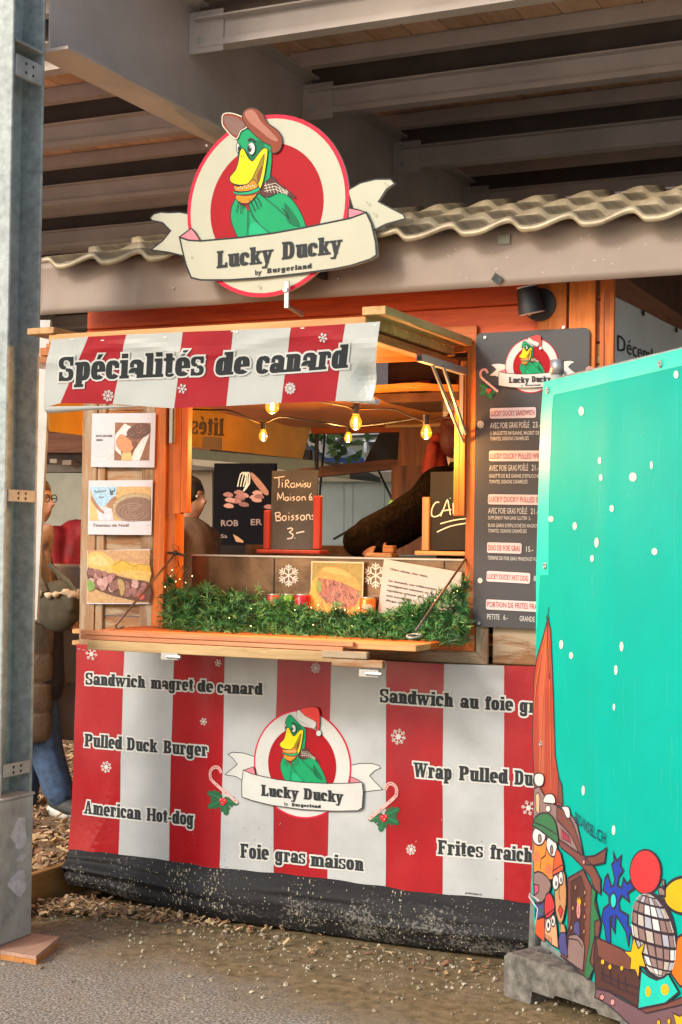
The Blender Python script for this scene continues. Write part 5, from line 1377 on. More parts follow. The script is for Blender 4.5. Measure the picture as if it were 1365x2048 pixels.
# --- woman with dark bun seen through the hatch
def simple_person(base_px, feet_z, y, headpx, face, top_m, hair_m, label, hair_kind='bun', lean=(0, 0), arms=None, cat='person', hands=True, scale=1.0, cap=None):
    h = onY(*headpx, y); base = Vector((h.x - lean[0], y - lean[1], feet_z))
    t = thing('person', base, label, cat); f = Vector(face).normalized(); l = Vector((-f.y, f.x, 0)); s = scale
    m = MB(); head_shape(m, h, f, s)
    nk = h - Vector((0, 0, .13 * s)) - f * .02 - Vector((lean[0] * .1, lean[1] * .1, 0)); ch = Vector((base.x + lean[0] * .6, base.y + lean[1] * .6, h.z - .36 * s)); pl_ = Vector((base.x, base.y, feet_z + (h.z - feet_z) * .52))
    limb(m, [h - f * .02, nk, ch, pl_], [.05, .055, .13, .14])
    for sg in (-1, 1):
        limb(m, [pl_ + l * .09 * sg, base + l * .1 * sg + Vector((0, 0, (pl_.z - feet_z) * .52)) + f * .01, base + l * .1 * sg + Vector((0, 0, .08))], [.085, .058, .04])
    shs = [ch + l * .17 * sg + Vector((0, 0, .13)) for sg in (-1, 1)]
    ar = arms or [(shs[0] + Vector((0, 0, -.28)), shs[0] + Vector((0, 0, -.5)) + f * .08), (shs[1] + Vector((0, 0, -.28)), shs[1] + Vector((0, 0, -.5)) + f * .08)]
    for sh_, (e_, w_) in zip(shs, ar):
        limb(m, [ch + Vector((0, 0, .1)), sh_, e_, w_], [.07, .052, .042, .028]); hand(m, w_, (Vector(w_) - Vector(e_)), Vector((0, 0, 1)), s)
    fuse('body', m, SKIN, t, .011); eyes(h, f, t, s)
    m = MB(); limb(m, [nk + Vector((0, 0, -.02)), ch + Vector((0, 0, .1)), ch, pl_ - Vector((0, 0, .08))], [.075, .16, .17, .18])
    for sh_, (e_, w_) in zip(shs, ar): limb(m, [ch + Vector((0, 0, .1)), sh_, e_, Vector(w_)], [.10, .082, .068, .05])
    fuse('jacket', m, top_m, t, .014, 2)
    m = MB()
    for sg in (-1, 1): limb(m, [pl_ + l * .08 * sg, base + l * .1 * sg + Vector((0, 0, (pl_.z - feet_z) * .5)), base + l * .1 * sg + Vector((0, 0, .09))], [.115, .085, .065])
    fuse('trousers', m, BLACKM if 'trouser' not in MATS else MATS['trouser'], t, .016, 2)
    for sg in (-1, 1):
        m = MB(); a = base + l * .1 * sg; limb(m, [a + Vector((0, 0, .05)), a + f * .12 + Vector((0, 0, .035))], [.05, .036]); fuse('shoe', m, BLACKM, t, .014, 2)
    m = MB(); m.ball(h + Vector((0, 0, .055 * s)) - f * .022, (.092 * s, .092 * s, .075 * s), 14, 10); m.ball(h - f * .06 * s, (.065 * s, .08 * s, .09 * s), 12, 9)
    if hair_kind == 'bun':
        m.ball(h - f * .115 * s + Vector((0, 0, .10 * s)), .055 * s, 10, 8); m.ball(h - f * .03 * s + Vector((0, 0, .03)), (.105 * s, .102 * s, .10 * s), 12, 9); m.ball(h - f * .075 * s - Vector((0, 0, .05)), (.06, .075, .09), 10, 8)
        for q_ in range(26): m.ball(h - f * random.uniform(.02, .13) + Vector((random.uniform(-.04, .04), random.uniform(-.09, .09), random.uniform(-.06, .14))), random.uniform(.015, .03), 7, 5)
    for q_ in range(70):
        th_ = random.uniform(0, 6.28); ph_ = random.uniform(0, 1.5); dv = Vector((math.cos(th_) * math.sin(ph_), math.sin(th_) * math.sin(ph_), math.cos(ph_)))
        if dv.dot(f) > .6: continue
        b_ = h + Vector((0, 0, .05 * s)) - f * .022 + dv * .088 * s; m.tube([b_, b_ + Vector((random.gauss(0, .012), random.gauss(0, .012), -.035))], [.011, .005], 6)
    fuse('hair', m, hair_m, t, .0075, 1)
    return t, h, ch, shs
plain('trouser', (.03, .03, .04), .8)
HAIRB = plain('black_hair', (.015, .010, .009), .5, var=.4, stretch=(30, 30, 4), vscale=4, bump=.5)
BRJ = plain('brown_coat', (.13, .075, .04), .85, var=.3, vscale=15, bump=.5)
simple_person(None, .115, 1.9, (382, 998), (1, -.08, 0), BRJ, HAIRB, 'woman with dark bun and brown coat seen through the left of the hatch')
REDJ = plain('red_jacket', (.30, .008, .012), .7, var=.35, vscale=8, bump=.5, bscale=20, bdist=.01)
hp = onY(160, 1040, 3.6)
t, h, ch, shs = simple_person(None, .12, 3.55, (205, 1010), (.9, -.4, 0), REDJ, HAIRB, 'person in dark red jacket bending over left of the posters', 'short', lean=(.62, -.1))
# --- stall keeper leaning on the counter, dark fleece
FLE = plain('dark_fleece', (.009, .006, .0045), 1, spec=.05, var=.7, vscale=45, bump=1, bscale=90, bdist=.012)
kh = onY(928, 880, 1.05); kz = .1
kch = Vector((kh.x + .05, 1.15, kh.z - .30))
elb = onY(790, 1042, .72); wrs = onY(762, 1070, .62)
elb2 = Vector((kch.x + .25, 1.0, 1.35)); w2 = Vector((kch.x + .12, .75, 1.42))
CAPR = plain('dark_red_cap', (.05, .006, .004), .7, var=.3)
t, h, ch, shs = simple_person(None, .1, 1.15, (928, 880), (.5, .85, 0), FLE, CAPR, 'stall keeper in a dark brown fleece leaning an arm on the counter', 'short', lean=(-.05, -.1), arms=[(elb, wrs), (elb2, w2)])
m = MB(); limb(m, [ch + Vector((-.1, -.1, .1)), onY(850, 1015, .85), onY(795, 1050, .72), onY(745, 1074, .60), onY(716, 1082, .55)], [.14, .105, .10, .095, .07]); fuse('sleeve', m, FLE, t, .012, 2)

# ================================================================== IN AND ON THE COUNTER
case = thing('display_case', (-2.65, .12, 1.19), 'brown steel and glass counter display case behind the fir garland', 'display case')
CZ = onY(600, 1113, .13).z
m = MB(); m.box(OX0 + .05, OX1 + .02, .13, .135, 1.19, CZ); m.build('front_panel', INOX, case)
m = MB(); m.box(OX0 + .05, OX1 + .02, .136, .62, CZ - .012, CZ - .002); m.build('top_panel', INOX, case)
box('top_edge', OX0 + .05, OX1 + .02, .120, .134, CZ - .006, CZ + .002, CHROME, case, .001)
box('rear_panel', OX0 + .05, OX0 + .62, .60, .62, CZ, CZ + .045, INOX, case)
for px in (548, 888): xx = onY(px, 1150, .13).x; box('seam', xx, xx + .003, .126, .1295, 1.20, CZ - .01, BLACKM, case, 0)
box('counter_top', XL + .03, XR - .03, .055, .75, 1.12, 1.165, DARKW, stall)
box('counter_sill', OX0 + .046, OX1 - .0, -.02, .055, 1.165, 1.188, ORANGE, stall)
box('counter_front', XL + .03, XR - .03, .045, .06, .12, 1.1, DARKW, stall, 0)
def flakefull(name, px, py, r, w):
    a = Art(Plane((0, .1285, 0), (0, -1, 0)))
    for k in range(6):
        t = R_(60 * k + 30); d = (math.cos(t), math.sin(t) * 1.08)
        a.line([(px, py), (px + r * d[0], py + r * d[1])], w, INKW, 1)
        for f_, L_ in ((.45, .42), (.68, .34)):
            for sg in (-1, 1):
                t2 = t + sg * .95; a.line([(px + r * d[0] * f_, py + r * d[1] * f_), (px + r * d[0] * f_ + r * L_ * math.cos(t2), py + r * d[1] * f_ + r * L_ * math.sin(t2) * 1.08)], w, INKW, 1.2)
    return a.build(name, case)
flakefull('snowflake_sticker', 578, 1151, 21, .0052); flakefull('snowflake_sticker', 752, 1151, 24, .0058)
# framed burger picture standing behind the garland
PB_ = Plane((0, .105, 0), (0, -1, 0)); a0 = Art(PB_)
bq = [(623, 1122), (728, 1124), (725, 1236), (621, 1236)]
bp = thing('burger_poster', PB_.lift(*a0.q(*bq[3])), 'yellow burger photo leaning on the display case behind the garland', 'poster')
m = MB(); m.prism([PB_.lift(*a0.q(*p), -.004) for p in bq], PB_.n * .004); m.build('sheet', plain('poster_cream', (.58, .50, .34), .4, coat=.3), bp)
a = Art(PB_, (600, 880, .29304))
a.poly([(88, 835), (428, 843), (420, 1205), (75, 1205)], inks('ph_olive', (.30, .24, .06)), 1)
a.poly([(90, 960), (130, 930), (110, 1010), (180, 1110), (420, 1110), (420, 1205), (75, 1205), (80, 1000)], inks('ph_bun_l', (.74, .36, .06)), 2, 2)
a.oval(270, 1110, 150, 90, inks('ph_bun_m', (.70, .36, .08)), 3, 24)
a.poly([(125, 925), (150, 880), (210, 862), (290, 880), (370, 930), (418, 995), (412, 1030), (330, 990), (230, 955), (150, 945)], inks('ph_bun_t', (.70, .29, .07)), 5, 3)
a.poly([(150, 885), (210, 868), (290, 890), (360, 935), (280, 920), (190, 900)], inks('ph_bun_hl', (.74, .38, .12)), 5.5, 3)
a.poly([(135, 945), (230, 955), (340, 1000), (400, 1040), (390, 1120), (300, 1140), (190, 1110), (130, 1030)], MATS['ph_mb'], 4, 2)
for i in range(120):
    x, y = random.uniform(140, 385), random.uniform(960, 1120); y += (x - 260) * .12
    a.line([(x, y), (x + random.uniform(-10, 16), y + random.uniform(10, 24)), (x + random.uniform(-6, 20), y + random.uniform(24, 42))], .0026, inks(*random.choice([('pk_a', (.58, .19, .09)), ('pk_b', (.40, .11, .05)), ('pk_c', (.66, .28, .14)), ('ph_meat_dark', 0)])), 4.3 + i * .004, 2)
a.poly([(230, 1105), (290, 1110), (280, 1130), (240, 1128)], MATS['ph_salad'], 6, 2); a.poly([(128, 960), (150, 975), (145, 1040), (125, 1010)], MATS['ph_salad'], 5.2, 2)
a.build('photo_print', bp)
# notice sheet
PN = Plane((0, .108, 0), (0, -1, 0)); FN = (600, 880, .29304); a = Art(PN, FN)
nq = [(575, 812), (1105, 903), (1085, 1290), (525, 1250)]
nt_ = thing('notice', PN.lift(*a.q(*nq[3])), 'tilted white notice sheet about ingredients behind the right end of the garland', 'notice')
m = MB(); m.prism([PN.lift(*a.q(*p), -.002) for p in nq], PN.n * .002); m.build('sheet', PAPERG, nt_)
for t_, A_, B_ in (('Chère cliente, cher client,', (617, 885), (875, 938)), ('Sur demande, nos collaborateurs vous', (606, 965), (990, 1036)), ('renseigneront volontiers sur les', (600, 996), (918, 1058)), ('ingrédients présents dans', (596, 1030), (850, 1080)), ('sont susceptibles à', (592, 1065), (785, 1104)), ('allergies ou des intolérances', (588, 1098), (850, 1150))):
    sans(a, t_, A_, B_, 15, INK, 2, .018)
a.build('lettering', nt_)
# drinks cans
def can(px, py, col, label, y=.085, word=None):
    p = onY(px, py, y); mat = MATS.get('can_' + col) or plain('can_' + col, {'red': (.50, .01, .015), 'green': (.12, .30, .02), 'orange': (.75, .16, .01), 'cherry': (.42, .012, .03)}[col], .3, .4, .05, 5, 0)
    t = thing('drinks_can', (p.x, y, 1.19), label, 'can', 'drinks cans behind the garland'); zt_ = p.z
    m = MB(); m.tube([(p.x, y, 1.19), (p.x, y, 1.20), (p.x, y, zt_ - .010), (p.x, y, zt_ - .004)], [.026, .033, .033, .028], 18); m.build('can_body', mat, t, True)
    m = MB(); m.tube([(p.x, y, zt_ - .004), (p.x, y, zt_)], [.028, .0275], 18); m.build('lid', CHROME, t)
    if word:
        aa = Art(Plane((0, y - .0335, 0), (0, -1, 0))); sans(aa, word, (px - 11, py + 26), (px + 9, py + 27), 12, INKW, 1, .02); aa.build('lettering', t)
can(549, 1188, 'red', 'red drinks can leftmost behind the garland'); can(577, 1188, 'green', 'green drinks can between two red cans behind the garland')
can(605, 1188, 'cherry', 'red drinks can directly left of the burger photo'); can(736, 1194, 'orange', 'orange drinks can between burger photo and notice', word='FANTA')

# chalkboards on the display case
def stroke_text(a, strokes, w, lay=2):
    for s in strokes: a.line(s, w, CHALK, lay, 3)
    a.build('chalk_word', c1_ if a.pl is PC1 else c2_)
FC = (300, 780, .29304)
PC1 = Plane((0, .30, 0), (0, -1, 0)); a = Art(PC1, FC)
c1_ = thing('chalkboard', onY(585, 1105, .30), 'upright chalkboard in a red stand listing tiramisu and drinks prices', 'chalkboard')
m = MB(); m.prism([PC1.lift(*a.q(*p), -.012) for p in ((833, 552), (1143, 545), (1132, 1088), (820, 1088))], PC1.n * .010); m.build('panel', SLATE2, c1_)
RW = wood('red_stand_wood', (.30, .02, .012), (.48, .05, .02), 'Z')
A = lambda x, y: PC1.lift(*a.q(x, y))
def pbox(name, p0, p1, y0, y1, mat, par): return box(name, min(p0.x, p1.x), max(p0.x, p1.x), y0, y1, min(p0.z, p1.z), max(p0.z, p1.z), mat, par, .003)
pbox('upright', A(788, 822), A(822, 1086), .285, .312, RW, c1_); pbox('upright', A(1126, 722), A(1168, 1086), .285, .312, RW, c1_)
pbox('base', A(757, 1088), A(1186, 1120), .26, .345, RW, c1_)
stroke_text(a, [[(848, 600), (880, 596), (922, 590)], [(882, 600), (884, 640), (880, 668)], [(906, 630), (905, 665)], [(908, 612), (909, 616)],
    [(928, 615), (926, 668)], [(926, 618), (945, 615), (950, 632), (930, 642), (955, 668)], [(985, 635), (968, 640), (962, 655), (975, 665), (988, 655), (988, 636), (992, 666)],
    [(1002, 665), (1004, 638), (1016, 655), (1028, 636), (1036, 664)], [(1046, 640), (1047, 663)], [(1046, 620), (1047, 623)], [(1070, 634), (1056, 642), (1070, 654), (1056, 664)], [(1080, 632), (1080, 660), (1095, 660), (1098, 632)]], .0042)
stroke_text(a, [[(874, 752), (876, 705), (893, 740), (910, 702), (915, 752)], [(945, 730), (926, 735), (925, 750), (940, 755), (948, 735), (950, 755)], [(962, 728), (964, 754)], [(962, 712), (963, 715)], [(990, 726), (976, 734), (990, 745), (976, 756)],
    [(1012, 726), (1002, 740), (1010, 755), (1026, 745), (1020, 728), (1010, 728)], [(1040, 755), (1040, 728)], [(1040, 735), (1054, 727), (1062, 738), (1064, 754)], [(1104, 705), (1090, 730), (1094, 750), (1108, 745), (1104, 730), (1092, 735)], [(1114, 750), (1115, 752)], [(1118, 727), (1134, 724)]], .0042)
stroke_text(a, [[(858, 838), (864, 890)], [(856, 840), (885, 836), (890, 855), (864, 862), (895, 872), (890, 890), (862, 893)], [(918, 858), (906, 870), (912, 890), (930, 885), (930, 862), (916, 858)], [(950, 858), (952, 890)], [(950, 838), (951, 842)],
    [(985, 855), (968, 864), (985, 876), (966, 890)], [(1015, 853), (998, 862), (1015, 875), (996, 888)], [(1042, 854), (1030, 868), (1038, 888), (1056, 880), (1054, 858), (1040, 855)], [(1070, 888), (1071, 856), (1088, 852), (1094, 870), (1096, 886)], [(1128, 848), (1108, 858), (1126, 872), (1106, 884)]], .0045)
stroke_text(a, [[(940, 948), (968, 942), (975, 955), (955, 972), (978, 985), (970, 1010), (938, 1015)], [(990, 1008), (993, 1012)], [(1000, 978), (1030, 970), (1056, 966)]], .005)
a.build('chalk_writing', c1_)
FC2 = (600, 880, .29304); PC2 = Plane((0, .26, 0), (0, -1, 0)); a = Art(PC2, FC2)
c2_ = thing('chalkboard', onY(890, 1108, .26), 'black chalkboard with the word CAISSE in a pale wooden stand', 'chalkboard')
m = MB(); m.prism([PC2.lift(*a.q(*p), -.012) for p in ((893, 218), (1200, 212), (1200, 752), (878, 752))], PC2.n * .010); m.build('panel', SLATE, c2_)
A = lambda x, y: PC2.lift(*a.q(x, y))
pbox('upright', A(845, 390), A(888, 755), .245, .272, wood('stand_wood', (.36, .17, .07), (.56, .30, .14), 'Z'), c2_); pbox('base', A(805, 757), A(1150, 792), .225, .30, wood('stand_base', (.40, .20, .08), (.60, .34, .15), 'X'), c2_)
stroke_text(a, [[(952, 425), (925, 430), (902, 475), (905, 520), (945, 518), (968, 495)], [(962, 520), (985, 465), (1008, 410), (1020, 460), (1030, 512)], [(968, 485), (1000, 480), (1035, 475)], [(1048, 430), (1050, 505)], [(1026, 396), (1028, 400)],
    [(1098, 412), (1070, 420), (1068, 450), (1095, 465), (1092, 500), (1062, 508)], [(1140, 410), (1112, 420), (1112, 450), (1135, 462), (1130, 498), (1104, 505)], [(1170, 410), (1172, 500)], [(960, 572), (1050, 548), (1150, 534)], [(938, 628), (1030, 588), (1150, 566)]], .0048)
a.build('chalk_writing', c2_)
# small boxes of utensils on the case
ub = thing('cardboard_tray', onY(650, 1105, .5), 'small torn brown cardboard tray under the stall keeper\'s arm', 'tray')
p = onY(780, 1103, .45); m = MB(); m.box(p.x - .10, p.x + .02, .42, .50, CZ - .002, CZ + .018); m.box(p.x - .03, p.x + .02, .44, .48, CZ + .018, CZ + .05); bevel(m.build('tray', WORN, ub), .004)

# fridge, hood and clutter inside
f0 = onY(886, 760, 1.35); f1 = onY(1010, 760, 1.35)
fr_ = thing('fridge', (f0.x + .3, 1.6, .1), 'tall off-white glass door fridge inside the stall behind the right jamb', 'fridge')
WP = plain('fridge_white', (.55, .46, .42), .4, coat=.3)
fz_ = onY(890, 758, 1.35).z
m = MB(); m.box(f0.x, f0.x + .6, 1.40, 1.95, .1, fz_); bevel(m.build('cabinet', WP, fr_), .01)
m = MB(); X0 = f0.x
m.box(X0, X0 + .07, 1.35, 1.398, .2, fz_ - .0); m.box(X0 + .53, X0 + .60, 1.35, 1.398, .2, fz_); m.box(X0 + .071, X0 + .529, 1.35, 1.398, fz_ - .06, fz_); m.box(X0 + .071, X0 + .529, 1.35, 1.398, .2, .3)
bevel(m.build('door_frame', WP, fr_), .006)
box('door_glass', X0 + .072, X0 + .528, 1.37, 1.38, .31, fz_ - .062, plain('fridge_glass', (.16, .09, .045), .08, .2, .3, 5, 0), fr_, 0)
box('door_handle', X0 + .085, X0 + .16, 1.345, 1.36, 1.78, 1.80, CHROME, fr_)
hd = thing('extractor_hood', (-2.6, 1.1, 2.1), 'dark extractor hood under the stall ceiling behind the raised flap', 'hood')
h0 = onY(775, 735, .9); h1 = onY(884, 800, .9)
m = MB(); m.box(h0.x, h0.x + .62, .9, 1.6, h1.z + .03, 2.40); bevel(m.build('casing', plain('hood_dark', (.035, .016, .010), .4, .3, .6, 9), hd), .01)
for q_ in range(5): box('packet', h0.x + .05 + q_ * .1, h0.x + .13 + q_ * .1, .86, .895, h1.z + .035, h1.z + .06 + .03 * (q_ % 2), INOX if q_ % 2 else DARKW, hd, .004)
jk = thing('hanging_jacket', onY(872, 1000, 1.15), 'dark red jacket hanging inside the stall in front of the fridge', 'jacket')
m = MB(); limb(m, [onY(876, 880, 1.18), onY(870, 930, 1.16), onY(874, 990, 1.15)], [.035, .065, .07]); limb(m, [onY(866, 895, 1.12), onY(860, 950, 1.1), onY(864, 1010, 1.1)], [.03, .035, .03]); fuse('cloth', m, plain('jacket_red', (.17, .012, .008), .8, var=.5, vscale=14, bump=.6, bscale=22, bdist=.01), jk, .010, 2); m = MB(); m.prism([(h0.x - .06, .85, h1.z + .03), (h0.x + .66, .85, h1.z + .03), (h0.x + .6, .85, h1.z - .01), (h0.x + .02, .85, h1.z - .01)], (0, .6, 0)); m.build('lip', INOX, hd)

# back opening: flap held up by struts, beam
bx = onY(783, 980, HD).x
bfl = thing('rear_flap', (bx - .1, HD + .3, 1.9), 'black shutter flap tilted open at the back of the stall', 'shutter')
m = MB(); q = [onY(725, 931, HD + .35), onY(768, 850, HD + .35), onY(815, 850, HD + .35), onY(800, 931, HD + .35)]; m.prism(q, (0, .03, 0)); m.build('panel', plain('shutter_black', (.012, .011, .010), .7), bfl)
def beam_px(name, pts, y, d, mat, parent, kind=None):
    m = MB(); m.prism([onY(a_, b_, y) for a_, b_ in pts], (0, d, 0)); return m.build(name, mat, parent)
beam_px('rear_beam', [(595, 938), (775, 919), (852, 921), (852, 936), (775, 939), (595, 958)], HD + .02, .06, DARKW, stall)
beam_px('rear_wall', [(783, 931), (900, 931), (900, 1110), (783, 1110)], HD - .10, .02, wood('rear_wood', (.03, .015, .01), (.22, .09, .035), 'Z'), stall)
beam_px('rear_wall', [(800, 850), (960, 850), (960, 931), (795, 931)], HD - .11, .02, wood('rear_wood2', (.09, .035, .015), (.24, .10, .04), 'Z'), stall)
box('rear_batten', onY(770, 850, HD - .2).x, onY(890, 850, HD - .2).x, HD - .2, HD - .17, onY(800, 855, HD - .2).z, onY(800, 846, HD - .2).z, PALE, stall)
m = MB()
for A_, B_ in (((757, 940), (790, 1010)), ((668, 1078), (775, 1018)), ((652, 850), (638, 1010))):
    m.tube([onY(*A_, HD + .3), onY(*B_, HD + .1)], .007, 6)
m.build('strut', BLACKM, stall)
sp = thing('spatula', onY(783, 1010, 1.0), 'green handled utensil standing beside the stall keeper\'s sleeve', 'utensil')
m = MB(); a_, b_ = onY(780, 1025, 1.0), onY(784, 1000, 1.0); m.tube([a_, a_.lerp(b_, .6), b_], [.008, .014, .010], 8); m.build('handle', plain('green_plastic', (.12, .38, .03), .4), sp)

# side awning banner of the same stall, seen from behind through the hatch
XS = -4.12
YEL = plain('backlit_vinyl', (.80, .50, .10), .5, 0, .12, 4, .3, 6, trans=.45, bdist=.02)  # yellow glow of the bulbs is put into the vinyl's colour
PS = Plane((XS, 0, 0), (1, 0, 0), lambda u, v: .008 * noise.noise((u * 3, v * 3, 5)))
sb = thing('side_awning_banner', (XS, 1.5, 2.0), 'glowing yellow-orange banner seen from behind inside the hatch, lettering reversed', 'banner')
a = Art(PS, maxedge=.05); a.poly([(98, 700), (98, 863), (605, 918), (627, 835), (480, 700)], YEL, 1); o = a.build('vinyl', sb); o.modifiers.new('t', 'SOLIDIFY').thickness = .001
FS = (340, 780, .23443)
a = Art(PS, FS); DY = plain('show_through', (.30, .20, .055), .6)
# mirrored letters s é t i l from left to right
def mslab(text, x0, x1, yb, h):
    W = sum(GL[c][0] + .05 for c in text); e = (x1 - x0) / W; x = x0
    for c in text:
        w, ps = GL[c]
        for p in ps: a.poly([(x + (w - k[0]) * e, yb - h * k[1] + (x - x0) * .06) for k in p], DY, 2 + .01)
        x += (w + .05) * e
mslab('sétil', 185, 470, 378, 150); a.build('lettering', sb)
a = Art(PS, FS); a.poly([(282, 395), (447, 405), (447, 508), (272, 496)], plain('pale_patch', (.66, .46, .22), .6), 2); a.build('patch', sb)
box('side_flap', XS - .02, XL - .01, .05, HD, 2.33, 2.36, CEILW, stall)

# ================================================================== STRING LIGHTS
BULBG = glass('amber_glass', (1, .62, .18), .05, .12)
_t = BULBG.node_tree; _e = _t.nodes.new('ShaderNodeEmission'); _e.inputs[0].default_value = (1, .42, .05, 1); _e.inputs[1].default_value = .55; _a = _t.nodes.new('ShaderNodeAddShader')
_o = _t.nodes['Material Output']; _s = _o.inputs[0].links[0].from_socket; _t.links.new(_s, _a.inputs[0]); _t.links.new(_e.outputs[0], _a.inputs[1]); _t.links.new(_a.outputs[0], _o.inputs[0])
FIL = emit('filament', (1.0, .62, .16), 60)
st = thing('string_lights', onY(600, 830, .1), 'black cable with glowing amber bulbs hung across the hatch', 'string lights')
XSB = lambda c: c.x > -3.9
bulbs = [((545, 812), -.45, 1.12), ((527, 872), .30, .82), ((712, 846), -.2, 1.0), ((697, 876), .55, .75), ((853, 866), -.1, .92), ((134, 838), .75, 1.0), ((330, 868), 1.9, .9)]
for (bxp, byp), yy, s in bulbs:
    c = onY(bxp, byp, yy); s *= 1.0
    prof = [(.011, .044), (.0125, .030), (.020, .014), (.0235, 0), (.021, -.014), (.012, -.024), (.002, -.027)]
    m = MB(); m.tube([c + Vector((0, 0, h_ * s)) for _, h_ in prof], [r * s for r, _ in prof], 14); b_ = m.build('bulb', BULBG, st, True)
    m = MB(); m.tube([c + Vector((0, 0, -.014 * s)), c + Vector((0, 0, .016 * s))], .0062 * s, 8); m.build('filament', FIL, b_)
    m = MB(); m.tube([c + Vector((0, 0, .034 * s)), c + Vector((0, 0, .075 * s))], .0145 * s, 10); m.build('socket', BLACKM, st)
    L = bpy.data.lights.new('bulb_light', 'POINT'); L.energy = 9 if XSB(c) else 7; L.color = (1.0, .52, .16); L.shadow_soft_size = .02
    lo = bpy.data.objects.new('bulb_light', L); COL.objects.link(lo); lo.location = c - st.location + Vector((0, -.0, -.035)); lo.parent = st; 
def cable(pts):
    m = MB(); P = [onY(a_, b_, y) for a_, b_, y in pts]; P = [Vector(p) for p in crm([tuple(p) for p in P], 5, False)]; m.tube(P, .0035, 6); m.build('cable', BLACKM, st, True)
cable([(376, 818, .2), (420, 820, .2), (460, 821, .2), (500, 838, .25), (527, 846, .3), (560, 834, .25), (600, 838, .25), (650, 845, .3), (697, 852, .55), (760, 848, .5), (840, 836, .3)])
cable([(470, 790, -.4), (545, 792, -.45), (620, 800, -.4), (690, 812, -.25), (712, 818, -.2), (785, 818, -.15), (820, 832, -.12), (853, 842, -.1), (885, 835, 0), (940, 838, .05)])

# ================================================================== FIR GARLAND
gl = thing('fir_garland', (-2.63, .03, 1.19), 'green fir garland with tiny lights lying along the serving hatch sill', 'garland')
gt_ = [(327, 1150), (350, 1160), (400, 1172), (460, 1180), (500, 1178), (540, 1192), (580, 1202), (620, 1212), (660, 1220), (700, 1224), (740, 1220), (780, 1214), (820, 1206), (850, 1196), (880, 1180), (905, 1168), (937, 1150)]
FG = [plain('fir_a', (.018, .10, .03), .5, var=.3, vscale=60, bump=0), plain('fir_b', (.05, .22, .055), .5, var=.3, vscale=60, bump=0), plain('fir_c', (.15, .36, .10), .5, var=.3, vscale=60, bump=0), plain('fir_wire', (.05, .035, .02), .8)]
def gtop(px):
    for (a_, b_), (c_, d_) in zip(gt_, gt_[1:]):
        if a_ <= px <= c_: return b_ + (d_ - b_) * (px - a_) / (c_ - a_)
    return 1150
mb = MB(); lights_p = []
for i in range(2300):
    px = random.uniform(329, 936); t_ = random.random() ** .85; top_y = gtop(px) + 6 + 20 * noise.noise((px * .045, 0, 0)); bot_y = 1266 + (px - 330) * .034
    py = top_y + (bot_y - top_y) * t_; y = -.02 + random.uniform(-.06, .075) * (.5 + t_ * .6) - .05 * t_ - .16 * t_ ** 4
    c = onY(px, py, y); d = Vector((random.gauss(0, 1), random.gauss(-.5, .6), random.gauss(.25, .7))).normalized()
    if noise.noise((px * .03, py * .06, 3)) < -.28 and random.random() < .8: continue
    Ls = random.uniform(.03, .06); a1 = d.orthogonal().normalized(); b1 = d.cross(a1)
    mb.tube([c - d * Ls / 2, c + d * Ls / 2], .0012, 3, 3, cap=False)
    mi = random.choice((0, 0, 1, 1, 1, 2))
    for k in range(13):
        u = random.uniform(-.5, .5); p = c + d * Ls * u; th = random.uniform(0, 6.28); o_ = (a1 * math.cos(th) + b1 * math.sin(th)); nd = (o_ * .9 + d * .75).normalized()
        ln = random.uniform(.020, .040); w = nd.cross(d).normalized() * .0015
        mb.add([p - w, p + w, p + nd * ln * .6 + w * .9, p + nd * ln, p + nd * ln * .6 - w * .9], [(0, 1, 2, 3, 4)], mi)
    if random.random() < .005: lights_p.append(c + Vector((0, -.03, .01)))
nd_ = mb.build('needles', FG, gl); nd_['kind'] = 'stuff'
for px, py in ((345, 1140), (372, 1165), (352, 1163), (385, 1152), (360, 1158), (341, 1152), (623, 1215), (637, 1210), (672, 1217), (680, 1216), (690, 1220), (718, 1216), (742, 1222), (832, 1196), (851, 1192), (870, 1200), (908, 1186), (915, 1182), (825, 1232), (560, 1240), (575, 1258), (590, 1220), (475, 1200)): lights_p.append(onY(px, py, -.04))
FL = emit('fairy_light', (1.0, .74, .30), 4)
fl = thing('fairy_lights', (-3.2, .0, 1.3), 'thin wire of tiny warm fairy lights twisted through the fir garland', 'fairy lights')
m = MB(); lights_p.sort(key=lambda p: p.x)
P = [tuple(p + Vector((0, .004, -.004))) for p in lights_p]; m.tube([Vector(p) for p in crm(P, 3, False)], .0011, 4); m.build('wire', BLACKM, fl)
for q in range(3):
    m = MB(); c = onY(352 + q * 9, 1112 + q * 22, -.03); m.tube([c + Vector((.02 * math.cos(t * (1.2 + q * .3)), .012 * math.sin(t), .05 * math.sin(t * .7 + q))) for t in [i * .5 for i in range(22)]], .0013, 4); m.build('wire', BLACKM, fl)
proto = None
for p in lights_p:
    if proto is None: m = MB(); m.ball(p, .0024, 6, 5); proto = m.build('light', FL, fl, True); p0 = p.copy()
    else: o = proto.copy(); COL.objects.link(o); o.location = proto.location + (p - p0)
m = MB(); rr_ = FG[0]
fallen = MB()
for px in (435, 445, 705, 700, 712, 715, 795, 800):
    c = onY(px, 1306, -.4 if px > 650 else -.03)
    for k in range(16):
        d = Vector((random.gauss(0, 1), random.gauss(0, .5), random.gauss(-.3, .6))).normalized() * .02; w = Vector((0, .3, 1)).cross(d).normalized() * .0011; fallen.add([c - w, c + w, c + d], [(0, 1, 2)], 0)
fg_ = fallen.build('fallen_needles', FG, gl); fg_['kind'] = 'stuff'

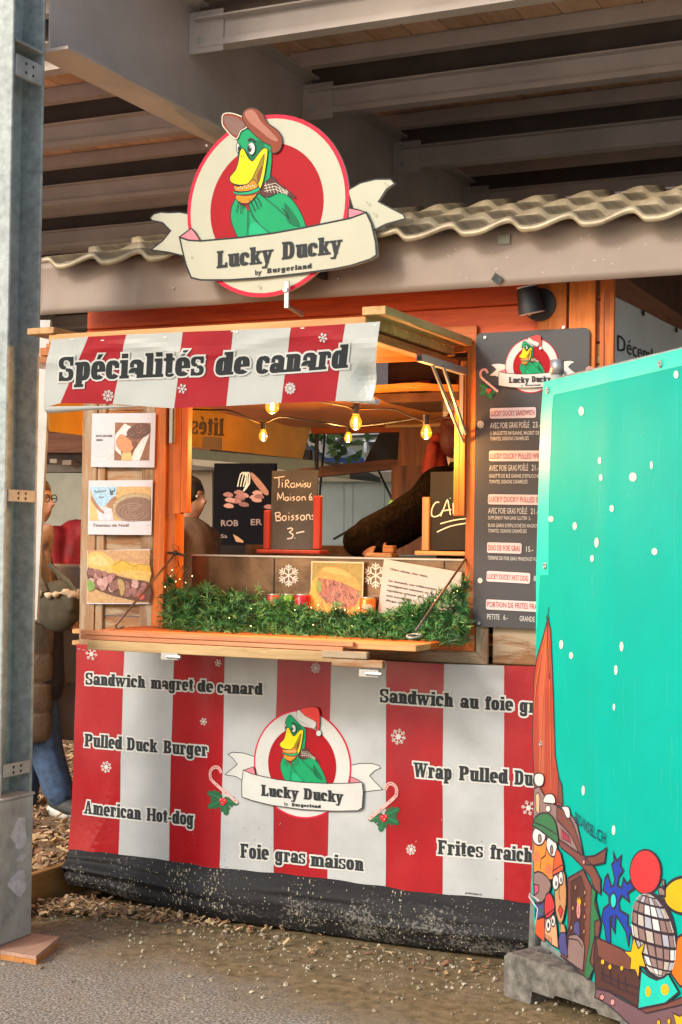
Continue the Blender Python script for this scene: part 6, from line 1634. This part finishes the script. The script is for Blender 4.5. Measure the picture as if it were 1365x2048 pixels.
# ================================================================== TEMPORARY FENCE WITH TEAL BANNER
FA = onZ(1068, 1962, 0); dr = ray(-214, 1093); FD = -Vector((dr.x, dr.y, 0)).normalized()      # direction coming towards the right
FN_ = Vector((FD.y, -FD.x, 0)).normalized()
if FN_.dot(CAM - FA) < 0: FN_ = -FN_
def te_disp(u, v): return .012 * noise.noise((u * 1.6, v * .8, 2)) + .006 * math.exp(-((u - TU - .42 - .04 * v) / .07) ** 2) + .0008 * noise.noise((u * 5, v * 2.2, 6))
TU = 0
PT = Plane(FA + FN_ * .035, FN_, te_disp); T0 = Art(PT); TU = T0.q(1080, 1300)[0]
fence = thing('site_fence', FA, 'galvanised tubular fence panel standing in a grey rubber foot at the right', 'fence')
zt_ = (lambda p: p.z)(PT.lift(*T0.q(1090, 758)))
lean = FD * (-.0)
pt_ = PT.lift(*T0.q(1098, 745)) - FN_ * .035; pb_ = FA + Vector((0, 0, .10))
m = MB(); m.tube([pb_, pt_ + Vector((0, 0, .015))], .021, 16); post = m.build('post', GALV, fence, True)
m = MB(); m.tube([pt_ + Vector((0, 0, -.005)), pt_ + Vector((0, 0, .045))], .024, 16); m.build('post_cap', CHROME, fence, True)
m = MB(); m.tube([pt_ + Vector((0, 0, -.034)), pt_ + FD * 2.3 + Vector((0, 0, -.034))], .019, 12); m.build('top_rail', GALV, fence, True)
br0 = onZ(1076, 1868, 0); b0_ = PT.lift(*T0.q(1074, 1888)) - FN_ * .03; 
m = MB(); m.tube([b0_, b0_ + FD * 2.3], .019, 12); m.build('bottom_rail', GALV, fence, True)
m = MB()
for i in range(26):
    p = b0_ + FD * (.06 + i * .085); m.tube([p, Vector((p.x, p.y, pt_.z - .06))], .0022, 5)
for i in range(9): z = b0_.z + .02 + i * .22; m.tube([Vector((b0_.x, b0_.y, z)), Vector((b0_.x, b0_.y, z)) + FD * 2.3], .0022, 5)
w = m.build('wire_mesh', GALV, fence); w['kind'] = 'stuff'
m = MB(); p = b0_ + FD * 2.3; m.tube([Vector((p.x, p.y, .02)), Vector((p.x, p.y, pt_.z))], .021, 12); m.build('post', GALV, fence, True)

tb = thing('teal_banner', FA + FN_ * .03, 'bright teal banner with white snow dots and cartoon Christmas drawings on the fence', 'banner')
a = Art(PT, maxedge=.035)
TP = [(1090, 764), (1365, 697), (1600, 640), (1600, 2250), (1365, 2090), (1290, 2040), (1198, 1968), (1068, 1866), (1062, 1780), (1072, 1300), (1085, 830)]
a.poly(TP, TEALV, 0); o = a.build('vinyl', tb)
a = Art(PT, maxedge=.035); TH = plain('teal_hem', (.01, .62, .48), .45, 0, .05, 4, .1, 10)
a.poly([(1090, 764), (1365, 697), (1600, 640), (1600, 672), (1365, 731), (1098, 792)], TH, 1); a.build('top_hem', tb)
a = Art(PT, maxedge=.035); a.poly([(1090, 764), (1110, 782), (1106, 830), (1100, 1000), (1098, 1150), (1082, 1150), (1072, 1300), (1074, 1150), (1085, 830)], TH, 1); a.build('side_hem', tb)
W_ = .006
FT = (1050, 1540, .24803); FU = (1000, 1180, .42393)
dots = [(1162, 822, 5, 9), (1199, 921, 4, 7), (1202, 955, 4, 7), (1265, 954, 8, 9), (1303, 930, 3, 8), (1224, 1017, 4, 7), (1149, 1052, 4, 8), (1104, 1038, 5, 6), (1194, 1085, 5, 10), (1184, 1117, 4, 7), (1310, 1103, 6, 7),
        (1353, 749, 5, 8), (1122, 1289, 4, 9), (1142, 1311, 4, 7), (1245, 1293, 4, 10), (1234, 1340, 3.5, 10), (1231, 1414, 2.5, 7), (1170, 1581, 4, 10), (1232, 1660, 3.6, 10), (1380, 900, 5, 9), (1390, 1210, 5, 9)]
a = Art(PT, maxedge=.035)
for x, y, rx, ry in dots: a.oval(x, y, rx, ry, INKW, 2, 14); a.build('snow_dot', tb)
TR = plain('art_brick', (.36, .055, .03), .5); TO = plain('art_orange', (.80, .22, .03), .5); TBn = plain('art_brown', (.17, .06, .045), .5); TBd = plain('art_dark_brown', (.075, .03, .025), .5)
TSk = plain('art_tan', (.50, .26, .11), .5); TPk = plain('art_pink', (.72, .28, .26), .5); TRd = plain('art_red', (.62, .035, .04), .5); TBl = plain('art_blue', (.012, .05, .36), .5)
TYl = plain('art_yellow', (.78, .43, .01), .5); TGr = plain('art_green', (.03, .16, .06), .5); TGy = plain('art_grey', (.38, .40, .46), .5); TW = plain('art_white', (.62, .63, .62), .5)
TMv = plain('art_mauve', (.25, .165, .15), .5); TNv = plain('art_navy', (.07, .07, .22), .5); TTl = plain('art_teal', (.01, .56, .44), .5); TWn = plain('art_wine', (.42, .07, .09), .5); TFl = plain('art_vermilion', (.80, .10, .03), .5)
TLk = plain('art_line', (.035, .022, .035), .5)
# spire
a = Art(PT, FU, maxedge=.035)
a.poly([(228, 130), (240, 190), (250, 480), (258, 780), (275, 880), (295, 990), (290, 1030), (160, 960), (150, 700), (160, 420), (175, 320), (205, 220)], TR, 3, 0, TLk, W_)
a.poly([(228, 145), (233, 220), (212, 480), (205, 900), (180, 900), (182, 480), (205, 260)], TRd if False else plain('art_brick_light', (.46, .10, .055), .5), 3.5)
for L in ([(215, 210), (172, 440), (160, 560)], [(222, 220), (200, 560), (184, 860)], [(232, 240), (236, 600), (240, 940)]):
    a.line(L, W_ * 1.4, TLk, 4); a.line(L, W_ * .7, TO, 4.6)
a.line([(226, 150), (228, 300), (234, 420)], W_ * .8, TLk, 5); a.line([(232, 80), (227, 128)], W_ * .7, TLk, 4); a.oval(227, 130, 6, 8, TGr, 5, 10, TLk, W_ * .5)
a.poly([(275, 880), (292, 920), (298, 1010), (272, 1000)], TBn, 4, 0, TLk, W_ * .7)
a.build('spire_drawing', tb)
a = Art(PT, FT, maxedge=.035)
# snow-capped chalet roofs, big wheel of beams
a.poly([(70, 150), (110, 130), (150, 200), (240, 280), (330, 300), (430, 420), (500, 690), (515, 780), (440, 740), (330, 640), (270, 560), (60, 560)], TMv, 6, 0, TLk, W_)
a.poly([(88, 330), (85, 200), (105, 180), (118, 220), (112, 360)], plain('art_sand', (.60, .42, .25), .5), 7, 0, TLk, W_ * .6)
a.poly([(260, 290), (330, 330), (400, 430), (480, 640), (505, 720), (460, 670), (380, 520), (260, 400)], TBn, 7, 1, TLk, W_)
a.poly([(250, 540), (330, 590), (420, 650), (520, 700), (600, 790), (640, 880), (640, 1000), (600, 960), (560, 850), (480, 770), (400, 700), (300, 630)], TBn, 7.4, 1, TLk, W_)
a.poly([(515, 700), (600, 690), (660, 650), (685, 625), (672, 745), (600, 765), (530, 760)], TBn, 7.4, 1, TLk, W_)
a.oval(508, 740, 12, 22, TPk, 9, 12, TLk, W_ * .6)
for i in range(4): a.poly([(300 + i * 20, 470 + i * 16), (316 + i * 20, 500 + i * 16), (322 + i * 20, 560 + i * 10), (305 + i * 20, 545 + i * 10)], TWn, 8, 0, TLk, W_ * .4)
for P in ([(82, 40), (110, 25), (145, 35), (155, 80), (140, 125), (100, 130), (78, 90)], [(155, 225), (180, 195), (225, 195), (248, 230), (245, 270), (195, 268), (152, 260)], [(305, 300), (340, 290), (370, 310), (378, 380), (350, 385), (325, 330)]):
    a.poly(P, TW, 9, 3, TLk, W_ * .7)
a.oval(190, 312, 20, 28, TW, 9, 12, TLk, W_ * .5)
a.build('chalet_drawing', tb)
# faces
a = Art(PT, FT, maxedge=.035)
a.poly([(70, 560), (270, 560), (250, 700), (235, 880), (170, 900), (75, 830)], TSk if False else TO, 10, 1, TLk, W_)
a.oval(95, 700, 30, 46, plain('art_coral', (.78, .16, .06), .5), 10.6, 16); a.oval(195, 800, 28, 44, MATS['art_coral'], 10.6, 16)
a.line([(180, 600), (170, 690), (135, 715), (130, 800)], W_ * .8, TLk, 11, 2)
a.oval(118, 530, 54, 78, TW, 11, 20, TLk, W_); a.oval(225, 618, 44, 84, TW, 11, 20, TLk, W_, -.25); a.oval(125, 552, 14, 32, TMv, 11.6, 12, TLk, W_ * .8); a.oval(225, 642, 12, 34, TMv, 11.6, 12, TLk, W_ * .8)
a.poly([(68, 440), (90, 380), (150, 345), (210, 360), (255, 420), (275, 520), (278, 590), (200, 540), (120, 480), (66, 450)], TGr, 12, 2, TLk, W_); a.line([(72, 420), (150, 450), (270, 520)], W_ * .8, TLk, 12.8, 2)
a.poly([(80, 830), (150, 830), (215, 900), (210, 970), (160, 1050), (130, 1080), (90, 1060), (80, 950)], TMv, 12, 2, TLk, W_); a.poly([(84, 920), (120, 930), (118, 980), (88, 1010)], plain('art_magenta', (.62, .08, .16), .5), 12.8, 1, TLk, W_ * .7)
a.poly([(90, 1075), (130, 1065), (165, 1070), (165, 1170), (110, 1205), (92, 1180)], TNv, 12, 1, TLk, W_); a.poly([(110, 1090), (135, 1130), (150, 1100), (145, 1170)], TGr, 12.7)
a.poly([(95, 1200), (165, 1190), (168, 1390), (92, 1320)], TFl, 11, 0, TLk, W_ * .6)
a.poly([(270, 630), (300, 670), (322, 760), (325, 810), (235, 850), (238, 790), (250, 700)], TFl, 12, 1, TLk, W_); a.line([(240, 810), (290, 780), (322, 760)], W_ * .8, TLk, 13)
a.poly([(240, 840), (325, 810), (345, 900), (352, 1020), (340, 1130), (305, 1250), (262, 1150), (250, 980)], TSk, 11.4, 2, TLk, W_)
a.oval(262, 905, 26, 62, TW, 13, 16, TLk, W_ * .8); a.oval(306, 870, 20, 56, TW, 13, 16, TLk, W_ * .8); a.oval(266, 915, 7, 22, TLk, 13.6, 10); a.oval(308, 885, 6, 20, TLk, 13.6, 10)
a.line([(295, 920), (288, 1000), (300, 1050)], W_ * .7, TLk, 13, 2); a.poly([(282, 1130), (300, 1090), (325, 1130), (305, 1190)], TRd, 13, 1, TLk, W_ * .6)
a.poly([(180, 1010), (210, 990), (240, 1040), (250, 1140), (185, 1200), (168, 1110)], TRd, 13, 2, TLk, W_); a.line([(180, 1170), (245, 1120)], W_ * .8, TLk, 13.8)
a.poly([(172, 1200), (255, 1170), (270, 1260), (285, 1440), (230, 1410), (168, 1350)], plain('art_peach', (.74, .34, .18), .5), 12.4, 1, TLk, W_); a.oval(202, 1250, 22, 56, TW, 13.4, 14, TLk, W_ * .8); a.oval(242, 1215, 18, 48, TW, 13.4, 14, TLk, W_ * .8); a.oval(203, 1250, 8, 22, TLk, 14, 10); a.oval(240, 1218, 7, 20, TLk, 14, 10)
for i in range(5): a.line([(178 + i * 12, 1320 + i * 6), (182 + i * 12, 1370 + i * 8)], W_ * .5, TLk, 14)
a.poly([(300, 1310), (345, 1310), (365, 1510), (300, 1470), (285, 1380)], TNv, 12, 1, TLk, W_ * .6); a.poly([(305, 1230), (335, 1250), (350, 1305), (300, 1312)], TSk, 12.4, 0, TLk, W_ * .5)
a.build('faces_drawing', tb)
# booth with a crowned figure
a = Art(PT, FT, maxedge=.035)
a.poly([(362, 870), (500, 800), (590, 960), (640, 1240), (600, 1500), (560, 1690), (480, 1640), (300, 1500), (360, 1300)], TBn, 8.4, 0, TLk, W_)
a.poly([(385, 900), (480, 850), (520, 960), (510, 1400), (500, 1620), (380, 1520), (350, 1350), (390, 1200)], TBd, 9.2, 0, TLk, W_ * .7)
a.poly([(370, 1330), (440, 1320), (500, 1370), (520, 1430), (500, 1620), (440, 1590), (350, 1530)], TMv, 9.8, 1, TLk, W_); a.line([(372, 1360), (450, 1370), (500, 1430)], W_ * .7, TLk, 10.6, 2)
a.oval(460, 1130, 20, 72, TPk, 10.6, 18, TLk, W_ * .6); a.line([(462, 1100), (455, 1150), (465, 1160)], W_ * .5, TLk, 11.4); a.poly([(446, 1070), (452, 1020), (462, 1050), (470, 1015), (474, 1050), (484, 1040), (480, 1085)], TYl, 11)
a.poly([(415, 1240), (440, 1215), (465, 1225), (475, 1340), (412, 1310)], TNv, 10.4, 1, TLk, W_ * .6)
for x, y in ((432, 945), (408, 1112), (395, 1270), (524, 985), (524, 1080), (520, 1180), (515, 1300)): a.oval(x, y, 8, 20, TSk, 11, 10, TLk, W_ * .4)
a.poly([(580, 940), (612, 980), (600, 1080), (635, 1200), (600, 1220), (600, 1330), (560, 1540), (590, 1600), (545, 1690), (510, 1650), (560, 1400), (570, 1150)], TGr, 10, 1, TLk, W_ * .6)
a.build('booth_drawing', tb)
# blue snowflake
a = Art(PT, FT, maxedge=.035)
SF = [(735, 665), (760, 735), (800, 690), (790, 770), (815, 810), (780, 860), (765, 930), (800, 950), (815, 870), (845, 920), (870, 890), (900, 960), (850, 990), (860, 1060), (800, 1010), (775, 1060), (785, 1130), (850, 1170), (848, 1250), (885, 1300), (860, 1330), (850, 1420), (830, 1300), (790, 1230), (750, 1170), (740, 1310), (715, 1250), (725, 1180), (705, 1190), (705, 1330), (705, 1410), (675, 1380), (660, 1250), (640, 1200), (655, 1120), (700, 1080), (695, 1010), (655, 970), (670, 870), (690, 840), (715, 940), (735, 930), (745, 880), (720, 760), (740, 740)]
a.poly(SF, TBl, 4, 0, TLk, W_ * 1.2); a.oval(734, 1052, 24, 62, TTl, 5, 18, TLk, W_)
a.build('snowflake_drawing', tb)
# baubles
a = Art(PT, FT, maxedge=.035)
a.oval(1320, 1010, 175, 150 * 1.0, TYl, 5, 36, TLk, W_ * 1.4); a.poly([(1255, 1350), (1300, 1320), (1400, 1330), (1500, 1500), (1400, 1760), (1270, 1740), (1200, 1640)], TO if False else plain('art_deep_orange', (.80, .16, .01), .5), 5.5, 1, TLk, W_ * 1.2)
a.oval(1000, 820, 132, 186, TLk, 6, 36, None); a.oval(998, 822, 121, 172, TRd, 6.6, 36)
a.poly([(1100, 950), (1130, 940), (1160, 970), (1160, 1015), (1115, 1010)], TMv, 8, 1, TLk, W_); a.poly([(1135, 880), (1155, 885), (1160, 930), (1140, 940)], TMv, 8, 1, TLk, W_ * .8)
cx_, cy_, rx_, ry_ = 1065, 1330, 182, 350
a.oval(cx_, cy_, rx_, ry_, TLk, 7, 44, None, 0, -.12)
cols = [TGy, TMv, plain('art_beige', (.46, .42, .36), .5), TW, TMv]
def gl_(u, v):
    la = (v - .5) * math.pi; lo_ = (u - .5) * math.pi
    x_ = .95 * rx_ * math.cos(la) * math.sin(lo_); y_ = .955 * ry_ * math.sin(la) + 30 * math.cos(la) * math.cos(lo_) * .8 + x_ * .28
    return (cx_ + x_ - (y_) * -.12, cy_ + y_)
for i in range(8):
    for j in range(9):
        u0, u1, v0, v1 = i / 8 + .012, (i + 1) / 8 - .012, j / 9 + .012, (j + 1) / 9 - .012
        a.poly([gl_(u0, v0), gl_(u1, v0), gl_(u1, v1), gl_(u0, v1)], cols[(i * 3 + j * 2 + (i * j) % 3) % 5], 8.6)
a.build('bauble_drawing', tb)
# sleigh/chest, star, cone hat and lower band
a = Art(PT, FT, maxedge=.035)
a.poly([(605, 1340), (700, 1400), (800, 1440), (870, 1480), (960, 1640), (940, 1920), (850, 1860), (700, 1780), (600, 1760), (590, 1500)], TBd, 9, 0, TLk, W_); a.poly([(610, 1350), (800, 1440), (860, 1490), (940, 1640), (880, 1620), (700, 1560), (620, 1500)], TBn, 9.8, 0, TLk, W_ * .8)
for x, y in ((655, 1545), (710, 1585), (805, 1595)): a.oval(x, y, 14, 24, TYl, 10.6, 12, TLk, W_ * .5)
for i in range(4): a.line([(650 + i * 60, 1590 + i * 25), (655 + i * 60, 1690 + i * 28)], W_ * .8, TLk, 10.8)
a.line([(640, 1640), (760, 1700), (940, 1760)], W_, TLk, 10.8); a.line([(640, 1680), (780, 1760), (950, 1830)], W_ * .8, TLk, 10.8)
a.poly([(600, 1760), (700, 1790), (760, 1830), (850, 1880), (940, 1925), (1160, 1880), (1400, 1800), (1700, 1900), (1700, 2500), (900, 2090), (700, 1900), (590, 1830)], plain('art_plum', (.16, .085, .10), .5), 8, 0, TLk, W_ * .8)
a.poly([(940, 1925), (1160, 1880), (1400, 1790), (1700, 1790), (1700, 1900), (1300, 1890), (1000, 1960)], TBn, 8.6, 0, TLk, W_ * .8)
for x, y, r in ((645, 1830, 16), (725, 1870, 18)): a.oval(x, y, r, r * 1.5, TPk, 9.4, 12, TLk, W_ * .5)
for x, y in ((1100, 2035), (1185, 2025)): a.oval(x, y, 14, 26, TYl, 9.4, 12, TLk, W_ * .5)
a.poly([(965, 1615), (1030, 1665), (1090, 1690), (1150, 1670), (1185, 1640), (1270, 1790), (1160, 1880), (935, 1925), (950, 1750)], TTl, 11, 1, TLk, W_); a.oval(1022, 1785, 22, 42, TYl, 12, 14); a.oval(1160, 1768, 33, 46, TYl, 12, 16)
a.poly([(910, 1345), (945, 1440), (1000, 1390), (975, 1480), (1005, 1590), (955, 1580), (945, 1680), (920, 1610), (875, 1605), (885, 1520), (830, 1460), (885, 1460)], TYl, 12.6, 0, TLk, W_ * .7)
a.poly([(1225, 1960), (1280, 1985), (1330, 1950), (1310, 2020), (1340, 2080), (1250, 2060)], TYl, 12, 0, TLk, W_ * .6)
a.build('village_drawing', tb)
a = Art(PT, maxedge=.03); sans(a, 'BO-NOEL.CH', (1154, 1645), (1218, 1688), 23, TLk if False else plain('art_deep_teal', (.005, .05, .09), .5), 9, .012); a.build('lettering', tb)
a = Art(PT, maxedge=.03); SCF = plain('scuff_pale', (.10, .52, .45), .6); SCD = plain('scuff_dirt', (.10, .28, .22), .8)
for i in range(34):
    x, y = random.uniform(1110, 1365), random.uniform(760, 1650); l = random.uniform(4, 60) if i % 3 else random.uniform(60, 160)
    a.line([(x, y), (x + random.uniform(-3, 3), y + l * .5), (x + random.uniform(-5, 5), y + l)], .0009, SCF, .8, 3)
for i in range(70):
    x, y = random.uniform(1110, 1365), random.uniform(1300, 1950) ; r = random.uniform(.5, 1.6); a.oval(x, y, r * .7, r, SCD, .9, 6)
o = a.build('scuff', tb); o['kind'] = 'stuff'
# eyelets and ties
m = MB(); m2 = MB()
for px, py in ((1322, 728), (1099, 781), (1092, 1132), (1080, 1487), (1084, 1800)):
    m = MB(); c = PT.lift(*T0.q(px, py), .003); m.tube([c + (FD * math.cos(t) + Vector((0, 0, 1)) * math.sin(t)) * .009 for t in [i * math.pi / 6 for i in range(13)]], .003, 6); m.build('eyelet', CHROME, tb, True)
    if px != 1080: m2.tube([c, c - FN_ * .02 + (Vector((0, 0, .02)) if px == 1322 else -FD * .04), c - FN_ * .06 + (Vector((0, 0, .035)) if px == 1322 else -FD * .03)], .003, 5)
c = PT.lift(*T0.q(1074, 1798), .01)
m2.tube([c + FD * .03, c - FD * .05 + Vector((0, 0, .01)), c - FD * .03 + FN_ * .01 + Vector((0, 0, .0)), c + FD * .02 + Vector((0, 0, -.03)), c + Vector((0, 0, -.1))], .0028, 5)
m2.build('cable_tie', PAPER, tb, True)

# rubber foot
q0 = onZ(1008, 1990, 0); q1 = onZ(1260, 2078, 0); bdv = (q1 - q0); bdv.z = 0; bdv.normalize(); bnv = Vector((-bdv.y, bdv.x, 0))
if bnv.y < 0: bnv = -bnv
ft = thing('rubber_block', q0 + bdv * .35 + bnv * .11, 'chunky grey speckled rubber foot block under the teal fence', 'block')
def P3(u, v, z): return q0 + bdv * u + bnv * v + Vector((0, 0, z))
prof = [(0, 0), (0, .132), (.02, .150), (.66, .150), (.68, .132), (.68, 0), (.53, 0), (.52, .045), (.43, .045), (.42, .058), (.24, .058), (.23, .045), (.135, .045), (.125, 0)]
m = MB(); m.prism([P3(u, 0, z) for u, z in prof], bnv * .23); o = bevel(m.build('block', CONC, ft), .008, 2)
m = MB()
for u in (.07, .27): 
    c = P3(u + .02, .10, .1505); m.tube([c + (bdv * math.cos(t) + bnv * math.sin(t)) * .022 for t in [i * math.pi / 8 for i in range(17)]], .003, 5)
m.build('socket_ring', CONC, ft, True)
box_ = MB(); c = P3(.05, .18, .151); box_.box(c.x - .02, c.x + .03, c.y - .02, c.y + .02, c.z - .002, c.z + .004); box_.build('moulded_mark', CONC, ft)

# ================================================================== BEYOND THE STALL
# white curtain edge in the passage
m = MB(); q = [onY(78, 640, .35), onY(101, 640, .35), onY(93, 860, .35), onY(86, 1000, .35), onY(74, 1240, .35), onY(40, 1240, .35), onY(40, 640, .35)]
m.prism(q, (0, .015, 0)); o = m.build('tent_flap', plain('tent_white', (.60, .60, .56), .6, trans=.2)); tag(o, 'white tent wall edge hanging between the column and the stall', 'tent flap')
# neighbouring stall across the passage
NY = 3.9
ns = thing('market_stall', onY(330, 1200, NY) * 1.0, 'dark neighbouring food stall with a grey-green roof beyond the passage', 'stall')
NB = plain('neighbour_dark', (.045, .028, .022), .8, var=.4); NBR = wood('neighbour_brown', (.14, .045, .02), (.26, .09, .04), 'X')
def slabp(name, pts, y, d, mat, par): 
    m = MB(); m.prism([onY(a_, b_, y) for a_, b_ in pts], (0, d, 0)); return m.build(name, mat, par)
slabp('rear_wall', [(20, 850), (620, 900), (620, 1200), (20, 1200)], NY + 1.6, .05, NB, ns)
slabp('roof_board', [(40, 862), (420, 880), (420, 905), (40, 905)], NY - .3, .04, NBR, ns)
slabp('roof_board', [(40, 906), (420, 906), (420, 925), (40, 925)], NY - .25, .04, NB, ns)
slabp('roof_beam', [(40, 928), (440, 924), (440, 940), (40, 945)], NY - .2, .04, plain('neighbour_grey', (.20, .17, .14), .7), ns)
slabp('awning', [(370, 897), (640, 922), (700, 948), (700, 958), (370, 922)], NY - .5, .5, plain('awning_olive', (.13, .13, .085), .8), ns)
slabp('awning_edge', [(385, 918), (480, 926), (640, 952), (640, 958), (385, 930)], NY - .55, .03, plain('awning_cream', (.42, .38, .30), .7), ns)
slabp('rear_panel', [(60, 946), (165, 946), (165, 1060), (60, 1060)], NY + .9, .04, plain('panel_cream', (.55, .56, .46), .6), ns)
slabp('counter', [(60, 1128), (260, 1133), (260, 1145), (60, 1140)], NY - .35, .4, plain('counter_blue', (.25, .34, .5), .5), ns)
fr = slabp('front_board', [(60, 1141), (640, 1146), (640, 1330), (60, 1330)], NY - .3, .04, plain('front_navy', (.05, .075, .14), .6), ns)
a = Art(Plane((0, NY - .305, 0), (0, -1, 0))); sans(a, 'BAR', (98, 1180), (165, 1182), 34, TW, 1, .03); a.build('lettering', ns)
slabp('post', [(385, 925), (425, 922), (425, 1100), (385, 1100)], NY - .1, .08, plain('poster_beige', (.33, .27, .20), .7), ns)
slabp('clutter_shelf', [(95, 1095), (168, 1095), (168, 1130), (95, 1130)], NY - .1, .2, plain('clutter_red', (.17, .02, .02), .6), ns)
for i, (x, y, w_, h_, c_) in enumerate(((112, 1062, 45, 5, (.42, .38, .3)), (118, 1072, 38, 8, (.2, .16, .1)), (105, 1082, 56, 3, (.5, .47, .4)), (110, 1088, 40, 8, (.24, .17, .08)), (100, 918, 14, 8, (.5, .42, .34)), (125, 920, 18, 10, (.36, .28, .22)))):
    slabp('crate', [(x, y), (x + w_, y), (x + w_, y + h_), (x, y + h_)], NY - .32, .12, plain('clutter_%d' % i, c_, .6), ns)
nb = thing('food_board', onY(480, 1090, NY - 1.1), 'black food board with chalk lettering and a meat picture beyond the hatch', 'board')
PNB = Plane((0, NY - 1.1, 0), (0, -1, 0)); FNB = (300, 780, .29304); a = Art(PNB, FNB)
m = MB(); m.prism([PNB.lift(*a.q(*p), -.02) for p in ((440, 500), (860, 500), (860, 1060), (430, 1060))], PNB.n * .02); m.build('panel', plain('board_black', (.006, .006, .008), .9, spec=.1), nb)
for i in range(3): a.line([(600 + i * 20, 660), (620 + i * 20, 575), (650 + i * 15, 570), (660 + i * 10, 640), (640, 690)], .008, INKC, 2, 2)
a.poly([(690, 560), (740, 600), (810, 690), (800, 720), (760, 690), (700, 610)], inks('ph_s1', (.34, .13, .06)), 2, 2)
for i in range(16):
    x, y = random.uniform(530, 820), random.uniform(690, 810); a.poly([(x - 30, y), (x, y - 18), (x + 34, y - 8), (x + 40, y + 12), (x, y + 16)], inks(*random.choice([('ph_s2', (.30, .10, .07)), ('ph_s3', (.20, .06, .04)), ('ph_s4', (.44, .20, .14))])), 3 + i * .1, 2)
sans(a, 'ROB', (487, 928), (605, 928), 42, TMv, 3, .02); sans(a, 'ER', (690, 922), (768, 920), 42, TMv, 3, .02); sans(a, 'Sa', (485, 1010), (530, 1010), 28, TMv, 3, .01)
a.poly([(570, 985), (600, 1000), (640, 1030), (640, 1042), (590, 1035)], TSk, 3, 1)
a.build('drawing', nb)
# pale container and cream roof edge seen through the back
TRK = plain('container_blue', (.42, .50, .52), .6, var=.05)
pc_ = thing('container', onY(710, 1100, 10.4), 'pale blue-grey container wall beyond the back opening', 'container')
for (x0, x1) in ((560, 688), (689, 706), (707, 769), (770, 1000)): slabp('side_panel', [(x0, 958), (x1, 958), (x1, 1090), (x0, 1090)], 10.4, .1, TRK, pc_)
slabp('roof_edge', [(560, 944), (1000, 944), (1000, 963), (560, 963)], 10.2, .3, plain('roof_cream', (.46, .44, .36), .6), pc_)
slabp('sill', [(560, 1090), (1000, 1092), (1000, 1110), (560, 1110)], 10.2, .3, plain('sill_grey', (.30, .28, .26), .7), pc_)
slabp('lower_panel', [(560, 1110), (1000, 1112), (1000, 1210), (560, 1210)], 10.4, .1, TRK, pc_)
# banner with logo letters, blue strip, white tent, hedge
hb = onY(630, 900, 11); hedge = thing('hedge', (hb.x, 11, 0), 'green hedge seen in the gap beside the glowing banner', 'hedge')
m = MB(); 
for i in range(900):
    c = Vector((hb.x + random.uniform(-1.4, .7), 11 + random.uniform(-.2, .3), random.uniform(0, 3.4))); d = Vector((random.gauss(0, 1), random.gauss(0, 1), random.gauss(0, 1))).normalized() * .09; e_ = d.orthogonal().normalized() * .05; m.add([c - d, c + e_, c + d, c - e_], [(0, 1, 2, 3)])
f_ = m.build('foliage', plain('hedge_green', (.09, .14, .03), .8, var=.5, vscale=20), hedge); f_['kind'] = 'stuff'
bb_ = thing('logo_banner', onY(690, 880, 12), 'white hoarding with a round logo letter seen through the back of the stall', 'hoarding')
slabp('panel', [(650, 820), (780, 820), (780, 915), (650, 915)], 12, .05, plain('hoarding_dark', (.16, .17, .13), .7), bb_)
slabp('rail', [(650, 868), (780, 862), (780, 867), (650, 873)], 11.95, .04, TW, bb_); slabp('rail', [(700, 882), (780, 878), (780, 882), (700, 886)], 11.95, .04, TW, bb_); slabp('post', [(728, 820), (734, 820), (734, 905), (728, 905)], 11.9, .04, TW, bb_)
a = Art(Plane((0, 11.9, 0), (0, -1, 0))); a.oval(665, 866, 18, 18, TW, 10, 24, TLk, .03); sans(a, 'B', (655, 877), (668, 877), 20, TLk, 40, .04); a.oval(674, 865, 2.5, 2.5, TGr, 60, 8)
sans(a, 'REI', (738, 858), (760, 858), 14, TW, 40, .04); a.build('logo', bb_)
tt = thing('white_tent', onY(680, 930, 10), 'small white tent roof above a blue strip behind the stall', 'tent')
slabp('roof', [(640, 876), (655, 872), (670, 884), (722, 912), (722, 916), (640, 916)], 11.4, .1, plain('tent_cloth', (.62, .63, .62), .6), tt)
slabp('valance', [(600, 915), (724, 916), (724, 930), (600, 930)], 11.3, .08, plain('tent_blue', (.02, .08, .42), .6), tt)
a = Art(Plane((0, 11.29, 0), (0, -1, 0))); sans(a, 'ydent', (659, 931), (687, 930), 7, TYl, 2, .03); a.build('lettering', tt)
slabp('roof', [(570, 905), (600, 885), (618, 895), (660, 930), (660, 936), (560, 936)], 9.0, .1, plain('tent_slate', (.14, .14, .17), .7), tt)
for x_ in (600, 640, 720): p = onY(x_, 930, 11.35); m = MB(); m.tube([(p.x, 11.35, 0), (p.x, 11.35, p.z)], .02, 6); m.build('pole', TW, tt)
# distant row of buildings behind everything, so that the gaps under the canopy are closed
fb = thing('building', (-9, 30, 0), 'long low building far behind the market', 'building')
m = MB(); m.box(-45, 25, 30, 38, 0, 5.2); m.build('wall', plain('far_wall', (.16, .14, .13), .9), fb)
m = MB(); m.prism([(-46, 29.5, 5.2), (-46, 38.5, 5.2), (-46, 34, 8.2)], (72, 0, 0)); m.build('roof', plain('far_roof', (.08, .06, .055), .9), fb)
for i in range(22): box('window', -42 + i * 3, -41 + i * 3, 29.95, 29.99, 2, 3.4, plain('far_pane', (.05, .06, .07), .2) if i == 0 else MATS['far_pane'], fb, 0)
